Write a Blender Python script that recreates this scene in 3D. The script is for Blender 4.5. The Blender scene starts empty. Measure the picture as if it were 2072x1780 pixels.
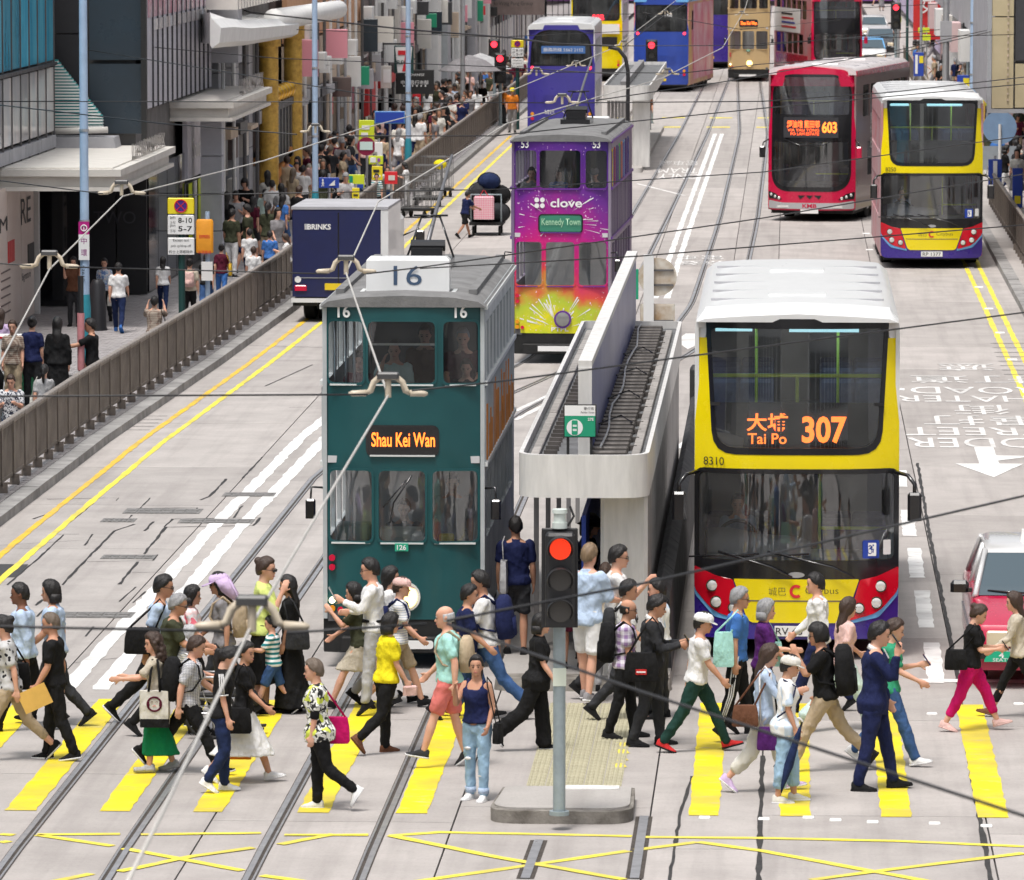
import bpy, bmesh, math, random
from mathutils import Vector, Matrix, noise
from mathutils.geometry import delaunay_2d_cdt
R = math.radians
rnd = random.Random(7)
scene = bpy.context.scene
# ---------------------------------------------------------------- camera
CAM_H = 9.4
FPX, IMW, IMH = 12000.0, 2071.0, 1780.0      # focal length and picture size in one pixel unit
CX0, CY0, HORIZON, VPX = IMW / 2, IMH / 2, -240.0, 1600.0
PITCH = math.atan((CY0 - HORIZON) / FPX)
YAW = math.atan((VPX - CX0) * math.cos(PITCH) / FPX)
cam_data = bpy.data.cameras.new('camera')
cam = bpy.data.objects.new('camera', cam_data)
scene.collection.objects.link(cam)
cam.location = (0, 0, CAM_H)
cam.rotation_euler = (math.pi / 2 - PITCH, 0, YAW)
cam_data.sensor_width = 36
cam_data.lens = 36 * FPX / IMW
cam_data.clip_start, cam_data.clip_end = 1.0, 2500
cam_data.dof.use_dof = True
cam_data.dof.focus_distance = 82
cam_data.dof.aperture_fstop = 9.0
scene.camera = cam
# ---------------------------------------------------------------- light
SUN_EL, SUN_AZ = R(70), R(205)
world = bpy.data.worlds.new('World')
scene.world = world
world.use_nodes = True
wn = world.node_tree
wbg = wn.nodes['Background']
wsky = wn.nodes.new('ShaderNodeTexSky')
wsky.sky_type = 'NISHITA'
wsky.sun_disc = False
wsky.sun_elevation, wsky.sun_rotation = SUN_EL, SUN_AZ
wsky.air_density, wsky.dust_density, wsky.ozone_density = 1.0, 5.0, 1.0
whs = wn.nodes.new('ShaderNodeHueSaturation')          # thin white cloud: the blue is nearly gone
whs.inputs['Saturation'].default_value = 0.28
wn.links.new(wsky.outputs[0], whs.inputs['Color'])
wn.links.new(whs.outputs[0], wbg.inputs[0])
wbg.inputs[1].default_value = 0.105
sun_d = bpy.data.lights.new('sun', 'SUN')
sun_d.energy, sun_d.angle, sun_d.color = 1.5, R(12), (1.0, 0.95, 0.90)
sun = bpy.data.objects.new('sun', sun_d)
scene.collection.objects.link(sun)
sun.rotation_euler = (math.pi / 2 - SUN_EL, 0, math.pi - SUN_AZ)
sun.location = (0, 40, 60)
scene.view_settings.view_transform = 'Standard'
scene.view_settings.look = 'None'
scene.view_settings.gamma = 1.0
scene.view_settings.exposure = 0.80
scene.render.engine = 'CYCLES'
scene.cycles.max_bounces = 7
scene.cycles.transparent_max_bounces = 10
scene.cycles.caustics_reflective = scene.cycles.caustics_refractive = False
scene.cycles.sample_clamp_indirect = 6.0
# ---------------------------------------------------------------- photo pixel -> place on the ground / at a distance
_f = Vector((-math.sin(YAW) * math.cos(PITCH), math.cos(YAW) * math.cos(PITCH), -math.sin(PITCH)))
_r = Vector((math.cos(YAW), math.sin(YAW), 0))
_u = _r.cross(_f)
def ray(px, py):
 return _f + _r * ((px - CX0) / FPX) + _u * (-(py - CY0) / FPX)
def g(px, py, z=0.0):
 d = ray(px, py); t = (z - CAM_H) / d.z
 return Vector((d.x * t, d.y * t, z))
def at(px, py, Y):
 d = ray(px, py); t = Y / d.y
 return Vector((d.x * t, Y, CAM_H + d.z * t))
def px_per_m(Y):
 return FPX / (Y * math.cos(PITCH))
# ---------------------------------------------------------------- materials
MATS = {}
def _n(nt, t, **kw):
 n = nt.nodes.new(t)
 for k, v in kw.items():
  if k in n.inputs.keys(): n.inputs[k].default_value = v
  else: setattr(n, k, v)
 return n
def c4(c): return (c[0], c[1], c[2], 1.0)
def mat(name, col, rough=0.6, metal=0.0, var=0.0, vscale=6.0, bump=0.0, bscale=40.0, coat=0.0, emit=0.0, spec=0.5, col2=None, stretch=None, rand=0.0, bdist=0.02):
 """principled paint / cloth / metal with procedural wear: var mixes towards a darker (or col2) tone by noise"""
 if name in MATS: return MATS[name]
 m = bpy.data.materials.new(name); m.use_nodes = True
 nt = m.node_tree; b = nt.nodes['Principled BSDF']; L = nt.links.new
 b.inputs['Base Color'].default_value = c4(col)
 b.inputs['Roughness'].default_value = rough
 b.inputs['Metallic'].default_value = metal
 b.inputs['Specular IOR Level'].default_value = spec
 b.inputs['Coat Weight'].default_value = coat
 b.inputs['Coat Roughness'].default_value = 0.08
 if emit:
  b.inputs['Emission Color'].default_value = c4(col); b.inputs['Emission Strength'].default_value = emit
 tc = None
 if var or bump:
  tc = _n(nt, 'ShaderNodeTexCoord')
  src = tc.outputs['Object']
  if stretch:
   mp = _n(nt, 'ShaderNodeMapping'); mp.inputs['Scale'].default_value = stretch
   L(src, mp.inputs[0]); src = mp.outputs[0]
 if var:
  nz = _n(nt, 'ShaderNodeTexNoise', Scale=vscale, Detail=6.0, Roughness=0.62); L(src, nz.inputs['Vector'])
  rp = _n(nt, 'ShaderNodeValToRGB'); rp.color_ramp.elements[0].position = 0.3; rp.color_ramp.elements[1].position = 0.72
  L(nz.outputs[0], rp.inputs[0])
  mx = _n(nt, 'ShaderNodeMix', data_type='RGBA'); mx.inputs[6].default_value = c4(col)
  d = col2 if col2 else tuple(x * (1 - var) for x in col)
  mx.inputs[7].default_value = c4(d); L(rp.outputs[0], mx.inputs[0])
  out = mx.outputs[2]
  if rand:
   oi = _n(nt, 'ShaderNodeObjectInfo'); mr = _n(nt, 'ShaderNodeMapRange')
   mr.inputs['To Min'].default_value = 1 - rand; mr.inputs['To Max'].default_value = 1 + rand
   L(oi.outputs['Random'], mr.inputs[0])
   vm = _n(nt, 'ShaderNodeVectorMath', operation='SCALE'); L(out, vm.inputs[0]); L(mr.outputs[0], vm.inputs['Scale']); out = vm.outputs[0]
  L(out, b.inputs['Base Color'])
  mr2 = _n(nt, 'ShaderNodeMapRange'); mr2.inputs['To Min'].default_value = max(0.02, rough - 0.08); mr2.inputs['To Max'].default_value = min(1, rough + 0.12)
  L(rp.outputs[0], mr2.inputs[0]); L(mr2.outputs[0], b.inputs['Roughness'])
 if bump:
  nb = _n(nt, 'ShaderNodeTexNoise', Scale=bscale, Detail=4.0); L(src, nb.inputs['Vector'])
  bp = _n(nt, 'ShaderNodeBump', Strength=bump, Distance=bdist); L(nb.outputs[0], bp.inputs['Height']); L(bp.outputs[0], b.inputs['Normal'])
 MATS[name] = m
 return m
def glass(name, tint=(0.55, 0.6, 0.62), clear=0.75, refl=1.0, rough=0.02, film=0.10, ior=1.6):
 """window pane: partly see-through, partly mirror by angle"""
 if name in MATS: return MATS[name]
 m = bpy.data.materials.new(name); m.use_nodes = True
 nt = m.node_tree; L = nt.links.new; nt.nodes.remove(nt.nodes['Principled BSDF']); out = nt.nodes['Material Output']
 tr = _n(nt, 'ShaderNodeBsdfTransparent'); tr.inputs[0].default_value = c4(tuple(x * clear for x in tint))
 gl = _n(nt, 'ShaderNodeBsdfGlossy', Roughness=rough); gl.inputs[0].default_value = c4((refl, refl, refl))
 fr = _n(nt, 'ShaderNodeFresnel', IOR=ior)
 mx = _n(nt, 'ShaderNodeMixShader'); L(fr.outputs[0], mx.inputs[0]); L(tr.outputs[0], mx.inputs[1]); L(gl.outputs[0], mx.inputs[2])
 df = _n(nt, 'ShaderNodeBsdfDiffuse'); df.inputs[0].default_value = (.55, .57, .58, 1)      # dust film that also paints in veiling glare
 tc = _n(nt, 'ShaderNodeTexCoord'); nz = _n(nt, 'ShaderNodeTexNoise', Scale=1.7, Detail=5.0); L(tc.outputs['Object'], nz.inputs['Vector'])
 mr = _n(nt, 'ShaderNodeMapRange'); mr.inputs['From Min'].default_value = .35; mr.inputs['From Max'].default_value = .7; mr.inputs['To Max'].default_value = film * 2; mr.inputs['To Min'].default_value = film * .35; L(nz.outputs[0], mr.inputs[0])
 m2 = _n(nt, 'ShaderNodeMixShader'); L(mr.outputs[0], m2.inputs[0]); L(mx.outputs[0], m2.inputs[1]); L(df.outputs[0], m2.inputs[2])
 L(m2.outputs[0], out.inputs[0]); MATS[name] = m
 return m
def concrete(name, col, dark, rand=0.10, streak=(1, 1, 1)):
 """worn street concrete: broad stains, fine speckle, tyre-polished streaks along the street; world space so that bays join up"""
 if name in MATS: return MATS[name]
 m = bpy.data.materials.new(name); m.use_nodes = True
 nt = m.node_tree; b = nt.nodes['Principled BSDF']; L = nt.links.new
 geo = _n(nt, 'ShaderNodeNewGeometry'); oi = _n(nt, 'ShaderNodeObjectInfo')
 add = _n(nt, 'ShaderNodeVectorMath', operation='ADD'); sc = _n(nt, 'ShaderNodeVectorMath', operation='SCALE')
 cmb = _n(nt, 'ShaderNodeCombineXYZ'); L(oi.outputs['Random'], cmb.inputs[0]); L(oi.outputs['Random'], cmb.inputs[1])
 L(cmb.outputs[0], sc.inputs[0]); sc.inputs['Scale'].default_value = 37.0
 L(geo.outputs['Position'], add.inputs[0]); L(sc.outputs[0], add.inputs[1])
 n1 = _n(nt, 'ShaderNodeTexNoise', Scale=0.9, Detail=7.0, Roughness=0.65); L(add.outputs[0], n1.inputs['Vector'])
 mp = _n(nt, 'ShaderNodeMapping'); mp.inputs['Scale'].default_value = (3.0, 0.12, 1.0); L(geo.outputs['Position'], mp.inputs[0])
 n2 = _n(nt, 'ShaderNodeTexNoise', Scale=1.0, Detail=5.0, Roughness=0.6); L(mp.outputs[0], n2.inputs['Vector'])
 mp3 = _n(nt, 'ShaderNodeMapping'); mp3.inputs['Scale'].default_value = (0.6, 6.0, 1.0); L(add.outputs[0], mp3.inputs[0])
 n4 = _n(nt, 'ShaderNodeTexNoise', Scale=2.0, Detail=6.0, Roughness=0.7); L(mp3.outputs[0], n4.inputs['Vector'])
 n3 = _n(nt, 'ShaderNodeTexNoise', Scale=26.0, Detail=3.0, Roughness=0.7); L(geo.outputs['Position'], n3.inputs['Vector'])
 def ramp(src, a, c):
  r = _n(nt, 'ShaderNodeMapRange'); r.inputs['From Min'].default_value = a; r.inputs['From Max'].default_value = c; L(src, r.inputs[0]); return r.outputs[0]
 def mixc(fac, A, Bc, amt):
  mu = _n(nt, 'ShaderNodeMath', operation='MULTIPLY'); L(fac, mu.inputs[0]); mu.inputs[1].default_value = amt
  x = _n(nt, 'ShaderNodeMix', data_type='RGBA'); L(mu.outputs[0], x.inputs[0])
  if isinstance(A, tuple): x.inputs[6].default_value = c4(A)
  else: L(A, x.inputs[6])
  x.inputs[7].default_value = c4(Bc); return x.outputs[2]
 c = mixc(ramp(n1.outputs[0], 0.38, 0.75), col, dark, 0.55)
 c = mixc(ramp(n2.outputs[0], 0.48, 0.78), c, dark, 0.55)
 c = mixc(ramp(n4.outputs[0], 0.55, 0.75), c, dark, 0.35)
 c = mixc(ramp(n3.outputs[0], 0.5, 0.8), c, tuple(x * 0.55 for x in dark), 0.30)
 mr = _n(nt, 'ShaderNodeMapRange'); mr.inputs['To Min'].default_value = 1 - rand; mr.inputs['To Max'].default_value = 1 + rand
 L(oi.outputs['Random'], mr.inputs[0])
 vm = _n(nt, 'ShaderNodeVectorMath', operation='SCALE'); L(c, vm.inputs[0]); L(mr.outputs[0], vm.inputs['Scale'])
 L(vm.outputs[0], b.inputs['Base Color']); b.inputs['Roughness'].default_value = 0.75; b.inputs['Specular IOR Level'].default_value = 0.3
 bp = _n(nt, 'ShaderNodeBump', Strength=0.25, Distance=0.01); L(n3.outputs[0], bp.inputs['Height']); L(bp.outputs[0], b.inputs['Normal'])
 MATS[name] = m
 return m
def worn_paint(name, col, under, amount=0.5):
 """road paint, scuffed through to the concrete in streaks along and across the street"""
 if name in MATS: return MATS[name]
 m = bpy.data.materials.new(name); m.use_nodes = True
 nt = m.node_tree; b = nt.nodes['Principled BSDF']; L = nt.links.new
 geo = _n(nt, 'ShaderNodeNewGeometry')
 mp = _n(nt, 'ShaderNodeMapping'); mp.inputs['Scale'].default_value = (1.6, 5.0, 1.0); L(geo.outputs['Position'], mp.inputs[0])
 n1 = _n(nt, 'ShaderNodeTexNoise', Scale=1.6, Detail=9.0, Roughness=0.72); L(mp.outputs[0], n1.inputs['Vector'])
 rp = _n(nt, 'ShaderNodeMapRange'); rp.inputs['From Min'].default_value = 0.66 - 0.14 * amount; rp.inputs['From Max'].default_value = 0.80 - 0.10 * amount; L(n1.outputs[0], rp.inputs[0])
 n2 = _n(nt, 'ShaderNodeTexNoise', Scale=1.1, Detail=4.0); L(geo.outputs['Position'], n2.inputs['Vector'])
 rp2 = _n(nt, 'ShaderNodeMapRange'); rp2.inputs['From Min'].default_value = 0.42; rp2.inputs['From Max'].default_value = 0.7; L(n2.outputs[0], rp2.inputs[0])
 a = _n(nt, 'ShaderNodeMix', data_type='RGBA'); a.inputs[6].default_value = c4(col); a.inputs[7].default_value = c4(tuple(x * 0.60 + 0.05 for x in col)); L(rp2.outputs[0], a.inputs[0])
 x = _n(nt, 'ShaderNodeMix', data_type='RGBA'); L(rp.outputs[0], x.inputs[0]); L(a.outputs[2], x.inputs[6]); x.inputs[7].default_value = c4(under)
 L(x.outputs[2], b.inputs['Base Color']); b.inputs['Roughness'].default_value = 0.6
 MATS[name] = m
 return m
def pattern(name, kind, a, bcol, scale=1.0, third=None, rough=0.85):
 """cloth or print pattern in the thing's own coordinates"""
 if name in MATS: return MATS[name]
 m = bpy.data.materials.new(name); m.use_nodes = True
 nt = m.node_tree; b = nt.nodes['Principled BSDF']; L = nt.links.new
 tc = _n(nt, 'ShaderNodeTexCoord'); sp = _n(nt, 'ShaderNodeSeparateXYZ'); L(tc.outputs['Object'], sp.inputs[0])
 def wave(sock, freq, duty):
  mu = _n(nt, 'ShaderNodeMath', operation='MULTIPLY'); L(sock, mu.inputs[0]); mu.inputs[1].default_value = freq
  fr = _n(nt, 'ShaderNodeMath', operation='FRACT'); L(mu.outputs[0], fr.inputs[0])
  gt = _n(nt, 'ShaderNodeMath', operation='LESS_THAN'); L(fr.outputs[0], gt.inputs[0]); gt.inputs[1].default_value = duty
  return gt.outputs[0]
 if kind == 'stripe': fac = wave(sp.outputs[2], 10 * scale, 0.5)
 elif kind == 'thinstripe': fac = wave(sp.outputs[2], 22 * scale, 0.3)
 elif kind == 'vstripe': fac = wave(sp.outputs[0], 12 * scale, 0.4)
 elif kind in ('check', 'gingham'):
  f1 = wave(sp.outputs[2], 14 * scale, 0.5); f2 = wave(sp.outputs[0], 14 * scale, 0.5)
  ad = _n(nt, 'ShaderNodeMath', operation='ADD'); L(f1, ad.inputs[0]); L(f2, ad.inputs[1])
  hf = _n(nt, 'ShaderNodeMath', operation='MULTIPLY'); L(ad.outputs[0], hf.inputs[0]); hf.inputs[1].default_value = 0.5; fac = hf.outputs[0]
 else:
  v = _n(nt, 'ShaderNodeTexVoronoi', Scale=18 * scale) if kind == 'dots' else _n(nt, 'ShaderNodeTexNoise', Scale=14 * scale, Detail=2.0, Distortion=1.5)
  L(tc.outputs['Object'], v.inputs['Vector'])
  r = _n(nt, 'ShaderNodeMapRange'); L(v.outputs[0], r.inputs[0])
  r.inputs['From Min'].default_value, r.inputs['From Max'].default_value = (0.30, 0.36) if kind == 'dots' else (0.50, 0.53)
  fac = r.outputs[0]
 x = _n(nt, 'ShaderNodeMix', data_type='RGBA'); L(fac, x.inputs[0]); x.inputs[6].default_value = c4(a); x.inputs[7].default_value = c4(bcol)
 o = x.outputs[2]
 if third:
  v = _n(nt, 'ShaderNodeTexNoise', Scale=9 * scale, Detail=1.0); L(tc.outputs['Object'], v.inputs['Vector'])
  r = _n(nt, 'ShaderNodeMapRange'); r.inputs['From Min'].default_value = 0.56; r.inputs['From Max'].default_value = 0.58; L(v.outputs[0], r.inputs[0])
  y = _n(nt, 'ShaderNodeMix', data_type='RGBA'); L(r.outputs[0], y.inputs[0]); L(o, y.inputs[6]); y.inputs[7].default_value = c4(third); o = y.outputs[2]
 L(o, b.inputs['Base Color']); b.inputs['Roughness'].default_value = rough; b.inputs['Specular IOR Level'].default_value = 0.2
 MATS[name] = m
 return m
# ---------------------------------------------------------------- mesh building
class MB:
 def __init__(s): s.v = []; s.f = []; s.m = []
 def add(s, vs, fs, mi=0):
  o = len(s.v); s.v += [tuple(p) for p in vs]
  for f in fs: s.f.append(tuple(o + i for i in f)); s.m.append(mi)
  return s
 def box(s, x0, x1, y0, y1, z0, z1, mi=0, mtx=None):
  vs = [Vector(p) for p in ((x0, y0, z0), (x1, y0, z0), (x1, y1, z0), (x0, y1, z0), (x0, y0, z1), (x1, y0, z1), (x1, y1, z1), (x0, y1, z1))]
  if mtx: vs = [mtx @ p for p in vs]
  return s.add(vs, [(3, 2, 1, 0), (4, 5, 6, 7), (0, 1, 5, 4), (1, 2, 6, 5), (2, 3, 7, 6), (3, 0, 4, 7)], mi)
 def bbox(s, x0, x1, y0, y1, z0, z1, b=0.01, mi=0):
  """box with chamfered vertical and top edges"""
  def ring(i, z): return [(x0 + i, y0 + b, z), (x0 + b, y0 + i, z), (x1 - b, y0 + i, z), (x1 - i, y0 + b, z), (x1 - i, y1 - b, z), (x1 - b, y1 - i, z), (x0 + b, y1 - i, z), (x0 + i, y1 - b, z)]
  return s.loft([ring(0, z0), ring(0, z1 - b), ring(b * .8, z1)], mi=mi)
 def loft(s, rings, mi=0, cap=True, closed=False):
  n = len(rings[0]); o = len(s.v)
  for r in rings: s.v += [tuple(p) for p in r]
  k = len(rings)
  for i in range(k if closed else k - 1):
   a, b = o + i * n, o + ((i + 1) % k) * n
   for j in range(n):
    s.f.append((a + j, a + (j + 1) % n, b + (j + 1) % n, b + j)); s.m.append(mi)
  if cap and not closed:
   s.f.append(tuple(o + n - 1 - j for j in range(n))); s.m.append(mi)
   s.f.append(tuple(o + (k - 1) * n + j for j in range(n))); s.m.append(mi)
  return s
 def tube(s, pts, r, n=8, mi=0, flat=1.0, cap=True, closed=False):
  pts = [Vector(p) for p in pts]; rs = r if isinstance(r, (list, tuple)) else [r] * len(pts)
  rings = []; ref = None
  for i, p in enumerate(pts):
   if closed: d = pts[(i + 1) % len(pts)] - pts[i - 1]
   else: d = pts[min(i + 1, len(pts) - 1)] - pts[max(i - 1, 0)]
   if d.length < 1e-9: d = Vector((0, 0, 1))
   d.normalize()
   if ref is None: ref = Vector((1, 0, 0)) if abs(d.x) < 0.9 else Vector((0, 1, 0))
   a = (ref - d * ref.dot(d)).normalized(); b = d.cross(a); ref = a
   rings.append([p + (a * math.cos(t) + b * math.sin(t) * flat) * rs[i] for t in (2 * math.pi * j / n for j in range(n))])
  return s.loft(rings, mi, cap, closed)
 def cyl(s, x, y, z0, z1, r, n=16, mi=0, r2=None):
  return s.loft([[(x + q * math.cos(t), y + q * math.sin(t), z) for t in (2 * math.pi * j / n for j in range(n))] for z, q in ((z0, r), (z1, r if r2 is None else r2))], mi)
 def disc(s, c, nrm, r, th, n=16, mi=0):
  c, nrm = Vector(c), Vector(nrm).normalized()
  return s.tube([c, c + nrm * th], r, n, mi)
 def ball(s, c, r, n=10, k=6, mi=0):
  c = Vector(c); r = r if isinstance(r, tuple) else (r, r, r)
  rings = [[(c.x + r[0] * math.sin(a) * math.cos(t), c.y + r[1] * math.sin(a) * math.sin(t), c.z - r[2] * math.cos(a)) for t in (2 * math.pi * j / n for j in range(n))] for a in (math.pi * (i + 0.15) / (k + 0.3) for i in range(k + 1))]
  return s.loft(rings, mi)
 def quad(s, a, b, c, d, mi=0): return s.add([a, b, c, d], [(0, 1, 2, 3)], mi)
 def panel(s, outer, holes=(), to3=None, t=0.03, grid=0.0, mi=0, mirim=None):
  """sheet with an outline and openings, thickness t, bent through to3(u, v, depth)"""
  to3 = to3 or (lambda u, v, d: (u, d, v))
  P, E = [], []
  def dens(l):
   if not grid: return l
   o = []
   for i in range(len(l)):
    a, b = l[i], l[(i + 1) % len(l)]; k = max(1, int(math.dist(a, b) / grid))
    o += [(a[0] + (b[0] - a[0]) * j / k, a[1] + (b[1] - a[1]) * j / k) for j in range(k)]
   return o
  loops = []
  for l in [outer] + list(holes):
   l = dens(list(l)); o = len(P); P += [Vector(p) for p in l]; E += [(o + i, o + (i + 1) % len(l)) for i in range(len(l))]; loops.append((o, len(l)))
  if grid:
   us = [p.x for p in P]; vs = [p.y for p in P]; u0, u1, v0, v1 = min(us), max(us), min(vs), max(vs)
   nu, nv = max(1, int((u1 - u0) / grid)), max(1, int((v1 - v0) / grid))
   P += [Vector((u0 + (u1 - u0) * (i + .013) / nu, v0 + (v1 - v0) * (j + .017) / nv)) for i in range(1, nu) for j in range(1, nv)]
  rv, re, rf, ov, _, _ = delaunay_2d_cdt(P, E, [], 0, 1e-5)
  def inside(p, l):
   c = False
   for i in range(len(l)):
    a, b = l[i - 1], l[i]
    if (a[1] > p[1]) != (b[1] > p[1]) and p[0] < (b[0] - a[0]) * (p[1] - a[1]) / (b[1] - a[1]) + a[0]: c = not c
   return c
  if holes or True:
   keep = []
   for f in rf:
    cx = sum(rv[i].x for i in f) / len(f), sum(rv[i].y for i in f) / len(f)
    if inside(cx, outer) and not any(inside(cx, h_) for h_ in holes): keep.append(f)
   rf = keep
  o = len(s.v); n = len(rv)
  s.v += [tuple(to3(p.x, p.y, 0)) for p in rv] + [tuple(to3(p.x, p.y, t)) for p in rv]
  for f in rf:
   s.f.append(tuple(o + i for i in f)); s.m.append(mi)
   s.f.append(tuple(o + n + i for i in reversed(f))); s.m.append(mi)
  cnt = {}
  for f in rf:
   for i in range(len(f)):
    a, b = f[i], f[(i + 1) % len(f)]
    cnt[(a, b)] = cnt.get((a, b), 0) + 1
  for (a, b) in cnt:
   if (b, a) not in cnt:
    s.f.append((o + b, o + a, o + n + a, o + n + b)); s.m.append(mi if mirim is None else mirim)
  return s
 def mesh(s, name, mats, smooth=False, angle=None):
  me = bpy.data.meshes.new(name); me.from_pydata(s.v, [], s.f)
  for mm in (mats if isinstance(mats, (list, tuple)) else [mats]): me.materials.append(mm)
  if len(me.materials) > 1: me.polygons.foreach_set('material_index', s.m)
  if smooth: me.polygons.foreach_set('use_smooth', [True] * len(me.polygons))
  me.update()
  if smooth and angle: me.set_sharp_from_angle(angle=R(angle))
  return me
 def build(s, name, mats, parent=None, smooth=False, angle=None, loc=None, rotz=0):
  o = bpy.data.objects.new(name, s.mesh(name, mats, smooth, angle)); link(o)
  if parent: o.parent = parent
  if loc is not None: o.location = loc
  if rotz: o.rotation_euler.z = rotz
  return o
def link(o): scene.collection.objects.link(o); return o
def tag(o, label=None, cat=None, group=None, kind=None):
 for k, v in (('label', label), ('category', cat), ('group', group), ('kind', kind)):
  if v: o[k] = v
 return o
def thing(name, label, cat, loc=(0, 0, 0), rz=0, group=None):
 o = bpy.data.objects.new(name, None); link(o); o.empty_display_size = 0.2
 o.location = loc; o.rotation_euler.z = rz
 return tag(o, label, cat, group)
def inst(me, name, parent=None, loc=(0, 0, 0), rz=0, rot=None, scale=None):
 o = bpy.data.objects.new(name, me); link(o); o.parent = parent; o.location = loc
 o.rotation_euler = rot if rot else (0, 0, rz)
 if scale: o.scale = scale
 return o
def copy_tree(o, parent=None):
 c = o.copy(); link(c); c.parent = parent
 for ch in o.children: copy_tree(ch, c)
 return c
def rpoly(pts, r, n=4):
 """polygon with rounded corners; r one radius or one per corner"""
 out = []; k = len(pts)
 for i in range(k):
  p, a, b = Vector(pts[i]), Vector(pts[i - 1]), Vector(pts[(i + 1) % k])
  q = r[i] if isinstance(r, (list, tuple)) else r
  q = min(q, (a - p).length * .49, (b - p).length * .49)
  if q < 1e-4: out.append(tuple(p)); continue
  s, e = p + (a - p).normalized() * q, p + (b - p).normalized() * q
  for j in range(n + 1):
   t = j / n; out.append(tuple(s * (1 - t) ** 2 + p * 2 * t * (1 - t) + e * t * t))
 return out
def rrect(x0, z0, x1, z1, r=0.05, n=4): return rpoly([(x0, z0), (x1, z0), (x1, z1), (x0, z1)], r, n)
# ---------------------------------------------------------------- lettering (kept as curves until the end, then fitted into its box)
TEXTS = []
def text(body, parent, center, w, h, m, facing=(0, -1, 0), up=(0, 0, 1), name='lettering', th=0.004, bold=0.0, keep=False, label=None):
 """flat lettering of width w, height h, centred at a point of the parent's space, reading towards 'facing'"""
 cu = bpy.data.curves.new(name, 'FONT'); cu.body = body; cu.align_x = 'CENTER'; cu.align_y = 'CENTER'
 cu.resolution_u = 3; cu.offset = bold; cu.fill_mode = 'FRONT' if False else 'BOTH'; cu.extrude = 0.0
 o = bpy.data.objects.new(name, cu); link(o)
 TEXTS.append((o, parent, Vector(center), w, h, m, Vector(facing).normalized(), Vector(up).normalized(), th, keep, label))
def finish_texts():
 dg = bpy.context.evaluated_depsgraph_get()
 for o, parent, c, w, h, m, fa, up, th, keep, label in TEXTS:
  me = bpy.data.meshes.new_from_object(o.evaluated_get(dg))
  name = o.name.split('.')[0]; cu = o.data
  bpy.data.objects.remove(o); bpy.data.curves.remove(cu)
  if not me.vertices: continue
  xs = [v.co.x for v in me.vertices]; ys = [v.co.y for v in me.vertices]
  x0, x1, y0, y1 = min(xs), max(xs), min(ys), max(ys)
  sx, sy = w / max(x1 - x0, 1e-6), h / max(y1 - y0, 1e-6)
  if keep: sx = min(sx, sy)
  rt = up.cross(fa).normalized()
  for v in me.vertices:
   a, b = (v.co.x - (x0 + x1) / 2) * sx, (v.co.y - (y0 + y1) / 2) * sy
   v.co = c + rt * a + up * b + fa * th
  me.materials.clear(); me.materials.append(m); me.update()
  t = bpy.data.objects.new(name, me); link(t); t.parent = parent
  if label: t['label'] = label
# ---------------------------------------------------------------- shared paints
M_glassd = mat('dark shop glass', (0.012, 0.013, 0.016), 0.06, spec=0.9)
M_black = mat('black wall panel', (0.022, 0.022, 0.026), 0.45, var=0.3, vscale=1.5)
M_slate = mat('slate blue panel', (0.035, 0.05, 0.065), 0.3, var=0.3, vscale=1.2)
M_stone = mat('grey stone cladding', (0.42, 0.42, 0.445), 0.7, var=0.25, vscale=1.5, bump=.1, rand=.08)
M_stone2 = mat('dark stone cladding', (0.13, 0.125, 0.125), 0.6, var=0.35, vscale=1.5, rand=.1)
M_cream = mat('cream canopy paint', (0.68, 0.65, 0.60), 0.55, var=0.15, vscale=2)
M_whitep = mat('white panel paint', (0.76, 0.76, 0.75), 0.5, var=0.12, vscale=2)
M_lilac = mat('lilac grey cladding', (0.52, 0.51, 0.57), 0.4, var=0.2, vscale=2, rand=.08)
M_gold = mat('gold leaf column', (0.78, 0.50, 0.10), 0.42, 0.25, var=0.5, vscale=7, col2=(.45, .25, .05), bump=.3)
M_orange = mat('orange stucco', (0.70, 0.26, 0.05), 0.7, var=.3, vscale=4)
M_beige = mat('beige stone', (0.60, 0.48, 0.37), 0.7, var=.25, vscale=1.5, rand=.05)
M_tan = mat('tan render', (0.66, 0.36, 0.20), 0.7, var=.25, vscale=2)
M_brown = mat('brown panel', (0.16, 0.12, 0.11), 0.6, var=.3, vscale=3)
M_teal = mat('teal curtain glass', (0.03, 0.34, 0.55), 0.15, var=.55, vscale=1.3, col2=(.12, .50, .66), spec=.5, stretch=(1, 1, .25), rand=.3)
M_pale = mat('pale reflecting glass', (0.50, 0.53, 0.56), 0.12, var=.6, vscale=1.1, col2=(.66, .58, .54), spec=.6, stretch=(1, 1, .4), rand=.25)  # pale reflected tones are put into the pane colour
M_alu = mat('aluminium', (0.55, 0.56, 0.58), 0.35, 0.7, var=.15, vscale=5)
M_dgrey = mat('dark grey metal', (0.07, 0.07, 0.075), 0.45, 0.3, var=.2, vscale=6)
M_red = mat('red shop sign', (0.62, 0.03, 0.03), 0.5, var=.15, vscale=4)
M_paper = mat('white sign face', (0.80, 0.80, 0.79), 0.5)
M_ink = mat('black lettering', (0.015, 0.015, 0.015), 0.6)
M_signyel = mat('yellow sign face', (0.80, 0.66, 0.02), 0.5)
M_lime = mat('lime bus stop sign', (0.62, 0.72, 0.03), 0.5)
M_blue = mat('blue sign face', (0.02, 0.06, 0.38), 0.45)
M_bluel = mat('light blue sign face', (0.10, 0.30, 0.62), 0.45)
M_redi = mat('red lettering', (0.65, 0.02, 0.03), 0.5)
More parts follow.
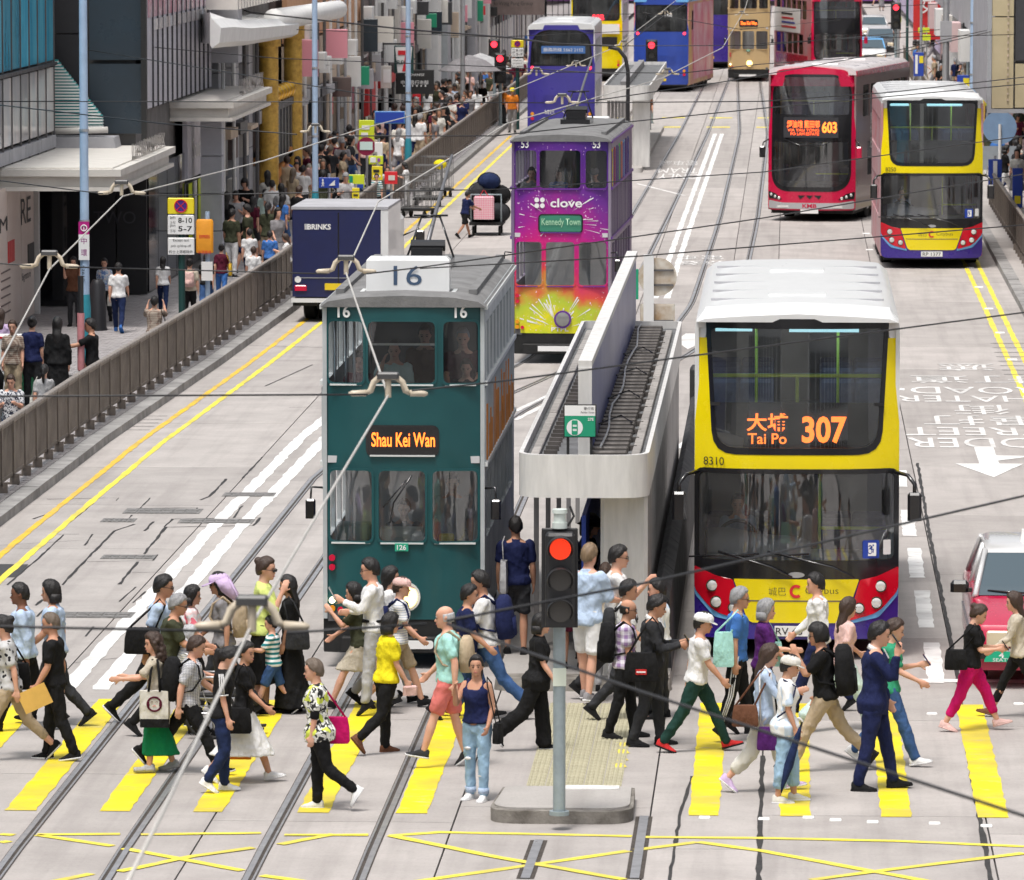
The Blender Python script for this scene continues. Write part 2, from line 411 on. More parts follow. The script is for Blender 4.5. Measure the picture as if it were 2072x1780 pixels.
# ---------------------------------------------------------------- colours used all over
CONC = (0.43, 0.40, 0.38); CONC_D = (0.29, 0.265, 0.255)
M_slab = concrete('road concrete', CONC, (0.235, 0.215, 0.205), 0.09)
M_tar = mat('joint tar', (0.035, 0.033, 0.032), 0.7, var=0.4, vscale=3)
M_kerb = mat('kerb granite', (0.36, 0.35, 0.34), 0.8, var=0.45, vscale=2.5, bump=0.3, rand=0.12)
M_brick = mat('paving brick', (0.47, 0.44, 0.44), 0.8, var=0.3, vscale=5, rand=0.18)
M_white = worn_paint('white road paint', (0.86, 0.86, 0.84), CONC, 1.0)
M_white_old = worn_paint('faded white road paint', (0.80, 0.79, 0.77), CONC, 1.25)
M_yel = worn_paint('yellow road paint', (0.80, 0.64, 0.006), CONC, 0.7)
M_yel2 = worn_paint('pale yellow road paint', (0.84, 0.70, 0.06), CONC, 0.75)
M_yel3 = worn_paint('ochre kerb line paint', (0.78, 0.50, 0.02), CONC, 1.0)
M_steel = mat('rail steel', (0.50, 0.50, 0.52), 0.35, 0.6, var=0.35, vscale=4)
M_rust = mat('rail groove grime', (0.075, 0.062, 0.052), 0.85, var=0.5, vscale=9, bump=0.6, bscale=30)
M_iron = mat('cast iron cover', (0.27, 0.26, 0.25), 0.6, 0.3, var=0.4, vscale=8, bump=0.6, bscale=60)
# ---------------------------------------------------------------- ground, road, concrete bays
MB().box(-400, 400, -120, 1600, -0.9, -0.6).build('ground', mat('city ground', (0.2, 0.19, 0.18), 0.9, var=0.3, vscale=0.2))['kind'] = 'structure'
road = MB().box(-12.2, 5.6, 10, 520, -0.5, -0.03).build('road', M_tar); road['kind'] = 'structure'
KL = [(10, -11.55), (85, -11.5), (99, -11.4), (115, -11.05), (130, -10.82), (600, -10.82)]
def lerp(tab, y):
 for (a, b), (c, d) in zip(tab, tab[1:]):
  if y <= c: return b + (d - b) * (y - a) / (c - a)
 return tab[-1][1]
def kerb_l(y): return lerp(KL, max(10, y))
KR = 5.06
def slab(x0, x1, y0, y1):
 gp = 0.009
 xa0, xa1 = (max(x0, kerb_l(y0) - .1), max(x0, kerb_l(y1) - .1)) if x0 < -11 else (x0, x0)
 p = [(xa0 + gp, y0 + gp), (x1 - gp, y0 + gp), (x1 - gp, y1 - gp), (xa1 + gp, y1 - gp)]
 MB().loft([[(x, y, -0.03) for x, y in p], [(x, y, 0.0) for x, y in p]]).build('concrete_bay', M_slab, road)
strips = [-11.7, -8.62, -5.78, -3.34, -1.38, -0.265, 2.0, 5.12]
rs = random.Random(3)
for x0, x1 in zip(strips, strips[1:]):
 y = 38 + rs.random() * 3
 while y < 515:
  st = rs.uniform(5.2, 7.8) if y < 190 else rs.uniform(13, 20) if y < 330 else 60
  slab(x0, x1, y, min(y + st, 518)); y += st
# ---------------------------------------------------------------- flat strips on the road
def strip_pts(pts, w, z, jag=0.0, step=0.35, seed=0):
 """ribbon along a polyline, with uneven edges"""
 rr = random.Random(seed); P = [Vector((p[0], p[1], 0)) for p in pts]; out = []
 for a, b in zip(P, P[1:]):
  k = max(1, int((b - a).length / step)) if jag else 1
  out += [a.lerp(b, i / k) for i in range(k)]
 out.append(P[-1]); vs, fs = [], []
 for i, p in enumerate(out):
  d = (out[min(i + 1, len(out) - 1)] - out[max(i - 1, 0)]).normalized(); s = Vector((-d.y, d.x, 0))
  for sg in (1, -1):
   q = p + s * sg * (w / 2 + (rr.uniform(-jag, jag) if jag else 0)); vs.append((q.x, q.y, z))
 for i in range(len(out) - 1): fs.append((2 * i + 1, 2 * i + 3, 2 * i + 2, 2 * i))
 return vs, fs
def ribbon(name, pts, w, m, z=0.005, jag=0.0, step=0.35, parent=road, seed=0, kind=None):
 mb = MB(); mb.add(*strip_pts(pts, w, z, jag, step, seed)); o = mb.build(name, m, parent)
 if kind: o['kind'] = kind
 return o
T1 = [(30, -6.55), (45, -6.85), (56, -6.98), (97, -6.98), (103, -6.6), (109, -5.6), (115, -4.75), (121, -4.4), (132, -4.2), (165, -3.95), (222, -3.6), (300, -3.4), (500, -3.4)]
T2 = [(30, -4.3), (45, -4.5), (56, -4.57), (99, -4.57), (104, -4.35), (110, -3.6), (117, -2.65), (124, -1.95), (132, -1.65), (165, -1.42), (222, -1.35), (280, -1.95), (500, -1.95)]
def smooth_track(tab, off):
 ys, y = [], 30.0
 while y < 480: ys.append(y); y += 1.5 if 94 < y < 140 else 9
 f = lambda y: (lerp(tab, y - 2) + lerp(tab, y - 1) + lerp(tab, y) + lerp(tab, y + 1) + lerp(tab, y + 2)) / 5
 out = []
 for y in ys:
  d = Vector((f(y + .5) - f(y - .5), 1.0)).normalized(); out.append((f(y) + off * d.y, y - off * d.x))
 return out
for tr, T in ((0, T1), (1, T2)):
 tk = link(bpy.data.objects.new('tram_track', None)); tk['kind'] = 'structure'
 for sd in (-0.525, 0.525):
  pts = smooth_track(T, sd)
  ribbon('rail_groove', pts, 0.135, M_rust, 0.003, parent=tk)
  for off, w, nm in ((-0.027, 0.056, 'rail'), (0.046, 0.020, 'guard_rail')):
   o2 = smooth_track(T, sd + off * (1 if sd < 0 else -1)); mb = MB()
   v0, f0 = strip_pts(o2, w, 0.0035); v1, _ = strip_pts(o2, w, 0.012); n = len(v0)
   mb.add(v0 + v1, [tuple(i + n for i in f) for f in f0] + [(2 * i, 2 * i + 2, 2 * i + 2 + n, 2 * i + n) for i in range(n // 2 - 1)] + [(2 * i + 3, 2 * i + 1, 2 * i + 1 + n, 2 * i + 3 + n) for i in range(n // 2 - 1)])
   mb.build(nm, M_steel, tk)
for pp in ([(1283, 1778), (1303, 1652)], [(1062, 1778), (1090, 1700)]):
 ribbon('steel_cover_plate', [g(*p) for p in pp], 0.09, M_steel, 0.012)
 ribbon('rail_groove', [g(*p) for p in pp], 0.17, M_rust, 0.0038)
for i, x in enumerate((-9.68, -8.72, -7.78, -6.82, -5.87, -4.80, -3.80, -0.84, 0.08, 1.1, 2.08, 3.05, 4.05)):
 ribbon('crossing_stripe', [(x, 59.35), (x, 67.6)], 0.31, M_yel, 0.0055 if i % 2 else 0.006, 0.012, 0.22, seed=i)
k = 0
for pts in ([(0, 1688), (28, 1690)], [(75, 1689), (243, 1688)], [(285, 1689), (528, 1686)], [(575, 1690), (745, 1690)], [(790, 1691), (890, 1684), (1278, 1692)], [(1299, 1694), (1540, 1696), (1810, 1702), (2071, 1713)],
   [(75, 1690), (228, 1712)], [(250, 1717), (490, 1762)], [(240, 1764), (390, 1733), (513, 1716)], [(0, 1705), (20, 1702)], [(80, 1790), (185, 1768)], [(566, 1709), (675, 1688)], [(530, 1772), (700, 1795)],
   [(790, 1691), (1010, 1736), (1262, 1780)], [(840, 1784), (1090, 1748), (1272, 1722)], [(1287, 1720), (1410, 1704)], [(1410, 1704), (1540, 1722), (1890, 1786)], [(1640, 1781), (1800, 1760), (2071, 1727)]):
 k += 1; ribbon('box_junction_line', [g(*p) for p in pts], 0.115, M_yel2, 0.0062 + 0.0009 * (k % 5), 0.008, 0.25, seed=k)
for x0, x1 in ((-8.42, -8.36), (-8.02, -7.95)):
 ribbon('double_white_line', [(x0, 68.4), (x0 + .02, 86), (x1 + .1, 100), (x1 + .5, 112), (x1 + 1.3, 124)], 0.2, M_white, 0.0055, 0.02, 0.3, seed=int(-x0 * 9))
for x0 in (-2.98, -2.72):
 ribbon('double_white_line', [(x0 - .05, 134), (x0, 160), (x0 + .18, 222)], 0.14, M_white, 0.0055, 0.012, 0.5, seed=int(-x0 * 9))
for a, b in (((1041, 832), (1118, 797)), ((1041, 850), (1112, 815)), ((1290, 372), (1385, 396))):
 ribbon('white_line', [g(*a), g(*b)], 0.12, M_white_old, 0.005, 0.01, 0.3, seed=a[1])
for i, (ya, yb) in enumerate(((952, 985), (1032, 1085), (1109, 1169), (1195, 1270), (1300, 1382))):
 a, b = g(1850, ya), g(1850, yb); xx = 1.72
 ribbon('lane_dash', [(xx + .03, b.y), (xx + .06, a.y)], 0.2, M_white, 0.0057, 0.012, 0.25, seed=i)
ribbon('stop_line', [(1.55, 69.65), (5.0, 69.6)], 0.28, M_white, 0.005, 0.01, 0.3)
for i in range(9):
 ribbon('lane_dash', [(-0.55 + .02 * i, 236 + i * 9), (-0.55 + .02 * i, 239 + i * 9)], 0.16, M_white_old, 0.0057, seed=i + 40)
for i in range(7):
 ribbon('crossing_stripe', [(-7.0 + i * 1.9, 228), (-6.1 + i * 1.9, 228)], 0.9, M_yel2, 0.0057, seed=i + 60)
 ribbon('crossing_stripe', [(-7.0 + i * 1.9, 237), (-6.1 + i * 1.9, 237)], 0.9, M_yel2, 0.0057, seed=i + 70)
for off, y0, seed in ((0.48, 74, 1), (0.88, 74, 2)):
 pts = [(kerb_l(y) + off, y) for y in (70, 85, 92, 99, 107, 115, 123, 130)] + [(kerb_l(y) + off, y) for y in (160, 220)]
 ribbon('kerb_line', pts, 0.105, M_yel3 if off < .5 else M_yel2, 0.0054, 0.012, 0.3, seed=seed)
for off in (0.42, 0.74):
 ribbon('kerb_line', [(KR - off, 104), (KR - off, 300)], 0.11, M_yel2, 0.0054, 0.01, 0.4, seed=int(off * 50))
for py, body, wd, hh in ((743, '遮', 1.1, 1.7), (768, '打道', 2.3, 1.7), (790, 'ROAD', 2.4, 1.5), (807, 'CHATER', 3.0, 1.3), (829, '街', 1.0, 1.9), (851, '畢打', 2.2, 1.9), (873, 'STREET', 2.9, 1.5), (896, 'PEDDER', 2.9, 1.7)):
 p = g(1950, py); text(body, road, (3.45, p.y, 0), wd, hh, M_white_old, (0, 0, 1), (0, -1, 0), 'road_lettering', 0.0065)
def flat_poly(name, pts, m, z, parent=road): MB().add([(p[0], p[1], z) for p in pts], [tuple(range(len(pts)))]).build(name, m, parent)
ar = g(2000, 936)
flat_poly('road_arrow', [(ar.x - .16, ar.y + 2.6), (ar.x - .16, ar.y - .2), (ar.x - .55, ar.y - .2), (ar.x, ar.y - 2.4), (ar.x + .55, ar.y - .2), (ar.x + .16, ar.y - .2), (ar.x + .16, ar.y + .3), (ar.x + .75, ar.y + 1.1), (ar.x + .16, ar.y + 1.2), (ar.x + .16, ar.y + 2.6)], M_white, 0.0058)
for px, py in ((1395, 690), (1392, 915)):
 q = g(px, py); flat_poly('road_arrow', [(q.x - .12, q.y + 2.0), (q.x - .3, q.y), (q.x, q.y - 2.2), (q.x + .3, q.y), (q.x + .1, q.y + 2.0)], M_white, 0.0058)
for py, body in ((330, '電車綫'), (345, 'TRAM'), (357, 'ONLY')):
 q = g(1372, py); text(body, road, (q.x, q.y, 0), 1.3, 3.4, M_white_old, (0, 0, 1), (0, -1, 0), 'road_lettering', 0.0065)
for py, body in ((521, '電車'), (532, '綫')):
 q = g(1425, py); text(body, road, (-2.25, q.y, 0), 1.2, 1.6, M_white_old, (0, 0, 1), (0, -1, 0), 'road_lettering', 0.0065)
def c9(x, y): return g(x * .2668, 890 + y * .2668)
for i, (w, pts) in enumerate(((.035, [(705, 480), (560, 600), (400, 710)]), (.03, [(1140, 440), (1060, 520)]), (.03, [(1000, 570), (960, 620)]), (.05, [(1450, 556), (1500, 515), (1040, 520), (970, 555)]),
  (.05, [(1245, 660), (1310, 600), (1975, 590), (1920, 650), (1265, 662)]), (.05, [(1260, 660), (1090, 865)]), (.045, [(1020, 640), (870, 690), (680, 880), (470, 1100)]), (.04, [(480, 720), (350, 845), (55, 1100)]),
  (.035, [(705, 715), (640, 800)]), (.05, [(1165, 620), (1095, 690)]), (.03, [(1195, 870), (1160, 915), (660, 925)]), (.05, [(1045, 925), (905, 1095)]), (.03, [(1030, 1115), (905, 1225)]), (.035, [(1105, 1150), (1005, 1235)]),
  (.05, [(330, 1210), (270, 1255)]), (.04, [(325, 1290), (275, 1340)]), (.035, [(710, 1415), (650, 1490)]), (.05, [(1715, 295), (1590, 430), (1515, 455)]), (.04, [(1990, 130), (1840, 290)]), (.03, [(355, 450), (900, 440), (880, 462)]),
  (.02, [(600, 715), (380, 715)]), (.02, [(0, 800), (720, 755)]), (.04, [(1835, 500), (1770, 590)]), (.03, [(250, 600), (430, 540)]), (.02, [(1000, 1005), (1540, 1000)]), (.02, [(560, 1690), (990, 1645)]))):
 ribbon('tar_seam', [c9(*p) for p in pts], w * .75, M_tar, 0.0042 + .0003 * (i % 4), w * .25, 0.3, seed=i)
for a, b in (((0, 60), (700, 95)), ((120, 610), (480, 320)), ((650, 480), (700, 420)), ((1700, 700), (1620, 790)), ((300, 900), (480, 890)), ((1200, 900), (1180, 1000))):
 ribbon('tar_seam', [g(a[0] * .2668 + 504, 690 + a[1] * .15), g(b[0] * .2668 + 504, 690 + b[1] * .15)], 0.03, M_tar, 0.0044, 0.006, 0.3, seed=a[0])
flat_poly('asphalt_patch', [c9(*p) for p in ((-200, 940), (215, 945), (125, 1042), (-200, 1045))], mat('asphalt', (0.06, 0.06, 0.062), 0.85, var=0.3, vscale=12, bump=.4), 0.0049)
for cx, cy, wd, ln in ((1235, 541, 1.15, .7), (688, 1328, 1.1, .6), (975, 888, .75, .5), (1640, 617, 1.1, .6), (900, 610, .5, .5), (1890, 415, .8, .6)):
 q = c9(cx, cy); mb = MB(); mb.box(q.x - wd / 2, q.x + wd / 2, q.y - ln / 2, q.y + ln / 2, 0.001, 0.0068)
 for i in range(6):
  for j in range(2):
   x0 = q.x - wd / 2 + .04 + i * (wd - .06) / 6; y0 = q.y - ln / 2 + .05 + j * (ln - .06) / 2
   mb.box(x0, x0 + (wd - .06) / 6 - .03, y0, y0 + (ln - .06) / 2 - .05, 0.007, 0.013)
 mb.build('manhole_cover', M_iron, road)
for i in range(5):                                       # gully grate bars by the left kerb
 q = g(262 + i * 9, 870 - i * 7); ribbon('gully_bar', [(q.x - .35, q.y), (q.x + .35, q.y + .02)], 0.05, M_iron, 0.009)
for i in range(8):                                       # gully grates by the right kerb
 q = g(2030, 695 + i * 9); ribbon('gully_bar', [(KR - .95, q.y), (KR - .1, q.y)], 0.07, M_iron, 0.009)
ribbon('tar_seam', [(2.09, 96), (2.04, 85.5), (2.02, 71), (1.95, 62.5), (1.92, 54)], 0.05, M_tar, 0.0046, 0.012, 0.3, seed=9)
ribbon('tar_seam', [(-0.265, 63.5), (-0.27, 54)], 0.05, M_tar, 0.0046, 0.012, 0.3, seed=11)
ribbon('tar_seam', [(-1.0, 62), (-1.08, 59.3), (-1.12, 54)], 0.035, M_tar, 0.0046, 0.01, 0.3, seed=12)
for px, py in ((1885, 1445), (2060, 1425), (1545, 1658), (1635, 1655), (1765, 1664), (1890, 1667), (1995, 1672), (1690, 1660), (1425, 1655)):
 q = g(px, py); MB().bbox(q.x - .06, q.x + .06, q.y - .05, q.y + .05, 0.001, 0.02, .01).build('road_stud', mat('stud white', (.8, .8, .78), .4), road)
for i in range(8):
 for x in (2.05, 4.4):
  MB().bbox(x - .1, x + .1, 110 + i * 7 - .12, 110 + i * 7 + .12, 0.001, 0.02, .01).build('road_stud', MATS['stud white'], road)
# ---------------------------------------------------------------- left pavement: slab, kerb stones, brick paving
PZ = 0.14
pvl = MB()
ysl = [20, 85, 99, 115, 130, 300, 520]
pvl.loft([[(-18.5, y, -0.5), (kerb_l(y) - .3, y, -0.5), (kerb_l(y) - .3, y, PZ - .02), (-18.5, y, PZ - .02)] for y in ysl])
pavement = pvl.build('pavement', M_tar); pavement['kind'] = 'structure'
def kerb_row(f, y0, y1, ysplit, side, parent):
 y = y0; rest = MB()
 while y < y1:
  y2 = min(y + 0.95, y1); mb = MB() if y < ysplit else rest
  a, b = f(y), f(y2); c, d = (a + .3 * side, b + .3 * side)
  lo, hi = sorted((a, c)), sorted((b, d)); r = rs.uniform(-.004, .004)
  mb.loft([[(lo[0], y + .006, -.4), (lo[1], y + .006, -.4), (lo[1] - (.03 if side < 0 else 0), y + .006, PZ + r), (lo[0] + (.03 if side > 0 else 0), y + .006, PZ + r)],
                 [(hi[0], y2 - .006, -.4), (hi[1], y2 - .006, -.4), (hi[1] - (.03 if side < 0 else 0), y2 - .006, PZ + r), (hi[0] + (.03 if side > 0 else 0), y2 - .006, PZ + r)]])
  if y < ysplit: mb.build('kerb_stone', M_kerb, parent)
  y = y2
 rest.build('far_kerb_stones', M_kerb, parent)['kind'] = 'stuff'
kerb_row(kerb_l, 76, 330, 190, -1, pavement)
bw, bl = 0.21, 0.105
me_brick = MB().loft([[(-bw / 2 + .006, -bl / 2 + .006, -.06), (bw / 2 - .006, -bl / 2 + .006, -.06), (bw / 2 - .006, bl / 2 - .006, -.06), (-bw / 2 + .006, bl / 2 - .006, -.06)],
                      [(-bw / 2 + .006, -bl / 2 + .006, 0), (bw / 2 - .006, -bl / 2 + .006, 0), (bw / 2 - .006, bl / 2 - .006, 0), (-bw / 2 + .006, bl / 2 - .006, 0)]]).mesh('paving_brick', M_brick)
cand, rest = [], MB()
y = 86.0; row = 0
while y < 172:
 kx = kerb_l(y) - .31; x = kx - bw / 2 - (bw / 2 if row % 2 else 0)
 while x > (-13.2 if y < 111 else -17.5):
  vis = (kx - x < .62 and y > 88) or (111 < y < 128 and -15.8 < x < -12.6)
  if vis: cand.append((y, x))
  else:
   z = PZ + rs.uniform(-.004, .003); a, b = bw / 2 - .006, bl / 2 - .006
   rest.add([(x - a, y - b, z), (x + a, y - b, z), (x + a, y + b, z), (x - a, y + b, z), (x - a, y - b, z - .03), (x + a, y - b, z - .03)], [(0, 1, 2, 3), (4, 5, 1, 0)])
  x -= bw
 y += bl; row += 1
cand.sort(key=lambda c: (c[0] + (6 if c[1] < -12.5 else 0)))
for i, (y, x) in enumerate(cand):
 z = PZ + rs.uniform(-.004, .003)
 if i < 290: inst(me_brick, 'paving_brick', pavement, (x, y, z))
 else:
  a, b = bw / 2 - .006, bl / 2 - .006
  rest.add([(x - a, y - b, z), (x + a, y - b, z), (x + a, y + b, z), (x - a, y + b, z), (x - a, y - b, z - .03), (x + a, y - b, z - .03)], [(0, 1, 2, 3), (4, 5, 1, 0)])
rest.build('paving', M_brick, pavement)['kind'] = 'stuff'
MB().box(-18.4, -11.87, 20, 85.9, PZ - .1, PZ).build('near_paving', M_brick, pavement)
MB().box(-18.4, kerb_l(200) - .31, 172.02, 515, PZ - .1, PZ).build('far_paving', M_brick, pavement)
pvr = MB().box(KR + .3, 14, 60, 520, -0.5, PZ - .003).build('pavement', M_slab); pvr['kind'] = 'structure'
kerb_row(lambda y: KR, 96, 330, 210, 1, pvr)
# ---------------------------------------------------------------- refuge islands
M_ref = concrete('refuge concrete', (0.40, 0.38, 0.36), (0.24, 0.225, 0.21), 0.03)
M_refk = mat('refuge kerb', (0.30, 0.28, 0.25), 0.85, var=0.6, vscale=3, bump=.4, col2=(.07, .06, .05))
isl = link(bpy.data.objects.new('traffic_island', None)); isl['kind'] = 'structure'
a, b = g(985, 1668), g(1280, 1668)
o1 = rpoly([(a.x, 58.75), (b.x, 58.75), (b.x - .02, 60.35), (a.x + .08, 60.35)], [.35, .35, .08, .08], 8)
o2 = [(x * .95 + (a.x + b.x) / 2 * .05, yy + (.1 if yy < 59.5 else -.06)) for x, yy in o1]
mb = MB(); mb.loft([[(x, yy, 0.0) for x, yy in o1], [(x, yy, .13) for x, yy in o1]]); mb.build('kerb', M_refk, isl)
mb = MB(); mb.loft([[(x, yy, .1) for x, yy in o2], [(x, yy, .15) for x, yy in o2]]); mb.build('island_top', M_ref, isl)
MB().box(-2.38, -1.72, 60.05, 60.28, .15, .162).build('painted_strip', M_white_old, isl)
q0, q1 = g(1000, 1404), g(1330, 1404)
mb = MB(); mb.loft([[(x, yy, 0) for x, yy in rrect(-3.42, 68.55, -1.36, 97, .5, 6)], [(x, yy, PZ) for x, yy in rrect(-3.40, 68.6, -1.38, 97, .5, 6)]])
mb.build('boarding_island', M_ref, isl)
mb = MB(); mb.loft([[(x, yy, 0) for x, yy in rrect(-3.43, 68.53, -1.35, 69.0, .2, 6)], [(x, yy, PZ + .006) for x, yy in rrect(-3.41, 68.56, -1.37, 69.0, .2, 6)]])
mb.build('kerb', M_refk, isl)
mb = MB(); mb.loft([[(x, yy, 0) for x, yy in rrect(-6.5, 192, -4.78, 226, .4, 6)], [(x, yy, PZ) for x, yy in rrect(-6.48, 192.1, -4.8, 226, .4, 6)]])
mb.build('boarding_island', M_ref, isl)
M_tac = mat('tactile tile', (0.46, 0.43, 0.30), 0.8, var=0.3, vscale=8, rand=.06)
tl = MB(); s = .20
tl.box(0, s - .008, 0, s - .008, 0, .004)
for i in range(4):
 for j in range(4): tl.cyl(.025 + i * .048, .025 + j * .048, .004, .012, .016, 6, r2=.011)
me_t = tl.mesh('tactile_tile', M_tac)
nx, ny, k = 5, 33, 0
for j in range(ny):
 for i in range(nx):
  inst(me_t, 'tactile_tile', road, (-2.72 + i * s, 60.9 + j * s, .0012 + rs.uniform(0, .001)))
for i in range(4):
 q = g(1262 - i * 3, 1507 + i * 14); ribbon('box_junction_line', [(q.x - .06, q.y), (q.x + .06, q.y + .02)], .3, M_yel2, .0061, .02, .05, seed=i)
# ---------------------------------------------------------------- buildings (only the street floors can be seen; they go on upwards)
def facade(root, x, side, y0, y1, z0, z1, m, nm, n=1, gap=0.02, depth=0.1, rows=1):
 """n x rows separate pieces on a street front at x; side -1 when the street lies to the +x of it"""
 for i in range(n):
  for j in range(rows):
   a, b = y0 + (y1 - y0) * i / n + gap / 2, y0 + (y1 - y0) * (i + 1) / n - gap / 2
   c, d = z0 + (z1 - z0) * j / rows + gap / 2, z0 + (z1 - z0) * (j + 1) / rows - gap / 2
   MB().box(*( (x - depth, x) if side < 0 else (x, x + depth)), a, b, c, d).build(nm, m, root)
def front(root, y, x0, x1, z0, z1, m, nm, n=1, gap=0.02, depth=0.08, rows=1):
 for i in range(n):
  for j in range(rows):
   a, b = x0 + (x1 - x0) * i / n + gap / 2, x0 + (x1 - x0) * (i + 1) / n - gap / 2
   c, d = z0 + (z1 - z0) * j / rows + gap / 2, z0 + (z1 - z0) * (j + 1) / rows - gap / 2
   MB().box(a, b, y - depth, y, c, d).build(nm, m, root)
def upper(root, x, side, y0, y1, z0, z1, m, far=8):
 lo, hi = (x - far, x - .12) if side < 0 else (x + .12, x + far)
 MB().box(lo, hi, y0, y1, 0.0, z1).build('wall', m, root)
M_tsg0 = mat('shop sign green', (.02, .30, .16), .5); M_pink0 = mat('pink shop sign', (.72, .30, .36), .5)
b1 = thing('office_building', 'building with teal glass panes above pale mirrored panes, nearest on the left pavement', 'building', (-16.3, 96, 0))
b1.location = (0, 0, 0)
upper(b1, -16.5, -1, 40, 131.2, 0, 10.5, M_stone2)
facade(b1, -16.3, -1, 115.2, 131.0, 5.42, 8.6, M_teal, 'glass_pane', 11, .09, .12)
facade(b1, -16.3, -1, 115.2, 131.0, 3.86, 5.34, M_pale, 'glass_pane', 11, .07, .12)
facade(b1, -16.25, -1, 115.2, 131.0, 3.52, 3.82, M_stone, 'soffit_panel', 6, .03, .2)
facade(b1, -16.3, -1, 60, 115.2, 3.5, 8.6, M_teal, 'far_glazing', 1, .04, .12)
for i in range(12): MB().box(-16.32, -16.275, 115.2 + i * 1.436 - .018, 115.2 + i * 1.436 + .018, 3.5, 8.6).build('mullion', M_stone2, b1)
MB().box(-16.32, -16.22, 115.2, 131, 5.35, 5.42).build('transom', M_dgrey, b1)
M_post = mat('pinkish poster panel', (0.62, 0.50, 0.44), 0.5, var=.3, vscale=1.2, col2=(.70, .62, .56))
facade(b1, -16.2, -1, 118.0, 126.6, 0.14, 3.1, M_post, 'shop_panel', 4, .03, .1)
MB().box(-16.35, -16.1, 126.62, 126.8, .14, 3.1).build('door_post', M_whitep, b1)
front(b1, 128.9, -16.4, -15.75, .14, 3.1, M_glassd, 'door_leaf', 1, .02, .06)
for z, bd, w, h in ((2.45, 'RE', 1.0, .55), (1.05, 'Signature', .9, .2)):
 text(bd, b1, (-16.2, 125.2, z), w * 1.6, h, M_ink, (1, 0, 0), (0, 0, 1), 'shop_lettering', .012)
text('M', b1, (-16.2, 121.6, 2.35), 1.2, .3, M_ink, (1, 0, 0), (0, 0, 1), 'shop_lettering', .012)
for yy, zz, mm in ((122.3, 1.5, M_red), (125.5, 1.25, M_ink)):
 MB().box(-16.2, -16.185, yy, yy + 1.0, zz, zz + .45).build('poster', mm, b1)
for i in range(6): MB().box(-16.2, -16.188, 121.2, 122.6, .5 + i * .17, .53 + i * .17).build('print_line', M_brown, b1)
def canopy(root, x0, x1, y0, y1, z0, z1, m):
 h = z1 - z0; mb = MB()
 mb.box(x0, x1, y0, y1, z0 + h * .68, z1); mb.box(x0, x1 - .14, y0 + .14, y1 - .1, z0 + h * .18, z0 + h * .679); mb.box(x0, x1 - .03, y0 + .03, y1 - .03, z0, z0 + h * .179)
 mb.box(x0, x1 - .2, y0 + .2, y1 - .2, z1, z1 + .03)
 return mb.build('canopy', m, root)
def standing(root, body, x, y0, y1, z, h, m):
 n = len(body)
 for i, ch in enumerate(body):
  yy = y0 + (y1 - y0) * (i + .5) / n
  for k in range(4): text(ch, root, (x - k * .035, yy, z + h / 2), (y1 - y0) / n * .78, h, m, (1, 0, 0), (0, 0, 1), 'standing_letter', .002, .012)
b2 = thing('office_building', 'dark panelled building behind two cream canopies with standing metal letters', 'building')
upper(b2, -14.55, -1, 132.7, 147.6, 0, 10.5, M_stone2, 10)
canopy(b2, -19.5, -13.8, 122.0, 132.9, 3.02, 3.47, M_cream)
canopy(b2, -15.6, -13.15, 140, 150.5, 3.74, 4.2, M_cream)
M_letter = mat('brushed letter metal', (0.62, 0.60, 0.57), .35, .6)
standing(b2, 'LANDMARK', -13.9, 125.8, 131.8, 3.5, .33, M_letter)
standing(b2, 'LANDMARK', -13.3, 144.2, 149.8, 4.24, .36, M_letter)
front(b2, 132.6, -16.5, -14.4, 0.14, 3.02, M_black, 'wall_panel', 3, .03, .08)
front(b2, 132.6, -16.5, -15.75, 3.5, 8.5, M_black, 'wall_panel', 1, .03, .08, 2)
front(b2, 132.55, -15.7, -14.45, 3.75, 5.35, M_slate, 'wall_panel', 1, .04, .08)
front(b2, 132.55, -15.7, -14.45, 5.4, 8.5, M_slate, 'wall_panel', 1, .04, .08)
MB().box(-14.5, -14.38, 132.3, 132.5, 3.6, 8.5).build('corner_trim', M_ink, b2)
text('TWO', b2, at(232, 440, 132.5), .95, .28, mat('etched letter', (.055, .055, .065), .4), (0, -1, 0), (0, 0, 1), 'shop_lettering', .012)
M_louv = mat('stair louvre white', (.72, .76, .74), .4); M_louv2 = mat('stair louvre teal', (.03, .30, .30), .4)
lv = MB()
for i in range(22):
 z = 3.95 + i * .068; xr = -15.28 - max(0, i - 3) * .055
 lv.box(-16.4, xr, 131.55, 131.75, z, z + .036, i % 1)
 lv.box(-16.4, xr - .02, 131.6, 131.8, z + .036, z + .068, 1)
lv.build('stair_louvre', [M_louv, M_louv2], b2)
MB().tube([(-16.4, 131.4, 3.86), (-15.15, 131.4, 3.9)], .075, 10).build('handrail_tube', M_cream, b2, True)
mb = MB(); mb.loft([[(x, yy, z) for x, z in ((-16.4, 3.05), (-15.35, 3.05), (-14.95, 3.5), (-15.0, 3.74), (-16.4, 3.74))] for yy in (131.2, 132.3)]); mb.build('bulkhead', M_stone, b2)
for i in range(4): MB().box(-16.4, -15.4, 131.0, 131.2, 2.95 + i * .11, 3.01 + i * .11).build('louvre_slat', M_stone, b2)
facade(b2, -14.4, -1, 132.7, 147.5, 4.3, 8.5, M_lilac, 'cladding_panel', 14, .03, .12)
for i in range(10): MB().box(-14.4, -14.37, 134 + i * 1.25, 134.9 + i * 1.25, 6.05, 6.3).build('cladding_insert', M_pale, b2)
facade(b2, -14.385, -1, 132.8, 147.5, 6.34, 8.5, mat('pink reflecting cladding', (.62, .25, .32), .25, var=.8, vscale=1.2, col2=(.5, .5, .55)), 'upper_cladding', 6, .03, .01)
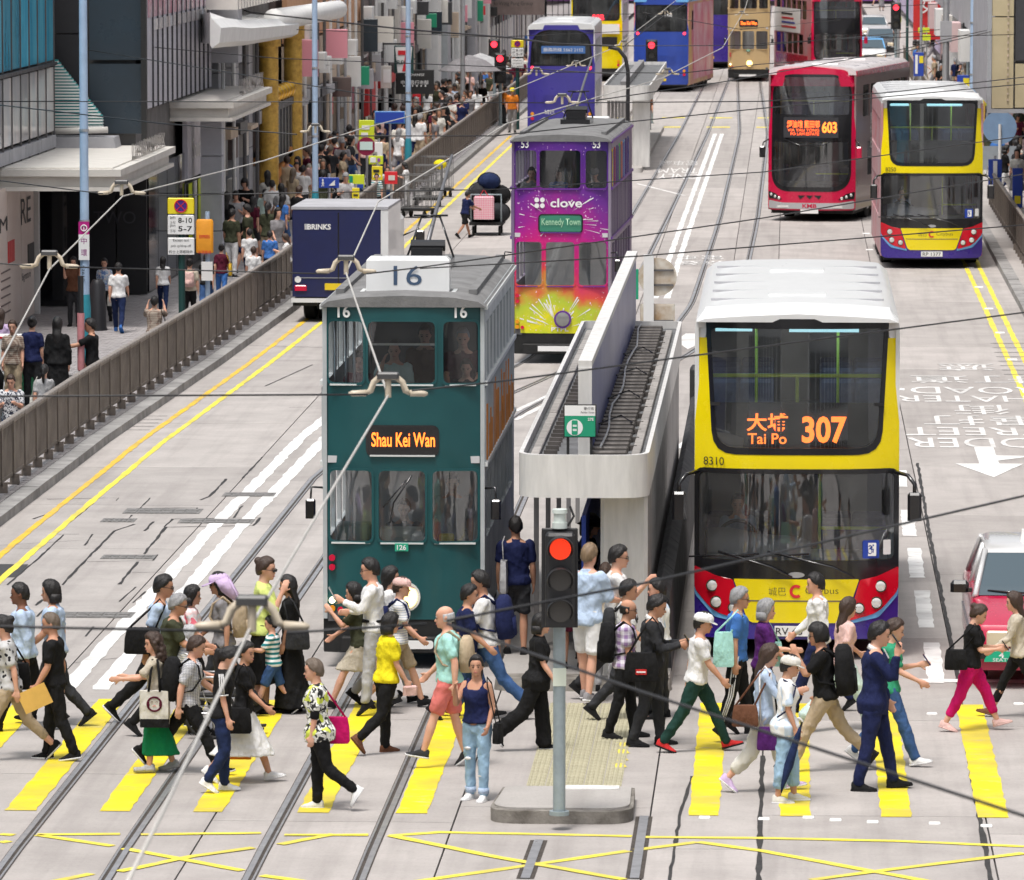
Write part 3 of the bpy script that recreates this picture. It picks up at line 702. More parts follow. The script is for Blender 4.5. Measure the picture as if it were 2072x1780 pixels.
facade(b2, -14.42, -1, 133, 141, .14, 3.0, M_glassd, 'shop_window', 4, .08, .1)
facade(b2, -14.35, -1, 141, 147.5, 2.3, 3.7, M_lilac, 'sign_band', 1, .02, .12)
facade(b2, -14.42, -1, 141, 147.5, .14, 2.25, M_stone2, 'shop_window', 4, .1, .1)
text('Southbelk', b2, (-14.35, 144.3, 3.0), 4.6, .5, M_paper, (1, 0, 0), (0, 0, 1), 'shop_lettering', .012)
for i, c in enumerate((M_lime, M_paper, M_lime, M_paper)): MB().box(-14.36, -14.34, 141.3 + i * 1.1, 142.0 + i * 1.1, .8, 2.2).build('poster', c, b2)
M_bstone = mat('blue grey column stone', (.46, .47, .52), .6, var=.2, vscale=2)
for i in range(4): MB().box(-14.14, -13.63, 142, 142.6, .14 + i * .9, .14 + (i + 1) * .9 - .02).build('column_stone', M_bstone, b2)
for i in range(13): MB().box(-14.4, -14.36, 133.7 + i * 1.06, 133.74 + i * 1.06, 4.3, 8.5).build('cladding_joint', M_dgrey, b2)
b3 = thing('office_building', 'grey stone building with a long white rounded canopy and two gilded columns', 'building')
upper(b3, -14.75, -1, 147.8, 169.2, 0, 10.5, M_stone2, 10)
for i, yy in enumerate((148.2, 152.6, 156.6, 162.4)):
 for j in range(5): MB().box(-14.8, -14.3, yy, yy + 1.1, .14 + j * 1.12, .14 + (j + 1) * 1.12 - .02).build('pillar_stone', M_stone, b3)
facade(b3, -14.7, -1, 149.4, 162.3, .14, 3.2, M_glassd, 'shop_window', 4, .3, .06)
facade(b3, -14.7, -1, 149.4, 162.3, 3.4, 5.4, M_slate, 'upper_window', 6, .25, .06)
cn = MB()
sec = [(-14.9, 5.5), (-13.62, 5.42), (-13.44, 5.55), (-13.4, 5.9), (-13.62, 6.12), (-14.9, 6.25)]
cn.loft([[(max(x, -13.66), 139.6, z + .06) for x, z in sec]] + [[(max(x, -14.0), 143, z) for x, z in sec]] + [[(x, yy, 5.5 + (z - 5.5) * kz - dz) for x, z in sec] for yy, dz, kz in ((147.5, .1, .9), (162, .28, .72))] + [[(-14.9 + (x + 14.9) * q, 162 + r_, 5.5 + (z - 5.5) * .72 - .28) for x, z in sec] for q, r_ in ((.97, .5), (.88, 1.0), (.7, 1.4), (.4, 1.6))])
cn.build('wing_canopy', M_whitep, b3)
cn = MB(); cn.tube([(-13.75, 158, 5.72), (-13.4, 176, 5.62), (-13.39, 176.4, 5.62)], [.30, .27, .1], 14); cn.build('canopy_tube', M_whitep, b3, True)
MB().box(-14.6, -13.72, 147.4, 148.4, 4.9, 6.6).build('corner_block', M_stone, b3)
rb = MB()
for i in range(26): rb.box(-14.6, -13.6, 146 + i * .8, 146.4 + i * .8, 6.25, 6.5 + .1 * (i % 2))
rb.build('canopy_ribs', M_cream, b3)['kind'] = 'stuff'
for yy in (158.6, 166.4):
 mb = MB(); mb.cyl(-13.95, yy, .14, 5.3, .26, 20); mb.cyl(-13.95, yy, .14, .5, .33, 20); mb.cyl(-13.95, yy, 5.0, 5.4, .33, 20)
 for j in range(8): mb.cyl(-13.95, yy, .9 + j * .5, .93 + j * .5, .272, 20)
 mb.build('gilded_column', M_gold, b3, True, 30)
MB().box(-14.6, -14.3, 160, 165.6, .14, 1.9).build('orange_pier', M_orange, b3)
mb = MB()
for i in range(7): mb.box(-14.05, -13.95, 159.6 + i * 1.0, 160.2 + i * 1.0, 1.9, 3.2);
mb.box(-14.12, -13.9, 159.2, 166, 3.2, 3.4); mb.box(-14.12, -13.9, 159.2, 166, 1.75, 1.9); mb.build('balcony_railing', M_dgrey, b3)
for i in range(7):
 mb = MB(); mb.tube([(-14.0, 159.7 + i * 1.0, 3.4), (-14.0, 159.7 + i, 3.5), (-14.0, 159.7 + i, 3.66), (-14.0, 159.7 + i, 3.8), (-14.0, 159.7 + i, 3.86)], [.08, .15, .2, .12, .03], 10); mb.build('gold_urn', mat('gilded urn', (.75, .42, .05), .3, .8), b3, True)
mb = MB(); mb.loft([[(-14.5, yy, z) for yy, z in ((160, 1.3), (165.6, 1.9), (165.6, 2.1), (160, 1.5))], [(-13.9, yy, z) for yy, z in ((160, 1.2), (165.6, 1.8), (165.6, 2.0), (160, 1.4))]]); mb.build('stair_string', M_orange, b3)
MB().box(-14.68, -14.6, 160, 165.6, 3.5, 5.4).build('roller_shutter', M_stone2, b3)
b4 = thing('shop_building', 'beige and tan shop building beyond the gilded columns', 'building')
upper(b4, -14.6, -1, 169.4, 199.5, 0, 10.5, M_brown, 10)
facade(b4, -14.4, -1, 169.6, 199.2, 3.2, 4.7, M_beige, 'cladding_panel', 4, .04, .15)
facade(b4, -14.38, -1, 169.6, 199.2, 4.75, 6.2, M_tan, 'cladding_panel', 4, .04, .15)
facade(b4, -14.5, -1, 169.6, 199.2, .14, 3.15, M_stone2, 'shop_window', 7, .5, .08)
for i in range(6): MB().box(-14.5, -14.2, 173.6 + i * 4.2, 174.3 + i * 4.2, .14, 3.15).build('pillar', M_beige, b4)
front(b4, 199.3, -14.3, -13.3, 4.0, 4.9, M_cream, 'projecting_sign', 1, .02, .15)
b5 = thing('shop_building', 'dark brown shop building behind the hanging red seven sign', 'building')
upper(b5, -14.6, -1, 199.7, 234, 0, 10.5, M_brown, 10)
facade(b5, -14.45, -1, 200, 233.5, 2.9, 5.8, M_brown, 'cladding_panel', 8, .06, .12)
facade(b5, -14.4, -1, 200, 233.5, 3.1, 3.9, M_pale, 'window_pane', 12, .9, .05)
facade(b5, -14.45, -1, 200, 233.5, .14, 2.8, M_glassd, 'shop_window', 9, .5, .08)
MB().box(-14.4, -14.2, 199.8, 203.5, .14, 2.7).build('red_pier', M_red, b5)
MB().box(-14.4, -14.1, 204, 212, 2.3, 2.6).build('red_fascia', M_red, b5)
for yy, mm in ((207, M_whitep), (214, M_cream), (222, M_beige)): MB().box(-14.6, -14.1, yy, yy + 1.2, .14, 5.5).build('pillar', mm, b5)
b6 = thing('office_building', 'pale pillared building with slate blue panels, beyond the black shop sign', 'building')
upper(b6, -14.6, -1, 234.2, 280, 0, 10.5, M_stone, 10)
for i, yy in enumerate((234.4, 241, 250, 262, 273)): MB().box(-14.7, -13.9, yy, yy + 2.2, .14, 5.6).build('pillar', M_whitep if i % 2 == 0 else M_stone, b6)
facade(b6, -14.35, -1, 243.4, 249.8, .14, 5.0, M_slate, 'wall_panel', 2, .05, .1)
facade(b6, -14.4, -1, 252.4, 280, .14, 3.0, M_glassd, 'shop_window', 6, .6, .1)
facade(b6, -14.35, -1, 236.7, 240.9, 1.4, 4.2, mat('green shop light box', (.25, .5, .42), .5), 'light_box', 2, .2, .1)
b7 = thing('office_building', 'brown fronted building with a name band over pale shop windows, far left of the street', 'building')
upper(b7, -14.4, -1, 280.3, 345, 0, 10.5, M_brown, 10)
facade(b7, -14.0, -1, 280.6, 344, 3.0, 5.2, M_brown, 'fascia', 1, .02, .3)
front(b7, 281, -14.0, -11.6, 3.1, 3.9, M_brown, 'name_board', 1, .02, .2)
text('Tan Wing Pang Group', b7, at(1035, 8, 280.75), 2.0, .22, M_ink, (0, -1, 0), (0, 0, 1), 'board_lettering', .03)
facade(b7, -14.2, -1, 281, 344, .14, 2.9, M_cream, 'shop_window', 10, .8, .1)
M_purple = mat('purple hoarding', (.32, .08, .42), .5, var=.4, vscale=1); M_lil2 = mat('lavender hoarding', (.60, .52, .72), .5, var=.3, vscale=1)
b8 = thing('shop_building', 'purple fronted shops closing the street far away beyond the gold tram', 'building')
MB().box(-14, 30, 452, 460, 0, 16).build('wall', M_stone2, b8)
front(b8, 451.9, -13.5, 25, .14, 3.4, M_purple, 'shop_front', 9, .5, .3)
front(b8, 451.5, -13.5, 25, 3.5, 6, M_lil2, 'fascia', 6, .3, .2)
b9 = thing('office_building', 'row of buildings far along the left pavement behind the yellow bus', 'building')
upper(b9, -14.4, -1, 345.5, 451, 0, 10.5, M_stone, 8)
facade(b9, -14.2, -1, 346, 450, .14, 3, M_glassd, 'shop_window', 12, 1.0, .1)
facade(b9, -14.1, -1, 346, 450, 3.1, 4.4, M_red, 'shop_sign', 7, 2.0, .2)
rd = random.Random(21); HOST = ((b3, 148, 166), (b4, 170, 199), (b5, 200, 233), (b6, 235, 279), (b7, 281, 344))
SIGNC = [M_whitep, M_cream, M_redi, M_brown, M_stone, M_tsg0, M_ink, M_beige, M_dgrey, M_pink0, M_slate, M_brown]
for h_, y0, y1 in HOST:
 n = int((y1 - y0) / 2.6)
 for i in range(n):
  y = y0 + (i + .5) * (y1 - y0) / n + rd.uniform(-.6, .6); x = -14.3
  if h_ is not b2: MB().cyl(x + .12, y - .9, .2, 5.8, .05, 6).build('drain_pipe', rd.choice((M_stone, M_stone2, M_whitep)), h_)
  z = rd.uniform(2.5, 4.4); w = rd.uniform(.4, .8); hh = rd.uniform(.4, 1.2)
  if h_ is not b2 and h_ is not b3 and rd.random() < .75: MB().bbox(x, x + w, y, y + .18, z, z + hh, .02).build('projecting_sign', rd.choice(SIGNC), h_)
  MB().box(x - .1, x + rd.uniform(.08, .3), y - .8, y + 1.2, 2.95, 3.05 + rd.uniform(0, .3)).build('ledge', rd.choice((M_stone, M_dgrey, M_beige)), h_)
  if h_ is not b2: MB().box(x - .08, x + .06, y - .6, y + .9, rd.uniform(1.9, 2.3), 2.9).build('shop_fascia', rd.choice(SIGNC), h_)
  MB().box(x - .1, x + .04, y - .5, y + .7, .4, 1.8).build('display_window', rd.choice((M_pale, M_glassd, M_post, M_cream)), h_)
  if rd.random() < .6 and h_ not in (b2, b3):
   a_ = MB().bbox(x, x + .4, y + .2, y + 1.0, z + 1.0, z + 1.5, .03).build('air_conditioner', M_whitep, h_); MB().cyl(x + .41, y + .6, z + 1.1, z + 1.11, .1, 8).build('drip_tray', M_dgrey, a_)
b10 = thing('office_building', 'beige overhanging building corner with a dark glass strip, upper right', 'building')
MB().box(9.2, 22, 60, 150, 0, 15).build('wall', M_stone, b10)
M_sand = mat('sand coloured panel', (.50, .42, .26), .6, var=.15, vscale=1.5)
x0 = at(1996, 100, 150).x; x1 = at(2049, 100, 150).x
front(b10, 150, x0 + .12, x1, 3.72, 6.0, M_sand, 'sand_panel', 1, .0, .3); front(b10, 150, x0 + .12, x1, 6.03, 9.5, M_sand, 'sand_panel', 1, .0, .3)
front(b10, 150.02, x0 + .0, x0 + .1, 3.6, 9.5, M_alu, 'edge_trim', 1, 0, .34)
front(b10, 150.03, x0, 9.2, 3.6, 3.7, M_alu, 'edge_trim', 1, 0, .36)
front(b10, 149.95, x1 + .03, 9.2, 4.9, 9.5, M_dgrey, 'dark_panel', 5, .03, .2)
front(b10, 149.97, x1 + .03, 9.2, 3.72, 4.85, M_sand, 'sand_panel', 1, .03, .25)
for i in range(22): MB().box(x1 - .16, x1 - .12, 149.66, 149.69, 3.9 + i * .16, 3.95 + i * .16).build('rivet', M_beige, b10)
MB().box(x0 + .2, 14, 150, 168, 3.6, 12).build('overhang', M_stone, b10)
b11 = thing('shop_building', 'pink and pale grey pillared arcade building on the right pavement', 'building')
MB().box(9.0, 22, 168.5, 300, 0, 15).build('wall', M_stone2, b11)
M_pink = mat('pink stone column', (.68, .50, .50), .6, var=.15, vscale=2)
for i, (yy, mm) in enumerate(((206, M_pink), (222, M_stone), (236, M_whitep), (252, M_stone), (268, M_whitep), (284, M_pink))):
 MB().box(7.2, 8.4, yy, yy + 2.5, .14, 5.8).build('pillar', mm, b11)
MB().box(7.0, 9.2, 176, 299, 3.6, 5.8).build('arcade_fascia', M_stone, b11)
facade(b11, 8.9, 1, 176, 299, .14, 3.4, M_stone, 'shop_front', 14, 1.2, .1)
for i in range(5): MB().box(6.6, 7.0, 232 + i * 13, 235 + i * 13, 2.4, 3.6).build('shop_sign', (M_whitep, M_pink, M_cream)[i % 3], b11)
b12 = thing('shop_building', 'red sign fronted shops far on the right behind the second red bus', 'building')
MB().box(8.0, 22, 301, 450, 0, 15).build('wall', M_brown, b12)
facade(b12, 7.6, 1, 302, 449, .14, 3.2, M_lil2, 'shop_front', 10, 1.0, .2)
front(b12, 302, 6.2, 7.6, 1.4, 5.5, M_red, 'red_banner', 1, .02, .15)
text('女', b12, (6.9, 301.8, 3.2), .7, 1.0, M_paper, (0, -1, 0), (0, 0, 1), 'sign_lettering', .03)
for i, (x0, x1, y0, h) in enumerate(((-30, -4, -22, 22), (3, 36, -30, 26))):
 bb = thing('office_building', ('banded office block behind the footbridge on the left', 'banded office block behind the footbridge on the right')[i], 'building')
 MB().box(x0, x1, y0 - 12, y0, 0, h).build('wall', M_whitep, bb)
 w = MB()
 for k in range(9):
  for c in range(12): w.box(x0 + .3 + c * (x1 - x0) / 12, x0 - .2 + (c + 1) * (x1 - x0) / 12, y0, y0 + .05, 1.0 + k * 2.6, 2.7 + k * 2.6)
 w.build('window_band', M_glassd, bb)
# ---------------------------------------------------------------- people: lofted limbs fused into continuous skins by a voxel remesh
import numpy as np
JOBS = []            # (object, voxel) pieces to be fused in one pass
def fuse_all():
 for o, vx, sm in JOBS:
  m = o.modifiers.new('fuse', 'REMESH'); m.mode = 'VOXEL'; m.voxel_size = vx; m.use_smooth_shade = True
  if sm:
   s = o.modifiers.new('soft', 'SMOOTH'); s.factor = 0.5; s.iterations = sm
 bpy.context.view_layer.update()
 dg = bpy.context.evaluated_depsgraph_get(); new = {}
 for o, vx, sm in JOBS:
  if o.data.name not in new:
   me = bpy.data.meshes.new_from_object(o.evaluated_get(dg)); new[o.data.name] = (o.data, me)
 old = {}
 for o, vx, sm in JOBS:
  o.modifiers.clear()
 for k, (a, b) in new.items():
  b.materials.clear()
  for mm in a.materials: b.materials.append(mm)
  if k.split('.')[0] in ('shirt', 'jacket', 'trousers', 'shorts', 'skirt'):           # folds pressed into the cloth
   n_v = len(b.vertices); co = np.empty(n_v * 3); b.vertices.foreach_get('co', co); co = co.reshape(-1, 3); nr = np.empty(n_v * 3); b.vertex_normals.foreach_get('vector', nr); nr = nr.reshape(-1, 3)
   x, y, z = co.T; ph = np.array([rnd.uniform(0, 6.28) for _ in range(8)]); leg = k[0] in 'ts' and not k.startswith('shirt')
   w1 = np.sin(11 * x + ph[0]) + np.sin(9 * y + 5 * z + ph[1]); w2 = np.sin(13 * z + 6 * x + ph[2])
   f1 = 1 - 2 * np.abs(np.sin((11 if leg else 16) * z + 14 * x + 10 * y + 1.3 * w1 + ph[3])); f2 = 1 - 2 * np.abs(np.sin(19 * y - 9 * z + 12 * x + 1.4 * w2 + ph[4])); f3 = np.sin(55 * x + 40 * z + 2 * w1 + ph[5]) * np.sin(48 * y - 30 * z + ph[6])
   d = np.maximum(.0052 * f1 + .0046 * f2 + .0016 * f3 + .002, -.0035)
   b.vertices.foreach_set('co', (co + nr * d[:, None]).ravel())
  a.user_remap(b); nm = k; bpy.data.meshes.remove(a); b.name = nm
 JOBS.clear()
SKIN = {'l': (0.66, 0.40, 0.29), 'm': (0.52, 0.30, 0.20), 'd': (0.20, 0.10, 0.065), 't': (0.40, 0.22, 0.14)}
HAIRC = {'k': (0.012, 0.010, 0.010), 'b': (0.055, 0.030, 0.020), 'g': (0.32, 0.32, 0.33), 'w': (0.55, 0.56, 0.58), 'n': (0.16, 0.12, 0.09), 'y': (0.25, 0.17, 0.10)}
COL = {'white': (.80, .80, .80), 'offwhite': (.70, .68, .62), 'black': (.012, .012, .013), 'char': (.035, .036, .04), 'navy': (.014, .02, .075), 'lblue': (.50, .62, .80), 'blue': (.06, .18, .50), 'jean': (.05, .11, .26), 'ljean': (.33, .50, .66), 'djean': (.016, .028, .085),
       'grey': (.26, .25, .26), 'lgrey': (.46, .46, .47), 'khaki': (.48, .38, .26), 'olive': (.055, .06, .035), 'beige': (.56, .50, .40), 'yellow': (.85, .72, .02), 'lime': (.68, .78, .24), 'mint': (.42, .76, .70), 'coral': (.72, .20, .18), 'pink': (.75, .50, .46),
       'magenta': (.60, .008, .14), 'green': (.04, .32, .17), 'dgreen': (.015, .05, .04), 'emerald': (.005, .19, .07), 'purple': (.10, .02, .16), 'lmint': (.62, .78, .72), 'red': (.55, .03, .03), 'maroon': (.10, .012, .03), 'brown': (.16, .07, .04), 'orange': (.80, .24, .03), 'lav': (.66, .50, .74), 'teal': (.02, .25, .28), 'gold': (.72, .46, .05)}
def cloth(c, kind=''):
 if c in MATS: return MATS[c]
 return mat('cloth ' + c + kind, COL[c], 0.88, var=0.24, vscale=5, bump=0.9, bscale=9, spec=0.2, bdist=.05, stretch=(1, 1, .55))
pattern('cloth tealstripe', 'stripe', (.80, .80, .78), (.02, .20, .22), 1.25)
pattern('cloth dotted', 'dots', (.02, .02, .022), (.7, .7, .7), 2.2)
pattern('cloth pinkprint', 'blot', (.80, .58, .58), (.75, .78, .80), .9, (.7, .15, .2))
pattern('cloth smallcheck', 'check', (.75, .75, .75), (.12, .13, .18), 4)
pattern('cloth limeprint', 'blot', (.80, .80, .76), (.03, .03, .03), 1.0, (.62, .70, .10))
pattern('cloth plaid', 'check', (.75, .72, .78), (.28, .18, .35), .8)
pattern('cloth whitestripe', 'thinstripe', (.78, .78, .78), (.40, .45, .55), 1.5)
pattern('cloth bluefloral', 'blot', (.55, .65, .75), (.15, .25, .5), 1.0, (.75, .7, .7))
pattern('cloth monofloral', 'blot', (.65, .66, .68), (.04, .045, .07), 1.3)
pattern('cloth brownplaid', 'check', (.20, .13, .10), (.42, .36, .30), 1.8)
pattern('cloth whiteprint', 'blot', (.80, .81, .82), (.80, .80, .78), .9, (.55, .66, .78))
pattern('cloth pinkcheck', 'check', (.7, .18, .28), (.75, .60, .60), 1.5)
pattern('cloth dotblack', 'dots', (.012, .012, .014), (.5, .5, .5), 1.0)
def P_(k): return MATS['cloth ' + k] if 'cloth ' + k in MATS else cloth(k)
def skin(k): return mat('skin ' + k, SKIN[k], 0.6, var=.18, vscale=9, col2=tuple(a * b for a, b in zip(SKIN[k], (.95, .78, .74))), spec=.25)
def hairm(k): return mat('hair ' + k, HAIRC[k], 0.45, var=.35, vscale=14, stretch=(3, 3, .6), bump=.5, bscale=40)
M_eye = mat('eye dark', (0.02, 0.015, 0.012), .25); M_lip = mat('lips', (.42, .14, .12), .5); M_brow = mat('eyebrow', (.03, .022, .018), .7)
M_frame = mat('spectacle frame', (.015, .015, .015), .3); M_lens = mat('dark lens', (.012, .012, .014), .1)
def dvec(a, b=0.0): return Vector((math.sin(R(a)) * math.cos(R(b)), math.sin(R(b)), -math.cos(R(a)) * math.cos(R(b))))
HEADP = [(0.0, .070, .030, .022), (.012, .088, .010, .040), (.035, .094, -.015, .052), (.06, .096, -.045, .060), (.085, .096, -.068, .066), (.112, .090, -.088, .070), (.14, .097, -.098, .073), (.168, .092, -.100, .073), (.195, .074, -.090, .066), (.218, .045, -.066, .048), (.232, .010, -.030, .022)]
def ell(cx, cy, cz, fx, bx, hw, n=14, M=None):
 """egg-shaped ring: fx ahead, bx behind, hw to each side"""
 out = []
 for j in range(n):
  t = 2 * math.pi * j / n; c, s = math.cos(t), math.sin(t)
  p = Vector((cx + (fx if c > 0 else bx) * c, cy + hw * s, cz)); out.append(M @ p if M else p)
 return out
def stick(mb, a, b, r0, r1, n=9, rm=None, tm=.45):
 """tapered limb with domed ends; rm swells it at tm"""
 a, b = Vector(a), Vector(b); d = b - a; pts, rs = [], []
 for t, q in ((-.25 * r0 / max(d.length, .01), .65), (0, 1.0)): pts.append(a + d * t); rs.append(r0 * q)
 if rm: pts.append(a + d * tm); rs.append(rm)
 for t, q in ((1.0, 1.0), (1 + .35 * r1 / max(d.length, .01), .6)): pts.append(a + d * t); rs.append(r1 * q)
 mb.tube(pts, rs, n)
class Pose: pass
def solve(p):
 """joint places for a 1.7 m figure that faces +x, left side +y; feet brought down to z = 0"""
 q = Pose(); k = p.get('girth', 1.0); fem = p.get('fem', 0)
 lean = p.get('lean', 2); q.k = k; q.fem = fem
 hipz = .88; q.hip, q.knee, q.ank, q.toe = {}, {}, {}, {}
 low = 9
 for s, key in ((1, 'L'), (-1, 'R')):
  h, kn = p['leg' + key]; h0 = Vector((0, s * .088, hipz)); tb = p.get('splay', 1.5) * s
  kn_ = h0 + dvec(h, tb) * .41; an = kn_ + dvec(h - kn, tb * .3) * .40
  fp = p.get('foot' + key)
  if fp is None: fp = (h - kn) * 0.9 if (h - kn) < -8 else (max(0, h - kn - 4) * .8)
  fd = Vector((math.cos(R(fp)), .12 * s, math.sin(R(fp)))).normalized(); dn = Vector((math.sin(R(fp)), 0, -math.cos(R(fp))))
  heel = an - fd * .055 + dn * .075; toe = an + fd * .175 + dn * .075
  q.hip[key], q.knee[key], q.ank[key], q.toe[key] = h0, kn_, an, (fd, dn)
  low = min(low, heel.z, toe.z)
 q.dz = -low
 base = Vector((0, 0, hipz))
 q.M = Matrix.Translation(base) @ Matrix.Rotation(R(lean), 4, 'Y') @ Matrix.Rotation(R(p.get('twist', 0)), 4, 'Z') @ Matrix.Translation(-base)
 q.neck = q.M @ Vector((-.01, 0, 1.42))
 q.MH = q.M @ Matrix.Translation((.0, 0, 1.465)) @ Matrix.Rotation(R(p.get('turn', 0)), 4, 'Z') @ Matrix.Rotation(R(p.get('nod', 4)), 4, 'Y') @ Matrix.Translation((.012, 0, 0))
 q.sh, q.el, q.wr, q.hd = {}, {}, {}, {}
 sw = (.168 if not fem else .148) * (.6 + .4 * k)
 for s, key in ((1, 'L'), (-1, 'R')):
  a, ab, e, inn = p.get('arm' + key, (0, 7, 12, 0))
  s0 = q.M @ Vector((-.005, s * sw, 1.365)); ud = dvec(a, ab * s)
  e0 = s0 + ud * .275; fd = dvec(a + e, (ab * .3 - inn) * s); w0 = e0 + fd * .235
  q.sh[key], q.el[key], q.wr[key], q.hd[key] = s0, e0, w0, fd
 off = Vector((0, 0, q.dz))
 for d in (q.hip, q.knee, q.ank, q.sh, q.el, q.wr):
  for key in d: d[key] = d[key] + off
 T = Matrix.Translation(off); q.M = T @ q.M; q.MH = T @ q.MH; q.neck = q.neck + off
 return q
TORSO = [(.80, .135, .095, .105), (.90, .165, .105, .125), (1.00, .150, .100, .100), (1.12, .148, .105, .098), (1.25, .166, .118, .112), (1.33, .168, .108, .112), (1.385, .148, .082, .095), (1.415, .105, .062, .075), (1.44, .062, .052, .062)]
TORSOF = [(.80, .140, .098, .110), (.90, .168, .105, .130), (1.01, .138, .092, .095), (1.12, .130, .100, .090), (1.24, .148, .135, .100), (1.32, .150, .108, .102), (1.375, .130, .076, .085), (1.405, .090, .056, .068), (1.43, .054, .046, .056)]
def torso(mb, q, grow, z0=.80, z1=1.5, hem=0.0, belly=0.0, n=16):
 T = TORSOF if q.fem else TORSO; rings = []
 zs = [z0] + [t[0] for t in T if z0 + .015 < t[0] <= z1]
 for z in zs:
  for a, b in zip(T, T[1:]):
   if z <= b[0] + 1e-6 or b is T[-1]:
    t = max(0, min(1, (z - a[0]) / (b[0] - a[0]))); v = [x + (y - x) * t for x, y in zip(a, b)]; break
  g_ = grow + (hem if z < .97 else 0); k = q.k if z < 1.36 else 1
  rings.append(ell(0, 0, z, v[2] * k + g_ + (belly if .9 < z < 1.2 else 0), v[3] * k + g_, v[1] * (.5 + .5 * k) + g_, n, q.M))
 mb.loft(rings)
def hand(mb, w, d, s, curl, n=6):
 """palm, four unequal bent fingers and a thumb that leaves the side of the palm"""
 d = d.normalized(); out = Vector((0, s, 0)); out = (out - d * out.dot(d)).normalized(); fwd = out.cross(d) * s   # thumb side
 if fwd.x < 0 and abs(d.z) > .5: fwd = -fwd
 pe = w + d * .085
 def slab_(c, a, b): return [c + fwd * a * x + out * b * y for x, y in ((-1, -.6), (-.5, -1), (.5, -1), (1, -.6), (1, .6), (.5, 1), (-.5, 1), (-1, .6))]
 mb.loft([slab_(w - d * .02, .024, .017), slab_(w + d * .03, .036, .016), slab_(w + d * .07, .040, .014), slab_(pe, .036, .010)])
 inn = -out
 for i, (o, l) in enumerate(((.030, .066), (.010, .076), (-.011, .070), (-.030, .052))):
  p0 = pe + fwd * o - d * .012; c1, c2 = R(curl * .5), R(curl)
  p1 = p0 + (d * math.cos(c1) + inn * math.sin(c1)) * l * .55; p2 = p1 + (d * math.cos(c2) + inn * math.sin(c2)) * l * .5
  mb.tube([p0, p1, p2], [.0110, .0105, .0085], n)
 t0 = w + d * .025 + fwd * .03; t1 = t0 + (d * .6 + fwd * .75 + inn * .2).normalized() * .04; t2 = t1 + (d * .9 + fwd * .25 + inn * .35).normalized() * .032
 mb.tube([t0, t1, t2], [.012, .0105, .008], n)
def body_mesh(q, p):
 mb = MB(); k = q.k
 torso(mb, q, -.006)
 mb.tube([q.M @ Vector((-.015, 0, 1.39)), q.M @ Vector((-.002, 0, 1.46)), q.MH @ Vector((-.012, 0, .045))], [.066, .056, .056], 12)
 rings = [[q.MH @ v for v in ell(0, 0, z, f, -b, hw, 16)] for z, f, b, hw in HEADP]
 mb.loft(rings)
 H = lambda x, y, z: q.MH @ Vector((x, y, z))
 mb.loft([[H(.085, -.006, .112), H(.085, .006, .112), H(.098, .0, .114)], [H(.085, -.017, .078), H(.085, .017, .078), H(.125, 0, .080)], [H(.08, -.014, .066), H(.08, .014, .066), H(.105, 0, .066)]])
 mb.ball(H(.088, 0, .046), (.013, .026, .010), 8, 4); mb.ball(H(.082, 0, .014), (.016, .022, .014), 8, 4)
 for s in (1, -1): mb.tube([H(-.012, s * .066, .075), H(-.006, s * .078, .10), H(-.02, s * .083, .125), H(-.03, s * .076, .118), H(-.026, s * .072, .09)], [.009, .012, .012, .010, .008], 6)
 for s, key in ((1, 'L'), (-1, 'R')):
  a = .9 + .1 * k; f = .88 if q.fem else 1
  mb.ball(q.sh[key], .047 * a * f, 10, 6)
  stick(mb, q.sh[key], q.el[key], .052 * a * f, .039 * a * f, 10, .050 * a * f, .4); stick(mb, q.el[key], q.wr[key], .041 * a * f, .027 * f, 10, .042 * f * a, .3)
  hand(mb, q.wr[key], q.hd[key], s, p.get('curl', 35))
  stick(mb, q.hip[key] + Vector((0, 0, .02)), q.knee[key], .078 * k, .049, 12, .073 * k, .4)
  stick(mb, q.knee[key], q.ank[key], .048, .035, 12, .054, .32)
  fd, dn = q.toe[key]; sd = fd.cross(dn).normalized(); an = q.ank[key]
  mb.loft([[an + fd * x + dn * z * .98 + sd * w_ for w_, z in ((-hw, .07), (-hw * .9, .03), (0, top), (hw * .9, .03), (hw, .07))] for x, hw, top in ((-.045, .020, .025), (0, .025, .0), (.06, .030, .035), (.12, .030, .055), (.15, .02, .062))])
 return mb
def top_mesh(q, p, grow=.019):
 mb = MB(); sl = p.get('sleeve', 'short'); z0 = p.get('hem', .86)
 torso(mb, q, grow, z0, 1.41 if sl != 'none' else 1.36, p.get('flare', .012), p.get('belly', 0))
 if sl == 'none':
  for s in (1, -1): mb.tube([q.M @ Vector((.05, s * .085, 1.33)), q.M @ Vector((0, s * .10, 1.415)), q.M @ Vector((-.05, s * .085, 1.33))], .028, 8)
  return mb
 mb.tube([q.M @ Vector((-.012, 0, 1.38)), q.M @ Vector((-.006, 0, 1.435))], [.085, .066 if not q.fem else .07], 14)
 wide = p.get('loose', 1.0)
 for s, key in ((1, 'L'), (-1, 'R')):
  sh, el, wr = q.sh[key], q.el[key], q.wr[key]; f = (.9 if q.fem else 1) * (.88 + .12 * q.k)
  mb.ball(sh + Vector((0, -s * .006, -.008)), .068 * f, 10, 6)
  if sl == 'short': stick(mb, sh, sh.lerp(el, .78), .068 * f, .066 * f * wide, 12)
  elif sl == 'half': stick(mb, sh, sh.lerp(el, 1.0), .068 * f, .062 * f * wide, 12)
  else: stick(mb, sh, el, .066 * f, .056 * f * wide, 12); stick(mb, el, el.lerp(wr, .95 if sl == 'long' else .5), .055 * f * wide, .044 * f * wide, 12)
 return mb
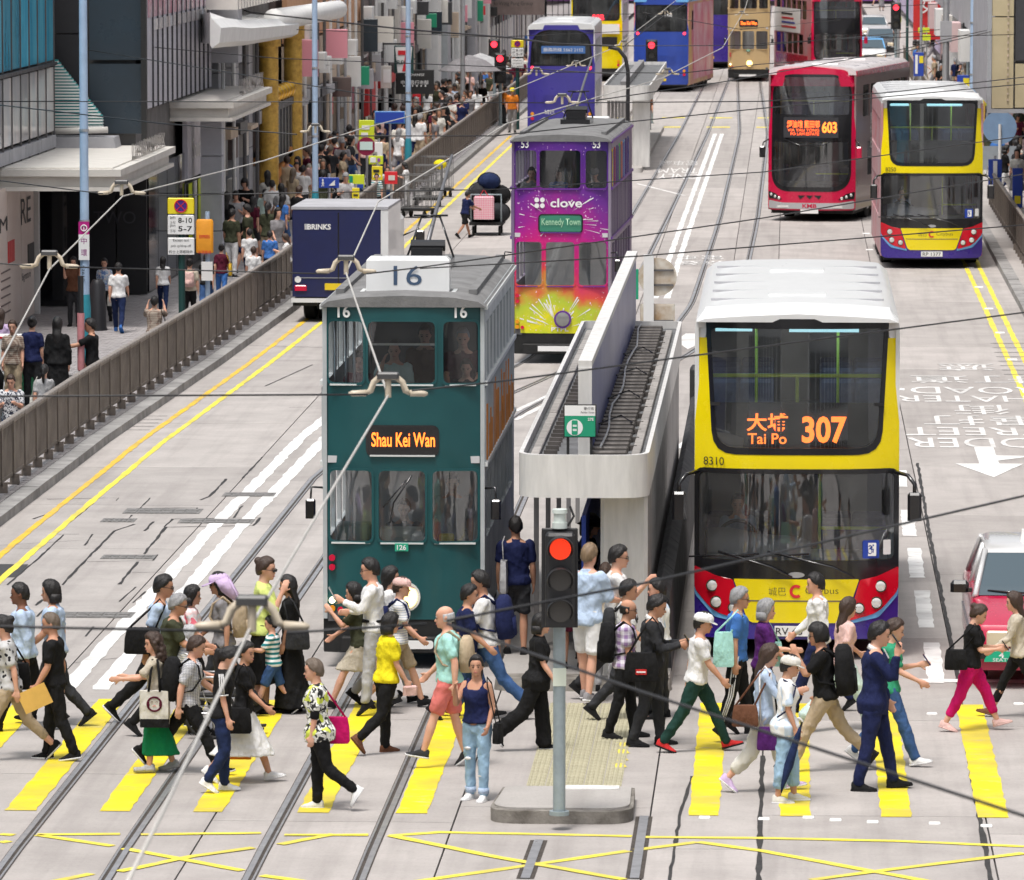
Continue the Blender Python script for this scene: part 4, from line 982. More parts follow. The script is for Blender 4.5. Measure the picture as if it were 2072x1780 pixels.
def legs_mesh(q, p):
 mb = MB(); kind = p.get('bottom', 'trousers'); w = p.get('legw', 1.0); k = q.k
 top = p.get('waist', 1.0)
 torso(mb, q, .011, .80, top)
 if kind in ('skirt', 'longskirt', 'midi', 'culotte'):
  zb = {'skirt': .50, 'midi': .33, 'longskirt': .07, 'culotte': .22}[kind] + q.dz * 0
  rings = []
  for t in (0, .18, .4, .65, .85, 1.0):
   z = (.98 + q.dz) + (zb - .98 - q.dz) * t; xs, ys = [0.0], []
   for key in ('L', 'R'):
    hp, kn, an = q.hip[key], q.knee[key], q.ank[key]
    a, b = (hp, kn) if z > kn.z else (kn, an); u = max(0, min(1, (a.z - z) / max(a.z - b.z, .05))); c = a.lerp(b, u); xs.append(c.x)
   fl = p.get('swing', .05) * t
   rings.append(ell(0, 0, z, max(xs) + .105 * k + fl, -min(xs) + .115 * k + fl, .165 * k + fl * 1.1 + .01, 20))
  mb.loft(list(reversed(rings))); return mb
 for key in ('L', 'R'):
  hp, kn, an = q.hip[key], q.knee[key], q.ank[key]
  stick(mb, hp + Vector((0, 0, .03)), kn if kind != 'shorts' else hp.lerp(kn, .86), .098 * k, (.070 * w if kind != 'shorts' else .088 * w), 14, .092 * k * (.8 + .2 * w), .45)
  if kind == 'shorts': continue
  e = {'crop': .72, 'capri': .6}.get(kind, 1.02)
  stick(mb, kn, kn.lerp(an, e), .071 * w, .056 * w * p.get('cuff', 1.0), 14, .070 * w, .35)
  if kind == 'trousers' and w > .9: mb.ball(kn.lerp(an, .97) + q.toe[key][0] * .015, (.06 * w, .056 * w, .03), 10, 5)
 return mb
def shoe_mesh(q, key, kind):
 fd, dn = q.toe[key]; sd = fd.cross(dn).normalized(); an = q.ank[key]; mb = MB()
 th = .035 if kind == 'plat' else .012
 def ring(x, hw, top, z0=.075): return [an + fd * x + dn * z + sd * w_ for w_, z in ((-hw, z0), (-hw * 1.02, z0 - .028), (-hw * .72, top + .012), (0, top), (hw * .72, top + .012), (hw * 1.02, z0 - .028), (hw, z0))]
 hi = -.025
 mb.loft([ring(-.066, .024, hi + .02), ring(-.05, .036, hi), ring(.0, .040, hi), ring(.055, .044, hi + .018), ring(.11, .046, .022), (ring(.16, .041, .036)), ring(.188, .018, .058)], 0)
 sl = lambda x, hw, z: [an + fd * x + dn * z + sd * hw * w_ for w_ in (-1, -.5, .5, 1)]
 mb.loft([[an + fd * x + dn * z + sd * w_ for x, w_ in ((-.072, -.02), (-.05, -.04), (.05, -.047), (.12, -.05), (.17, -.042), (.195, -.015), (.195, .015), (.17, .042), (.12, .05), (.05, .047), (-.05, .04), (-.072, .02))] for z in (.058 - (th if kind == 'plat' else 0), .078)], 1)
 return mb
def hair_mesh(q, style, p):
 """shell over the skull, drawn in below the hairline, plus what hangs or is tied up"""
 mb = MB(); n, k = 44, 20; rr = random.Random(hash(style) % 97 + int(p.get('seed', 1))); H = lambda x, y, z: q.MH @ Vector((x, y, z))
 c = Vector((-.002, 0, .125)); rings = []
 bald = style == 'fringe_bald'
 for i in range(k + 1):
  a = math.pi * (i + .1) / (k + .2); ring = []
  for j in range(n):
   t = 2 * math.pi * j / n; d = Vector((math.sin(a) * math.cos(t), math.sin(a) * math.sin(t), math.cos(a)))
   rx = .100 if d.x > 0 else .104; base = 1 / math.sqrt((d.x / rx) ** 2 + (d.y / .077) ** 2 + (d.z / (.112 if d.z > 0 else .13)) ** 2)
   ang = math.degrees(math.atan2(d.z, math.hypot(d.x, d.y))); f = math.degrees(math.atan2(abs(d.y), d.x))   # 0 = straight ahead
   low = 38 if f < 40 else (38 - (f - 40) * 1.0 if f < 85 else -14 - (f - 85) * .42)
   if style in ('bob', 'long', 'curly', 'longback'): low = 34 if f < 38 else (34 - (f - 38) * 2.4 if f < 75 else -62)
   if style == 'bangs': low = 20 if f < 50 else -55
   if style == 'short': pass
   if bald: low = 88 if f < 75 or ang > 24 else -40
   th = 1.10 if style == 'buzz' else 1.16 if style == 'crop' else 1.2 if style != 'curly' else 1.3
   th *= 1 + (.025 * math.sin(t * 7 + a * 5) + .028 * math.sin(t * 17 + 2.2 * math.sin(a * 6)) + rr.uniform(-.012, .012)) * (1 if not bald else .3)
   if bald: th = 1.05
   vis = max(0.0, min(1.0, (ang - low) / 9 + .5)); r_ = base * (.86 + (th - .86) * vis)
   ring.append(H(*(c + d * r_)))
  rings.append(ring)
 mb.loft(list(reversed(rings)))
 if style in ('long', 'curly', 'longback'):
  e = {'long': -.24, 'curly': -.20, 'longback': -.30}[style]; g_ = 1.25 if style == 'curly' else 1.0; B = q.M.to_3x3()
  top, bot = H(-.045, 0, .12), H(-.055, 0, .02)
  pts = [top, bot, bot + Vector((-.035, 0, -.10)), bot + Vector((-.045, 0, e * .75)), bot + Vector((-.035, 0, e))]
  rs = [.085, .085 * g_, .082 * g_, .07 * g_, .03]
  mb.loft([[Vector(pp) + Vector((math.cos(t) * r_ * .62, math.sin(t) * r_ * (1 + .12 * math.sin(t * 5)), 0)) for t in (2 * math.pi * j / 16 for j in range(16))] for pp, r_ in zip(pts, rs)])
 if style == 'curly':
  for i in range(60):
   u = rr.random(); t = rr.uniform(1.2, 5.1); pp = H(-.03, 0, .15) .lerp(bot + Vector((-.04, 0, e * .9)), u); mb.ball(pp + Vector((math.cos(t) * .085, math.sin(t) * .11, rr.uniform(-.02, .02))), rr.uniform(.02, .034), 7, 4)
 if style == 'pony':
  a = H(-.10, 0, .15); mb.tube([a, a + Vector((-.06, 0, .01)), a + Vector((-.085, 0, -.10)), a + Vector((-.07, 0, -.24)), a + Vector((-.06, 0, -.30))], [.026, .036, .042, .03, .01], 9)
 if style == 'bun': mb.ball(H(-.105, 0, .19), (.048, .05, .045), 10, 6)
 if style == 'bob':
  b0 = H(-.02, 0, .06); mb.loft([[b0 + Vector((math.cos(t) * r_ * 1.0 - .012, math.sin(t) * r_ * .98, z)) for t in (math.radians(62) + math.radians(236) * j / 15 for j in range(16))] + [b0 + Vector((math.cos(t) * r_ * .78 - .012, math.sin(t) * r_ * .76, z)) for t in (math.radians(298) - math.radians(236) * j / 15 for j in range(16))] for z, r_ in ((.03, .092), (-.03, .094), (-.075, .088))])
 return mb
def hat_mesh(q, kind):
 H = lambda x, y, z: q.MH @ Vector((x, y, z)); mb = MB()
 if kind in ('cap', 'bucket', 'sunhat'):
  R_ = [(.135, 1.10), (.165, 1.12), (.195, 1.08), (.222, .86), (.240, .5), (.247, .1)]
  mb.loft([[H(-.004 + .108 * s * math.cos(t), .086 * s * math.sin(t), z) for t in (2 * math.pi * j / 18 for j in range(18))] for z, s in R_])
 if kind in ('cap', 'sunhat'):
  w = .085 if kind == 'cap' else .12; l = .085 if kind == 'cap' else .12
  for th in (0, ):
   pts = [(math.cos(R(a)) * l + .085, math.sin(R(a)) * w) for a in range(-90, 91, 18)]
   mb.loft([[H(x, y, .150 - max(0, x - .085) * .38 - abs(y) * .12 + dz) for x, y in pts] + [H(.05, w * .8, .150 + dz), H(.05, -w * .8, .150 + dz)] for dz in (0, .008)])
 if kind == 'bucket': mb.loft([[H(-.004 + r_ * 1.15 * math.cos(t), r_ * math.sin(t), z) for t in (2 * math.pi * j / 20 for j in range(20))] for z, r_ in ((.148, .094), (.115, .135), (.110, .135), (.14, .09))], closed=True)
 if kind == 'sunhat':
  b0 = [(.02, .088, .15), (-.10, .085, .15), (-.17, .11, .02), (-.21, .11, -.09), (-.05, .10, .02)]
  mb.loft([[H(x * 1.0, y, z) for x, y, z in ((.03, w, .16), (-.11, w, .19), (-.20, w * 1.15, -.02), (-.235, w * 1.1, -.13), (-.12, w * 1.1, -.05), (-.03, w * 1.05, .03))] for w in (-.10, -.04, .04, .10)])
 return mb
def specs_mesh(q, dark=False):
 H = lambda x, y, z: q.MH @ Vector((x, y, z)); mb = MB()
 for s in (1, -1):
  pts = [H(.103, s * (.033 + .024 * math.cos(t)), .108 + .017 * math.sin(t)) for t in (2 * math.pi * j / 12 for j in range(12))]
  mb.tube(pts, .0032, 5, closed=True, cap=False)
  if dark: mb.loft([[p + Vector((.001, 0, 0)) for p in pts], [p - Vector((.003, 0, 0)) for p in pts]])
  mb.tube([H(.101, s * .057, .112), H(.02, s * .080, .116), H(-.03, s * .083, .112)], .003, 5)
 mb.tube([H(.104, -.009, .112), H(.104, .009, .112)], .003, 5)
 return mb
def face_parts(root, q, matb):
 H = lambda x, y, z: q.MH @ Vector((x, y, z))
 for s in (1, -1):
  MB().ball(H(.0865, s * .031, .108), (.0085, .0125, .0062), 8, 4).build('eye', M_eye, root, True)
  MB().tube([H(.094, s * .014, .126), H(.0935, s * .033, .132), H(.079, s * .052, .127)], [.003, .0042, .0025], 5).build('eyebrow', matb, root, True)
 MB().tube([H(.090, -.024, .045), H(.1005, -.009, .047), H(.101, .009, .047), H(.090, .024, .045)], [.0025, .0055, .0055, .0025], 6).build('mouth', M_lip, root, True)
POSES = {
 'walk':   dict(legL=(24, 6), legR=(-18, 24), footR=-38, armL=(-16, 6, 18, 0), armR=(20, 6, 28, 0)),
 'walk2':  dict(legR=(24, 6), legL=(-18, 24), footL=-38, armR=(-16, 6, 18, 0), armL=(20, 6, 28, 0)),
 'stride': dict(legL=(30, 8), legR=(-26, 20), footR=-46, armL=(-22, 6, 15, 0), armR=(26, 6, 28, 0), lean=5),
 'stride2': dict(legR=(30, 8), legL=(-26, 20), footL=-46, armR=(-22, 6, 15, 0), armL=(26, 6, 28, 0), lean=5),
 'lift':   dict(legL=(3, 3), legR=(-6, 52), footR=-62, armL=(-10, 6, 12, 0), armR=(14, 6, 20, 0), lean=3),
 'lift2':  dict(legR=(3, 3), legL=(-6, 52), footL=-62, armR=(-10, 6, 12, 0), armL=(14, 6, 20, 0), lean=3),
 'pass':   dict(legL=(4, 4), legR=(14, 42), footR=-18, armL=(4, 7, 14, 0), armR=(2, 7, 12, 0)),
 'stand':  dict(legL=(3, 3), legR=(-3, 2), armL=(2, 8, 14, 0), armR=(-2, 8, 12, 0)),
 'phone':  dict(legL=(3, 3), legR=(-5, 3), armL=(22, 8, 88, 22), armR=(20, 8, 86, 20), nod=16),
 'sit':    dict(legL=(84, 84), legR=(80, 80), armL=(20, 8, 55, 12), armR=(20, 8, 55, 12), footL=0, footR=0),
}
VOX = dict(body=.0142, cloth=.0178, hair=.014)
def person(label, loc, heading, height=1.7, pose='walk', skin_='l', hair='crop', hairc='k', topc='white', top={}, botc='black', bot={}, shoec='black', shoek='shoe', solec=None, hat=None, hatc='white', glasses=None, coarse=1.0, group=None, face=True, dress=False, extra=None, **over):
 """one standing, walking or sitting figure: continuous body; clothes, hair and hat are its parts"""
 p = dict(POSES[pose]); p.update(over); p.update(top); p.update(bot); q = solve(p)
 root = thing('person', label, 'person', loc, R(heading), group); s = height / 1.70; root.scale = (s, s, s)
 def piece(nm, mb, m, vx, sm=1):
  o = mb.build(nm, m, root, True)
  if vx: JOBS.append((o, vx * coarse, sm))
  return o
 piece('body', body_mesh(q, p), skin(skin_), VOX['body'], 0)
 piece(top.get('name', 'shirt'), top_mesh(q, p), P_(topc), VOX['cloth'], 2)
 piece({'skirt': 'skirt', 'midi': 'skirt', 'longskirt': 'skirt', 'shorts': 'shorts'}.get(p.get('bottom', 'trousers'), 'trousers'), legs_mesh(q, p), P_(botc), VOX['cloth'], 2)
 for key in ('L', 'R'):
  shoe_mesh(q, key, shoek).build('shoe', [P_(shoec), P_(solec or ('white' if shoek == 'sneak' else shoec))], root, True)
 if hair != 'none': piece('hair', hair_mesh(q, hair, p), hairm(hairc), None if hair != 'curly' and hair != 'pony' and hair != 'long' and hair != 'longback' and hair != 'bun' else VOX['hair'], 0)
 if hat: piece('hat', hat_mesh(q, hat), P_(hatc), None)
 if glasses: piece('glasses', specs_mesh(q, glasses == 'dark'), M_frame, None)
 if face: face_parts(root, q, hairm(hairc) if hairc in 'gwny' else M_brow)
 root['_q'] = 1; del root['_q']
 return root, q, s
def world_of(root, v): return Matrix.Translation(root.location) @ Matrix.Rotation(root.rotation_euler.z, 4, 'Z') @ Matrix.Scale(root.scale.x, 4) @ Vector(v)
def carried(name, label, cat, root, builder, group=None):
 t = thing(name, label, cat, root.location, root.rotation_euler.z, group); t.scale = root.scale
 builder(t); return t
def backpack(root, q, label, c, small=1.0, side=None):
 m = P_(c)
 def b(t):
  M = q.M; mb = MB(); w, h, d = .15 * small, .21 * small, .085 * small
  def r(z, k, kd): return [M @ Vector((-.135 - d + x * d * kd, y * w * k, 1.17 + z * h)) for x, y in ((1, -1), (1, 1), (.2, 1.05), (-.7, .85), (-1, .4), (-1, -.4), (-.7, -.85), (.2, -1.05))]
  mb.loft([r(-1.05, .7, .7), r(-.95, .95, 1), r(-.3, 1.02, 1.12), (r(.4, 1, 1)), r(.85, .85, .85), r(1.05, .5, .5)]); mb.build('pack', m, t, True)
  mb = MB(); mb.loft([[M @ Vector((-.135 - 2 * d - .03 * (1 - abs(y)) - e, y * w * .72, 1.17 - .45 * h + z * h * .42)) for y, z in ((-1, -1), (1, -1), (1, 1), (-1, 1))] for e in (-.03, .02)]); mb.build('pocket', m, t, True)
  sy = .185 * .6 + .185 * .4 * q.k if not q.fem else .15
  for s in (1, -1): MB().tube([M @ Vector((-.14, s * .10, 1.33)), M @ Vector((-.03, s * .115, 1.435)), M @ Vector((.085, s * .12, 1.36)), M @ Vector((.13, s * .135, 1.22)), M @ Vector((.05, s * .175, 1.08)), M @ Vector((-.12, s * .13, 1.03))], .019, 6, flat=.5).build('strap', m, t, True)
 return carried('backpack', label, 'backpack', root, b)
def shoulder_bag(root, q, label, c, side=1, w=.17, h=.13, d=.06, drop=.92, back=0.0, strap=None, cross=False, cat='bag', trim=None, name='handbag', out=.02):
 m = P_(c)
 def b(t):
  y0 = side * (.19 + out + d); cx = back; cz = drop + q.dz * 1.0
  mb = MB()
  def r(z, k): return [Vector((cx + x * w * k, y0 + y * d * k, cz + z * h)) for x, y in ((-1, -.7), (-.6, -1), (.6, -1), (1, -.7), (1, .7), (.6, 1), (-.6, 1), (-1, .7))]
  mb.loft([r(-1, .9), r(-.85, 1), r(.2, .96), r(.9, .85), r(1, .8)]); mb.build('bag_body', m, t, True, 40)
  sh = q.M @ Vector((0, side * (.12 if not cross else -.09), 1.44)); sm = P_(strap) if strap else m
  if cross:
   MB().tube([Vector((cx - w * .7, y0, cz + h)), q.M @ Vector((-.14, 0, 1.25)), q.M @ Vector((-.06, -side * .11, 1.44)), q.M @ Vector((.10, -side * .06, 1.36)), q.M @ Vector((.155, side * .08, 1.15)), Vector((cx + w * .7, y0, cz + h))], .013, 6, flat=.5).build('strap', sm, t, True)
  else:
   MB().tube([Vector((cx - w * .7, y0, cz + h)), sh + Vector((-.06, side * .045, -.05)), sh + Vector((0, side * .02, .018)), sh + Vector((.06, side * .045, -.05)), Vector((cx + w * .7, y0, cz + h))], .012, 6, flat=.6).build('strap', sm, t, True)
  if trim: MB().bbox(cx - w * .93, cx + w * .93, y0 - d * .97, y0 + d * .97, cz - h * 1.01, cz - h * .62, .01).build('base_trim', P_(trim), t)
 return carried(name, label, cat, root, b)
def hand_bag_low(root, q, label, c, key='R', w=.15, h=.18, d=.05, name='carrier_bag', cat='bag'):
 def b(t):
  p = q.wr[key] + q.hd[key] * .09; m = P_(c); mb = MB()
  def r(z, k): return [p + Vector((x * w * k, y * d * k, z)) for x, y in ((-1, -1), (1, -1), (1.02, 0), (1, 1), (-1, 1), (-1.02, 0))]
  mb.loft([r(-.16 - 2 * h, .95), r(-.16 - h, 1.05), r(-.17, .95), r(-.16, .9)]); mb.build('bag_body', m, t, True, 40)
  for s in (1, -1): MB().tube([p + Vector((-w * .5, s * d, -.16)), p + Vector((0, s * .01, -.0)), p + Vector((w * .5, s * d, -.16))], .006, 5).build('handle', m, t, True)
 return carried(name, label, cat, root, b)
def phone(root, q, label, key='R', c='black', tilt=35):
 def b(t):
  p = q.wr[key] + q.hd[key] * .12; M = Matrix.Translation(p) @ Matrix.Rotation(R(-tilt), 4, 'Y')
  MB().box(-.006, .006, -.037, .037, -.03, .12, mtx=M).build('phone_body', mat('phone ' + c, COL[c], .2), t)
  MB().box(-.0085, -.0062, -.033, .033, -.025, .115, mtx=M).build('screen', mat('phone screen', (.02, .03, .05), .08), t)
 return carried('phone', label, 'phone', root, b)
# ---------------------------------------------------------------- vehicles: local frame, origin on the ground under the middle of the end that faces the camera; -y is towards the camera
G_clear = glass('bus glass', (.93, .95, .96), .98, film=.03, ior=1.8)
G_tint = glass('tinted glass', (.90, .92, .93), .97, film=.012)
G_dark = glass('dark glass', (.34, .37, .38), .8, film=.05)
V_yel = mat('bus yellow', (0.86, 0.69, 0.0), .28, var=.08, vscale=1.5, coat=.5)
V_white = mat('bus white', (0.74, 0.75, 0.75), .35, var=.18, vscale=.9, coat=.3, stretch=(1, .3, 1))
V_blk = mat('gloss black', (0.012, 0.012, 0.014), .18, spec=.6, coat=.3)
V_red = mat('bus red', (0.62, 0.004, 0.02), .22, var=.1, vscale=1.5, coat=.7)
V_crim = mat('bus crimson', (0.58, 0.004, 0.055), .25, var=.12, vscale=1.5, coat=.6)
V_purp = mat('bus violet blue', (0.040, 0.018, 0.24), .28, var=.12, vscale=1.5, coat=.5)
V_blue = mat('bus blue', (0.025, 0.065, 0.36), .32, var=.2, vscale=1.5, coat=.4)
V_ind = mat('bus indigo', (0.055, 0.045, 0.30), .32, var=.2, vscale=1.5, coat=.4)
V_sky = mat('sky blue stripe', (0.16, 0.42, 0.75), .3)
V_gold = mat('tram cream gold', (0.56, 0.40, 0.20), .4, var=.12, vscale=1.5)
V_tyre = mat('tyre rubber', (0.014, 0.014, 0.014), .8, var=.3, vscale=8)
V_under = mat('underframe black', (0.010, 0.010, 0.010), .7, var=.3, vscale=5)
V_int = mat('grey interior lining', (0.55, 0.55, 0.56), .6)
V_intd = mat('dark interior', (0.10, 0.10, 0.105), .75)
V_seat = mat('seat fabric', (0.22, 0.21, 0.34), .85, var=.3, vscale=9)
V_rail = mat('yellow grab rail', (0.72, 0.88, 0.10), .35)
V_lamp = mat('headlamp glass', (.75, .75, .72), .12, .4)
V_amber = mat('amber lens', (.8, .30, .01), .3); V_rl = mat('red lens', (.6, .01, .05), .25)
E_led = mat('led orange', (1.0, 0.16, 0.02), .5, emit=2.0); E_led2 = mat('led red orange', (1.0, 0.10, 0.02), .5, emit=2.0)
E_white = mat('lit white', (1.0, .9, .6), .5, emit=2.2); E_amb = mat('lit amber', (1.0, .72, .22), .5, emit=2.2); E_red = mat('lit red', (1.0, .03, .05), .5, emit=2.0)
M_plate = mat('white plate', (.80, .80, .78), .4); M_platey = mat('yellow plate', (.80, .58, .02), .4)
def mkwheel(r=.5, w=.3):
 ty = MB().tube([(-w / 2, 0, 0), (-w / 2 + .03, 0, 0), (w / 2 - .03, 0, 0), (w / 2, 0, 0)], [r * .9, r, r, r * .9], 22).mesh('tyre', V_tyre, True, 40)
 rm = MB().tube([(-w / 2 - .012, 0, 0), (-w / 2 + .05, 0, 0)], [r * .5, r * .58], 16).tube([(w / 2 + .012, 0, 0), (w / 2 - .05, 0, 0)], [r * .5, r * .58], 16).mesh('rim', M_alu, True, 40)
 return ty, rm
WHEEL = {}
def wheel(root, x, y, r=.5, w=.3):
 k = (r, w)
 if k not in WHEEL: WHEEL[k] = mkwheel(r, w)
 e = bpy.data.objects.new('wheel', None); link(e); e.parent = root; e.location = (x, y, r)
 inst(WHEEL[k][0], 'tyre', e); inst(WHEEL[k][1], 'rim', e)
def bend(bulge=.28, half=1.25, rake=(2.4, .06), off=0.0):
 return lambda u, v, d: (u, bulge * abs(u / half) ** 3 + max(0, v - rake[0]) * rake[1] + d - off, v)
def fpanel(root, name, outer, m, holes=(), off=0.0, t=.03, to=None, grid=.12, smooth=True):
 f = to or bend(); mb = MB(); mb.panel(outer, holes, lambda u, v, d: (lambda p: (p[0], p[1] - off, p[2]))(f(u, v, d)), t, grid)
 return mb.build(name, m, root, smooth, 35)
def deck_shell(root, W, H, L, y0, mside, mroof, wins, roofz=.18, side_mats=None, floor2=2.35, panes=True, lining=True):
 wins = [w for w in wins if w[1] < L - .25]
 """sides with window openings and panes, arched roof, floors, rear wall, dark lining"""
 h = W / 2
 for s in (-1, 1):
  holes = [rrect(a, c, b, d, .06) for a, b, c, d in wins]
  mb = MB(); mb.panel([(y0, .3), (L, .3), (L, H - roofz), (y0, H - roofz)], holes, lambda u, v, d, s=s: (s * (h - d), u, v), .05)
  mb.build('side_panel', mside if not side_mats else side_mats[0 if s < 0 else 1], root)
  if panes:
   for a, b, c, d in wins: MB().box(*sorted((s * (h - .028), s * (h - .022))), a - .02, b + .02, c - .02, d + .02).build('window_pane', G_tint, root)
 rings = []
 for y, k in ((y0, 1), (y0 + .1, 1), (L - .3, 1), (L, .97)):
  rings.append([(x * k, y, H - roofz + z * k) for x, z in ((-h, 0), (-h * .985, roofz * .5), (-h * .90, roofz * .86), (-h * .6, roofz), (0, roofz * 1.05), (h * .6, roofz), (h * .90, roofz * .86), (h * .985, roofz * .5), (h, 0))])
 MB().loft(rings).build('roof', mroof, root, True, 40)
 for k in range(1, 6): MB().box(-h * .86, h * .86, y0 + k * (L - y0) / 6, y0 + k * (L - y0) / 6 + .018, H - .02, H + .006).build('roof_seam', M_stone, root)
 for k in (2.4, 7.0): MB().bbox(-.36, .36, k, k + .6, H - .02, H + .022, .01).build('roof_hatch', mroof, root)
 MB().box(-h + .05, h - .05, y0 + .05, L - .06, .28, .36).build('lower_floor', V_intd, root)
 MB().box(-h + .05, h - .05, y0 + .05, L - .06, floor2 - .07, floor2).build('upper_floor', V_int, root)
 MB().box(-h, h, L - .05, L, .3, H - roofz).build('end_wall', mside, root)
 MB().box(-h + .06, h - .06, L - .10, L - .055, .37, H - roofz).build('lining', V_int, root)
me_seat = MB().bbox(-.21, .21, 0, .12, .25, .95, .04).bbox(-.21, .21, -.40, 0, .22, .36, .03).mesh('seat', V_seat)
def bus_common(root, L, W=2.5, H=4.25):
 for y in (2.6, L - 3.9, L - 2.6):
  for s in (-1, 1): wheel(root, s * (W / 2 - .19), y, .48, .3)
 MB().box(-W / 2 + .08, W / 2 - .08, .4, L - .2, .2, .29).build('underframe', V_under, root)
 for j in range(5):
  for x in (-.93, -.5, .5, .93): inst(me_seat, 'seat', root, (x, 1.5 + j * .85, 2.35), math.pi)
  if j > 1:
   for x in (-.93, -.5, .5, .93): inst(me_seat, 'seat', root, (x, 1.5 + j * .85, .36), math.pi)
BW5 = [(1.5 + i * 1.3, 2.65 + i * 1.3, 2.75, 3.6) for i in range(6)] + [(2.3 + i * 1.4, 3.5 + i * 1.4, 1.15, 2.05) for i in range(5)]
def citybus(label, X, Y, rz, number, plate, dest, group, sidem):
 t = thing('double_decker_bus', label, 'bus', (X, Y, 0), rz, group); L, W, H = 9.6, 2.48, 4.26; bf = bend()
 deck_shell(t, W, H, L, .30, sidem, V_white, BW5, .24); bus_common(t, L, W, H)
 up = rpoly([(-.97, 2.58), (.97, 2.58), (1.05, 4.02), (-1.05, 4.02)], [.24, .24, .08, .08]); upo = rpoly([(-1.02, 2.5), (1.02, 2.5), (1.11, 4.14), (-1.11, 4.14)], [.28, .28, .07, .07])
 lo = rrect(-1.185, 1.22, 1.185, 2.27, .09); loo = rpoly([(-1.24, .96), (1.24, .96), (1.24, 2.33), (-1.24, 2.33)], [.02, .02, .12, .12])
 fpanel(t, 'front_skin', rpoly([(-1.24, .98), (1.24, .98), (1.235, 3.9), (-1.235, 3.9)], [.01, .01, .04, .04]), V_yel, [up, lo], 0, .06)
 for s in (-1, 1): fpanel(t, 'corner_cap', rpoly([(s * 1.11, 3.9), (s * 1.235, 3.9), (s * 1.21, 4.1), (s * 1.08, 4.24)], .02), V_white, (), .001, .06)
 mb = MB(); mb.loft([[(x, yy, z) for x, z in ((-1.22 * k, 4.10), (-1.12 * k, 4.24 + e), (-.7, 4.27 + e), (0, 4.30 + e), (.7, 4.27 + e), (1.12 * k, 4.24 + e), (1.22 * k, 4.10))] for yy, k, e in ((.10, 1, -.10), (.2, 1, -.02), (.45, 1, .02))]); mb.build('roof_lip', V_white, t, True, 40)
 fpanel(t, 'upper_surround', upo, V_blk, [up], .006); fpanel(t, 'windscreen_surround', loo, V_blk, [lo], .006)
 fpanel(t, 'upper_window', up, G_clear, (), .0, .006); fpanel(t, 'windscreen', lo, G_clear, (), .0, .006)
 MB().box(-1.0, 1.0, .22, .26, 2.52, 3.09).build('display_backing', V_blk, t)
 MB().box(-1.05, 1.05, .16, .2, 3.085, 3.125).build('window_bar', V_blk, t)
 for x0, x1, y in ((-1.0, -.55, .9), (-.1, .75, .8), (.2, .9, 2.6)): MB().box(x0, x1, y, y + .5, 3.93, 3.97).build('reflection_glow', mat('cyan reflection glow', (.45, .80, .88), .5, emit=.7), t)  # glowing cyan boxes added to stand in for window reflections
 for x in (-.5, .5): MB().tube([(x, 1.3, 2.4), (x, 1.3, 4.0)], .018, 6).build('stanchion', V_rail, t, True)
 MB().tube([(-1.1, .42, 3.43), (1.1, .42, 3.43)], .024, 8).tube([(0, .42, 3.43), (0, .42, 2.4)], .022, 8).build('grab_rail', V_rail, t, True)
 fpanel(t, 'skirt', rpoly([(-1.23, .26), (1.23, .26), (1.24, .99), (-1.24, .99)], [.14, .14, .01, .01]), V_purp, (), .0, .06)
 fpanel(t, 'nose_panel', rpoly([(-.58, .46), (.58, .46), (.76, .99), (-.76, .99)], [.08, .08, .02, .02]), V_yel, (), .012)
 fpanel(t, 'nose_rib', [(-.62, .72), (.62, .72), (.63, .735), (-.63, .735)], M_brown, (), .016, .02)
 for s in (-1, 1):
  P_s = lambda pts: [(s * x, z) for x, z in pts]
  fpanel(t, 'sky_stripe', rpoly(P_s([(.60, .44), (1.0, .52), (1.235, .78), (1.235, .90), (1.0, .64), (.62, .50)]), .04), V_sky, (), .012)
  e = fpanel(t, 'lamp_pod', rpoly(P_s([(.62, .48), (1.0, .58), (1.235, .84), (1.24, 1.13), (.98, 1.02), (.77, .98)]), [.05, .12, .06, .03, .05, .02]), V_red, (), .022)
  for x, z, r_ in ((1.02, .90, .06), (.97, .70, .06), (.76, .64, .055)):
   y = bf(x, z, 0)[1] - .03
   MB().tube([(s * x, y + .02, z), (s * x, y - .012, z)], r_ * 1.25, 14).build('lamp_bezel', V_blk, t, True, 40); MB().tube([(s * x, y, z), (s * x, y - .02, z), (s * x, y - .03, z)], [r_, r_, r_ * .5], 14).build('headlamp', V_lamp, t, True, 40)
  x = s * 1.42
  MB().tube([(s * 1.2, .2, 2.28), (s * 1.34, .02, 2.26), (x, -.06, 2.16), (x, -.06, 2.0)], .025, 8).build('mirror_arm', V_blk, t, True)
  MB().bbox(x - .085, x + .085, -.13, -.02, 1.72, 2.06, .03).build('mirror', V_blk, t)
 for x0, x1 in ((-.30, -.95), (.45, -.35)):
  MB().tube([(x0 + .25, -.05, 1.02), (x0, -.06, 1.14), (x1, .0, 1.33)], .014, 6).tube([(x1 - .35, .03, 1.26), (x1 + .5, -.02, 1.30)], .012, 6).build('wiper', V_blk, t, True)
 fpanel(t, 'maker_badge', [( .0 + .10 * math.cos(a), 1.045 + .035 * math.sin(a)) for a in (2 * math.pi * j / 14 for j in range(14))], M_alu, (), .012, .01, grid=0)
 MB().bbox(-1.1, 1.1, .3, .75, 1.0, 1.28, .05).build('dashboard', V_int, t)
 MB().tube([(-.72 + .23 * math.cos(a), .66 + .10 * math.sin(a), 1.42 + .20 * math.sin(a)) for a in (2 * math.pi * j / 20 for j in range(20))], .022, 8, closed=True, cap=False).build('steering_wheel', V_blk, t, True)
 mb = MB(); rr = random.Random(2)
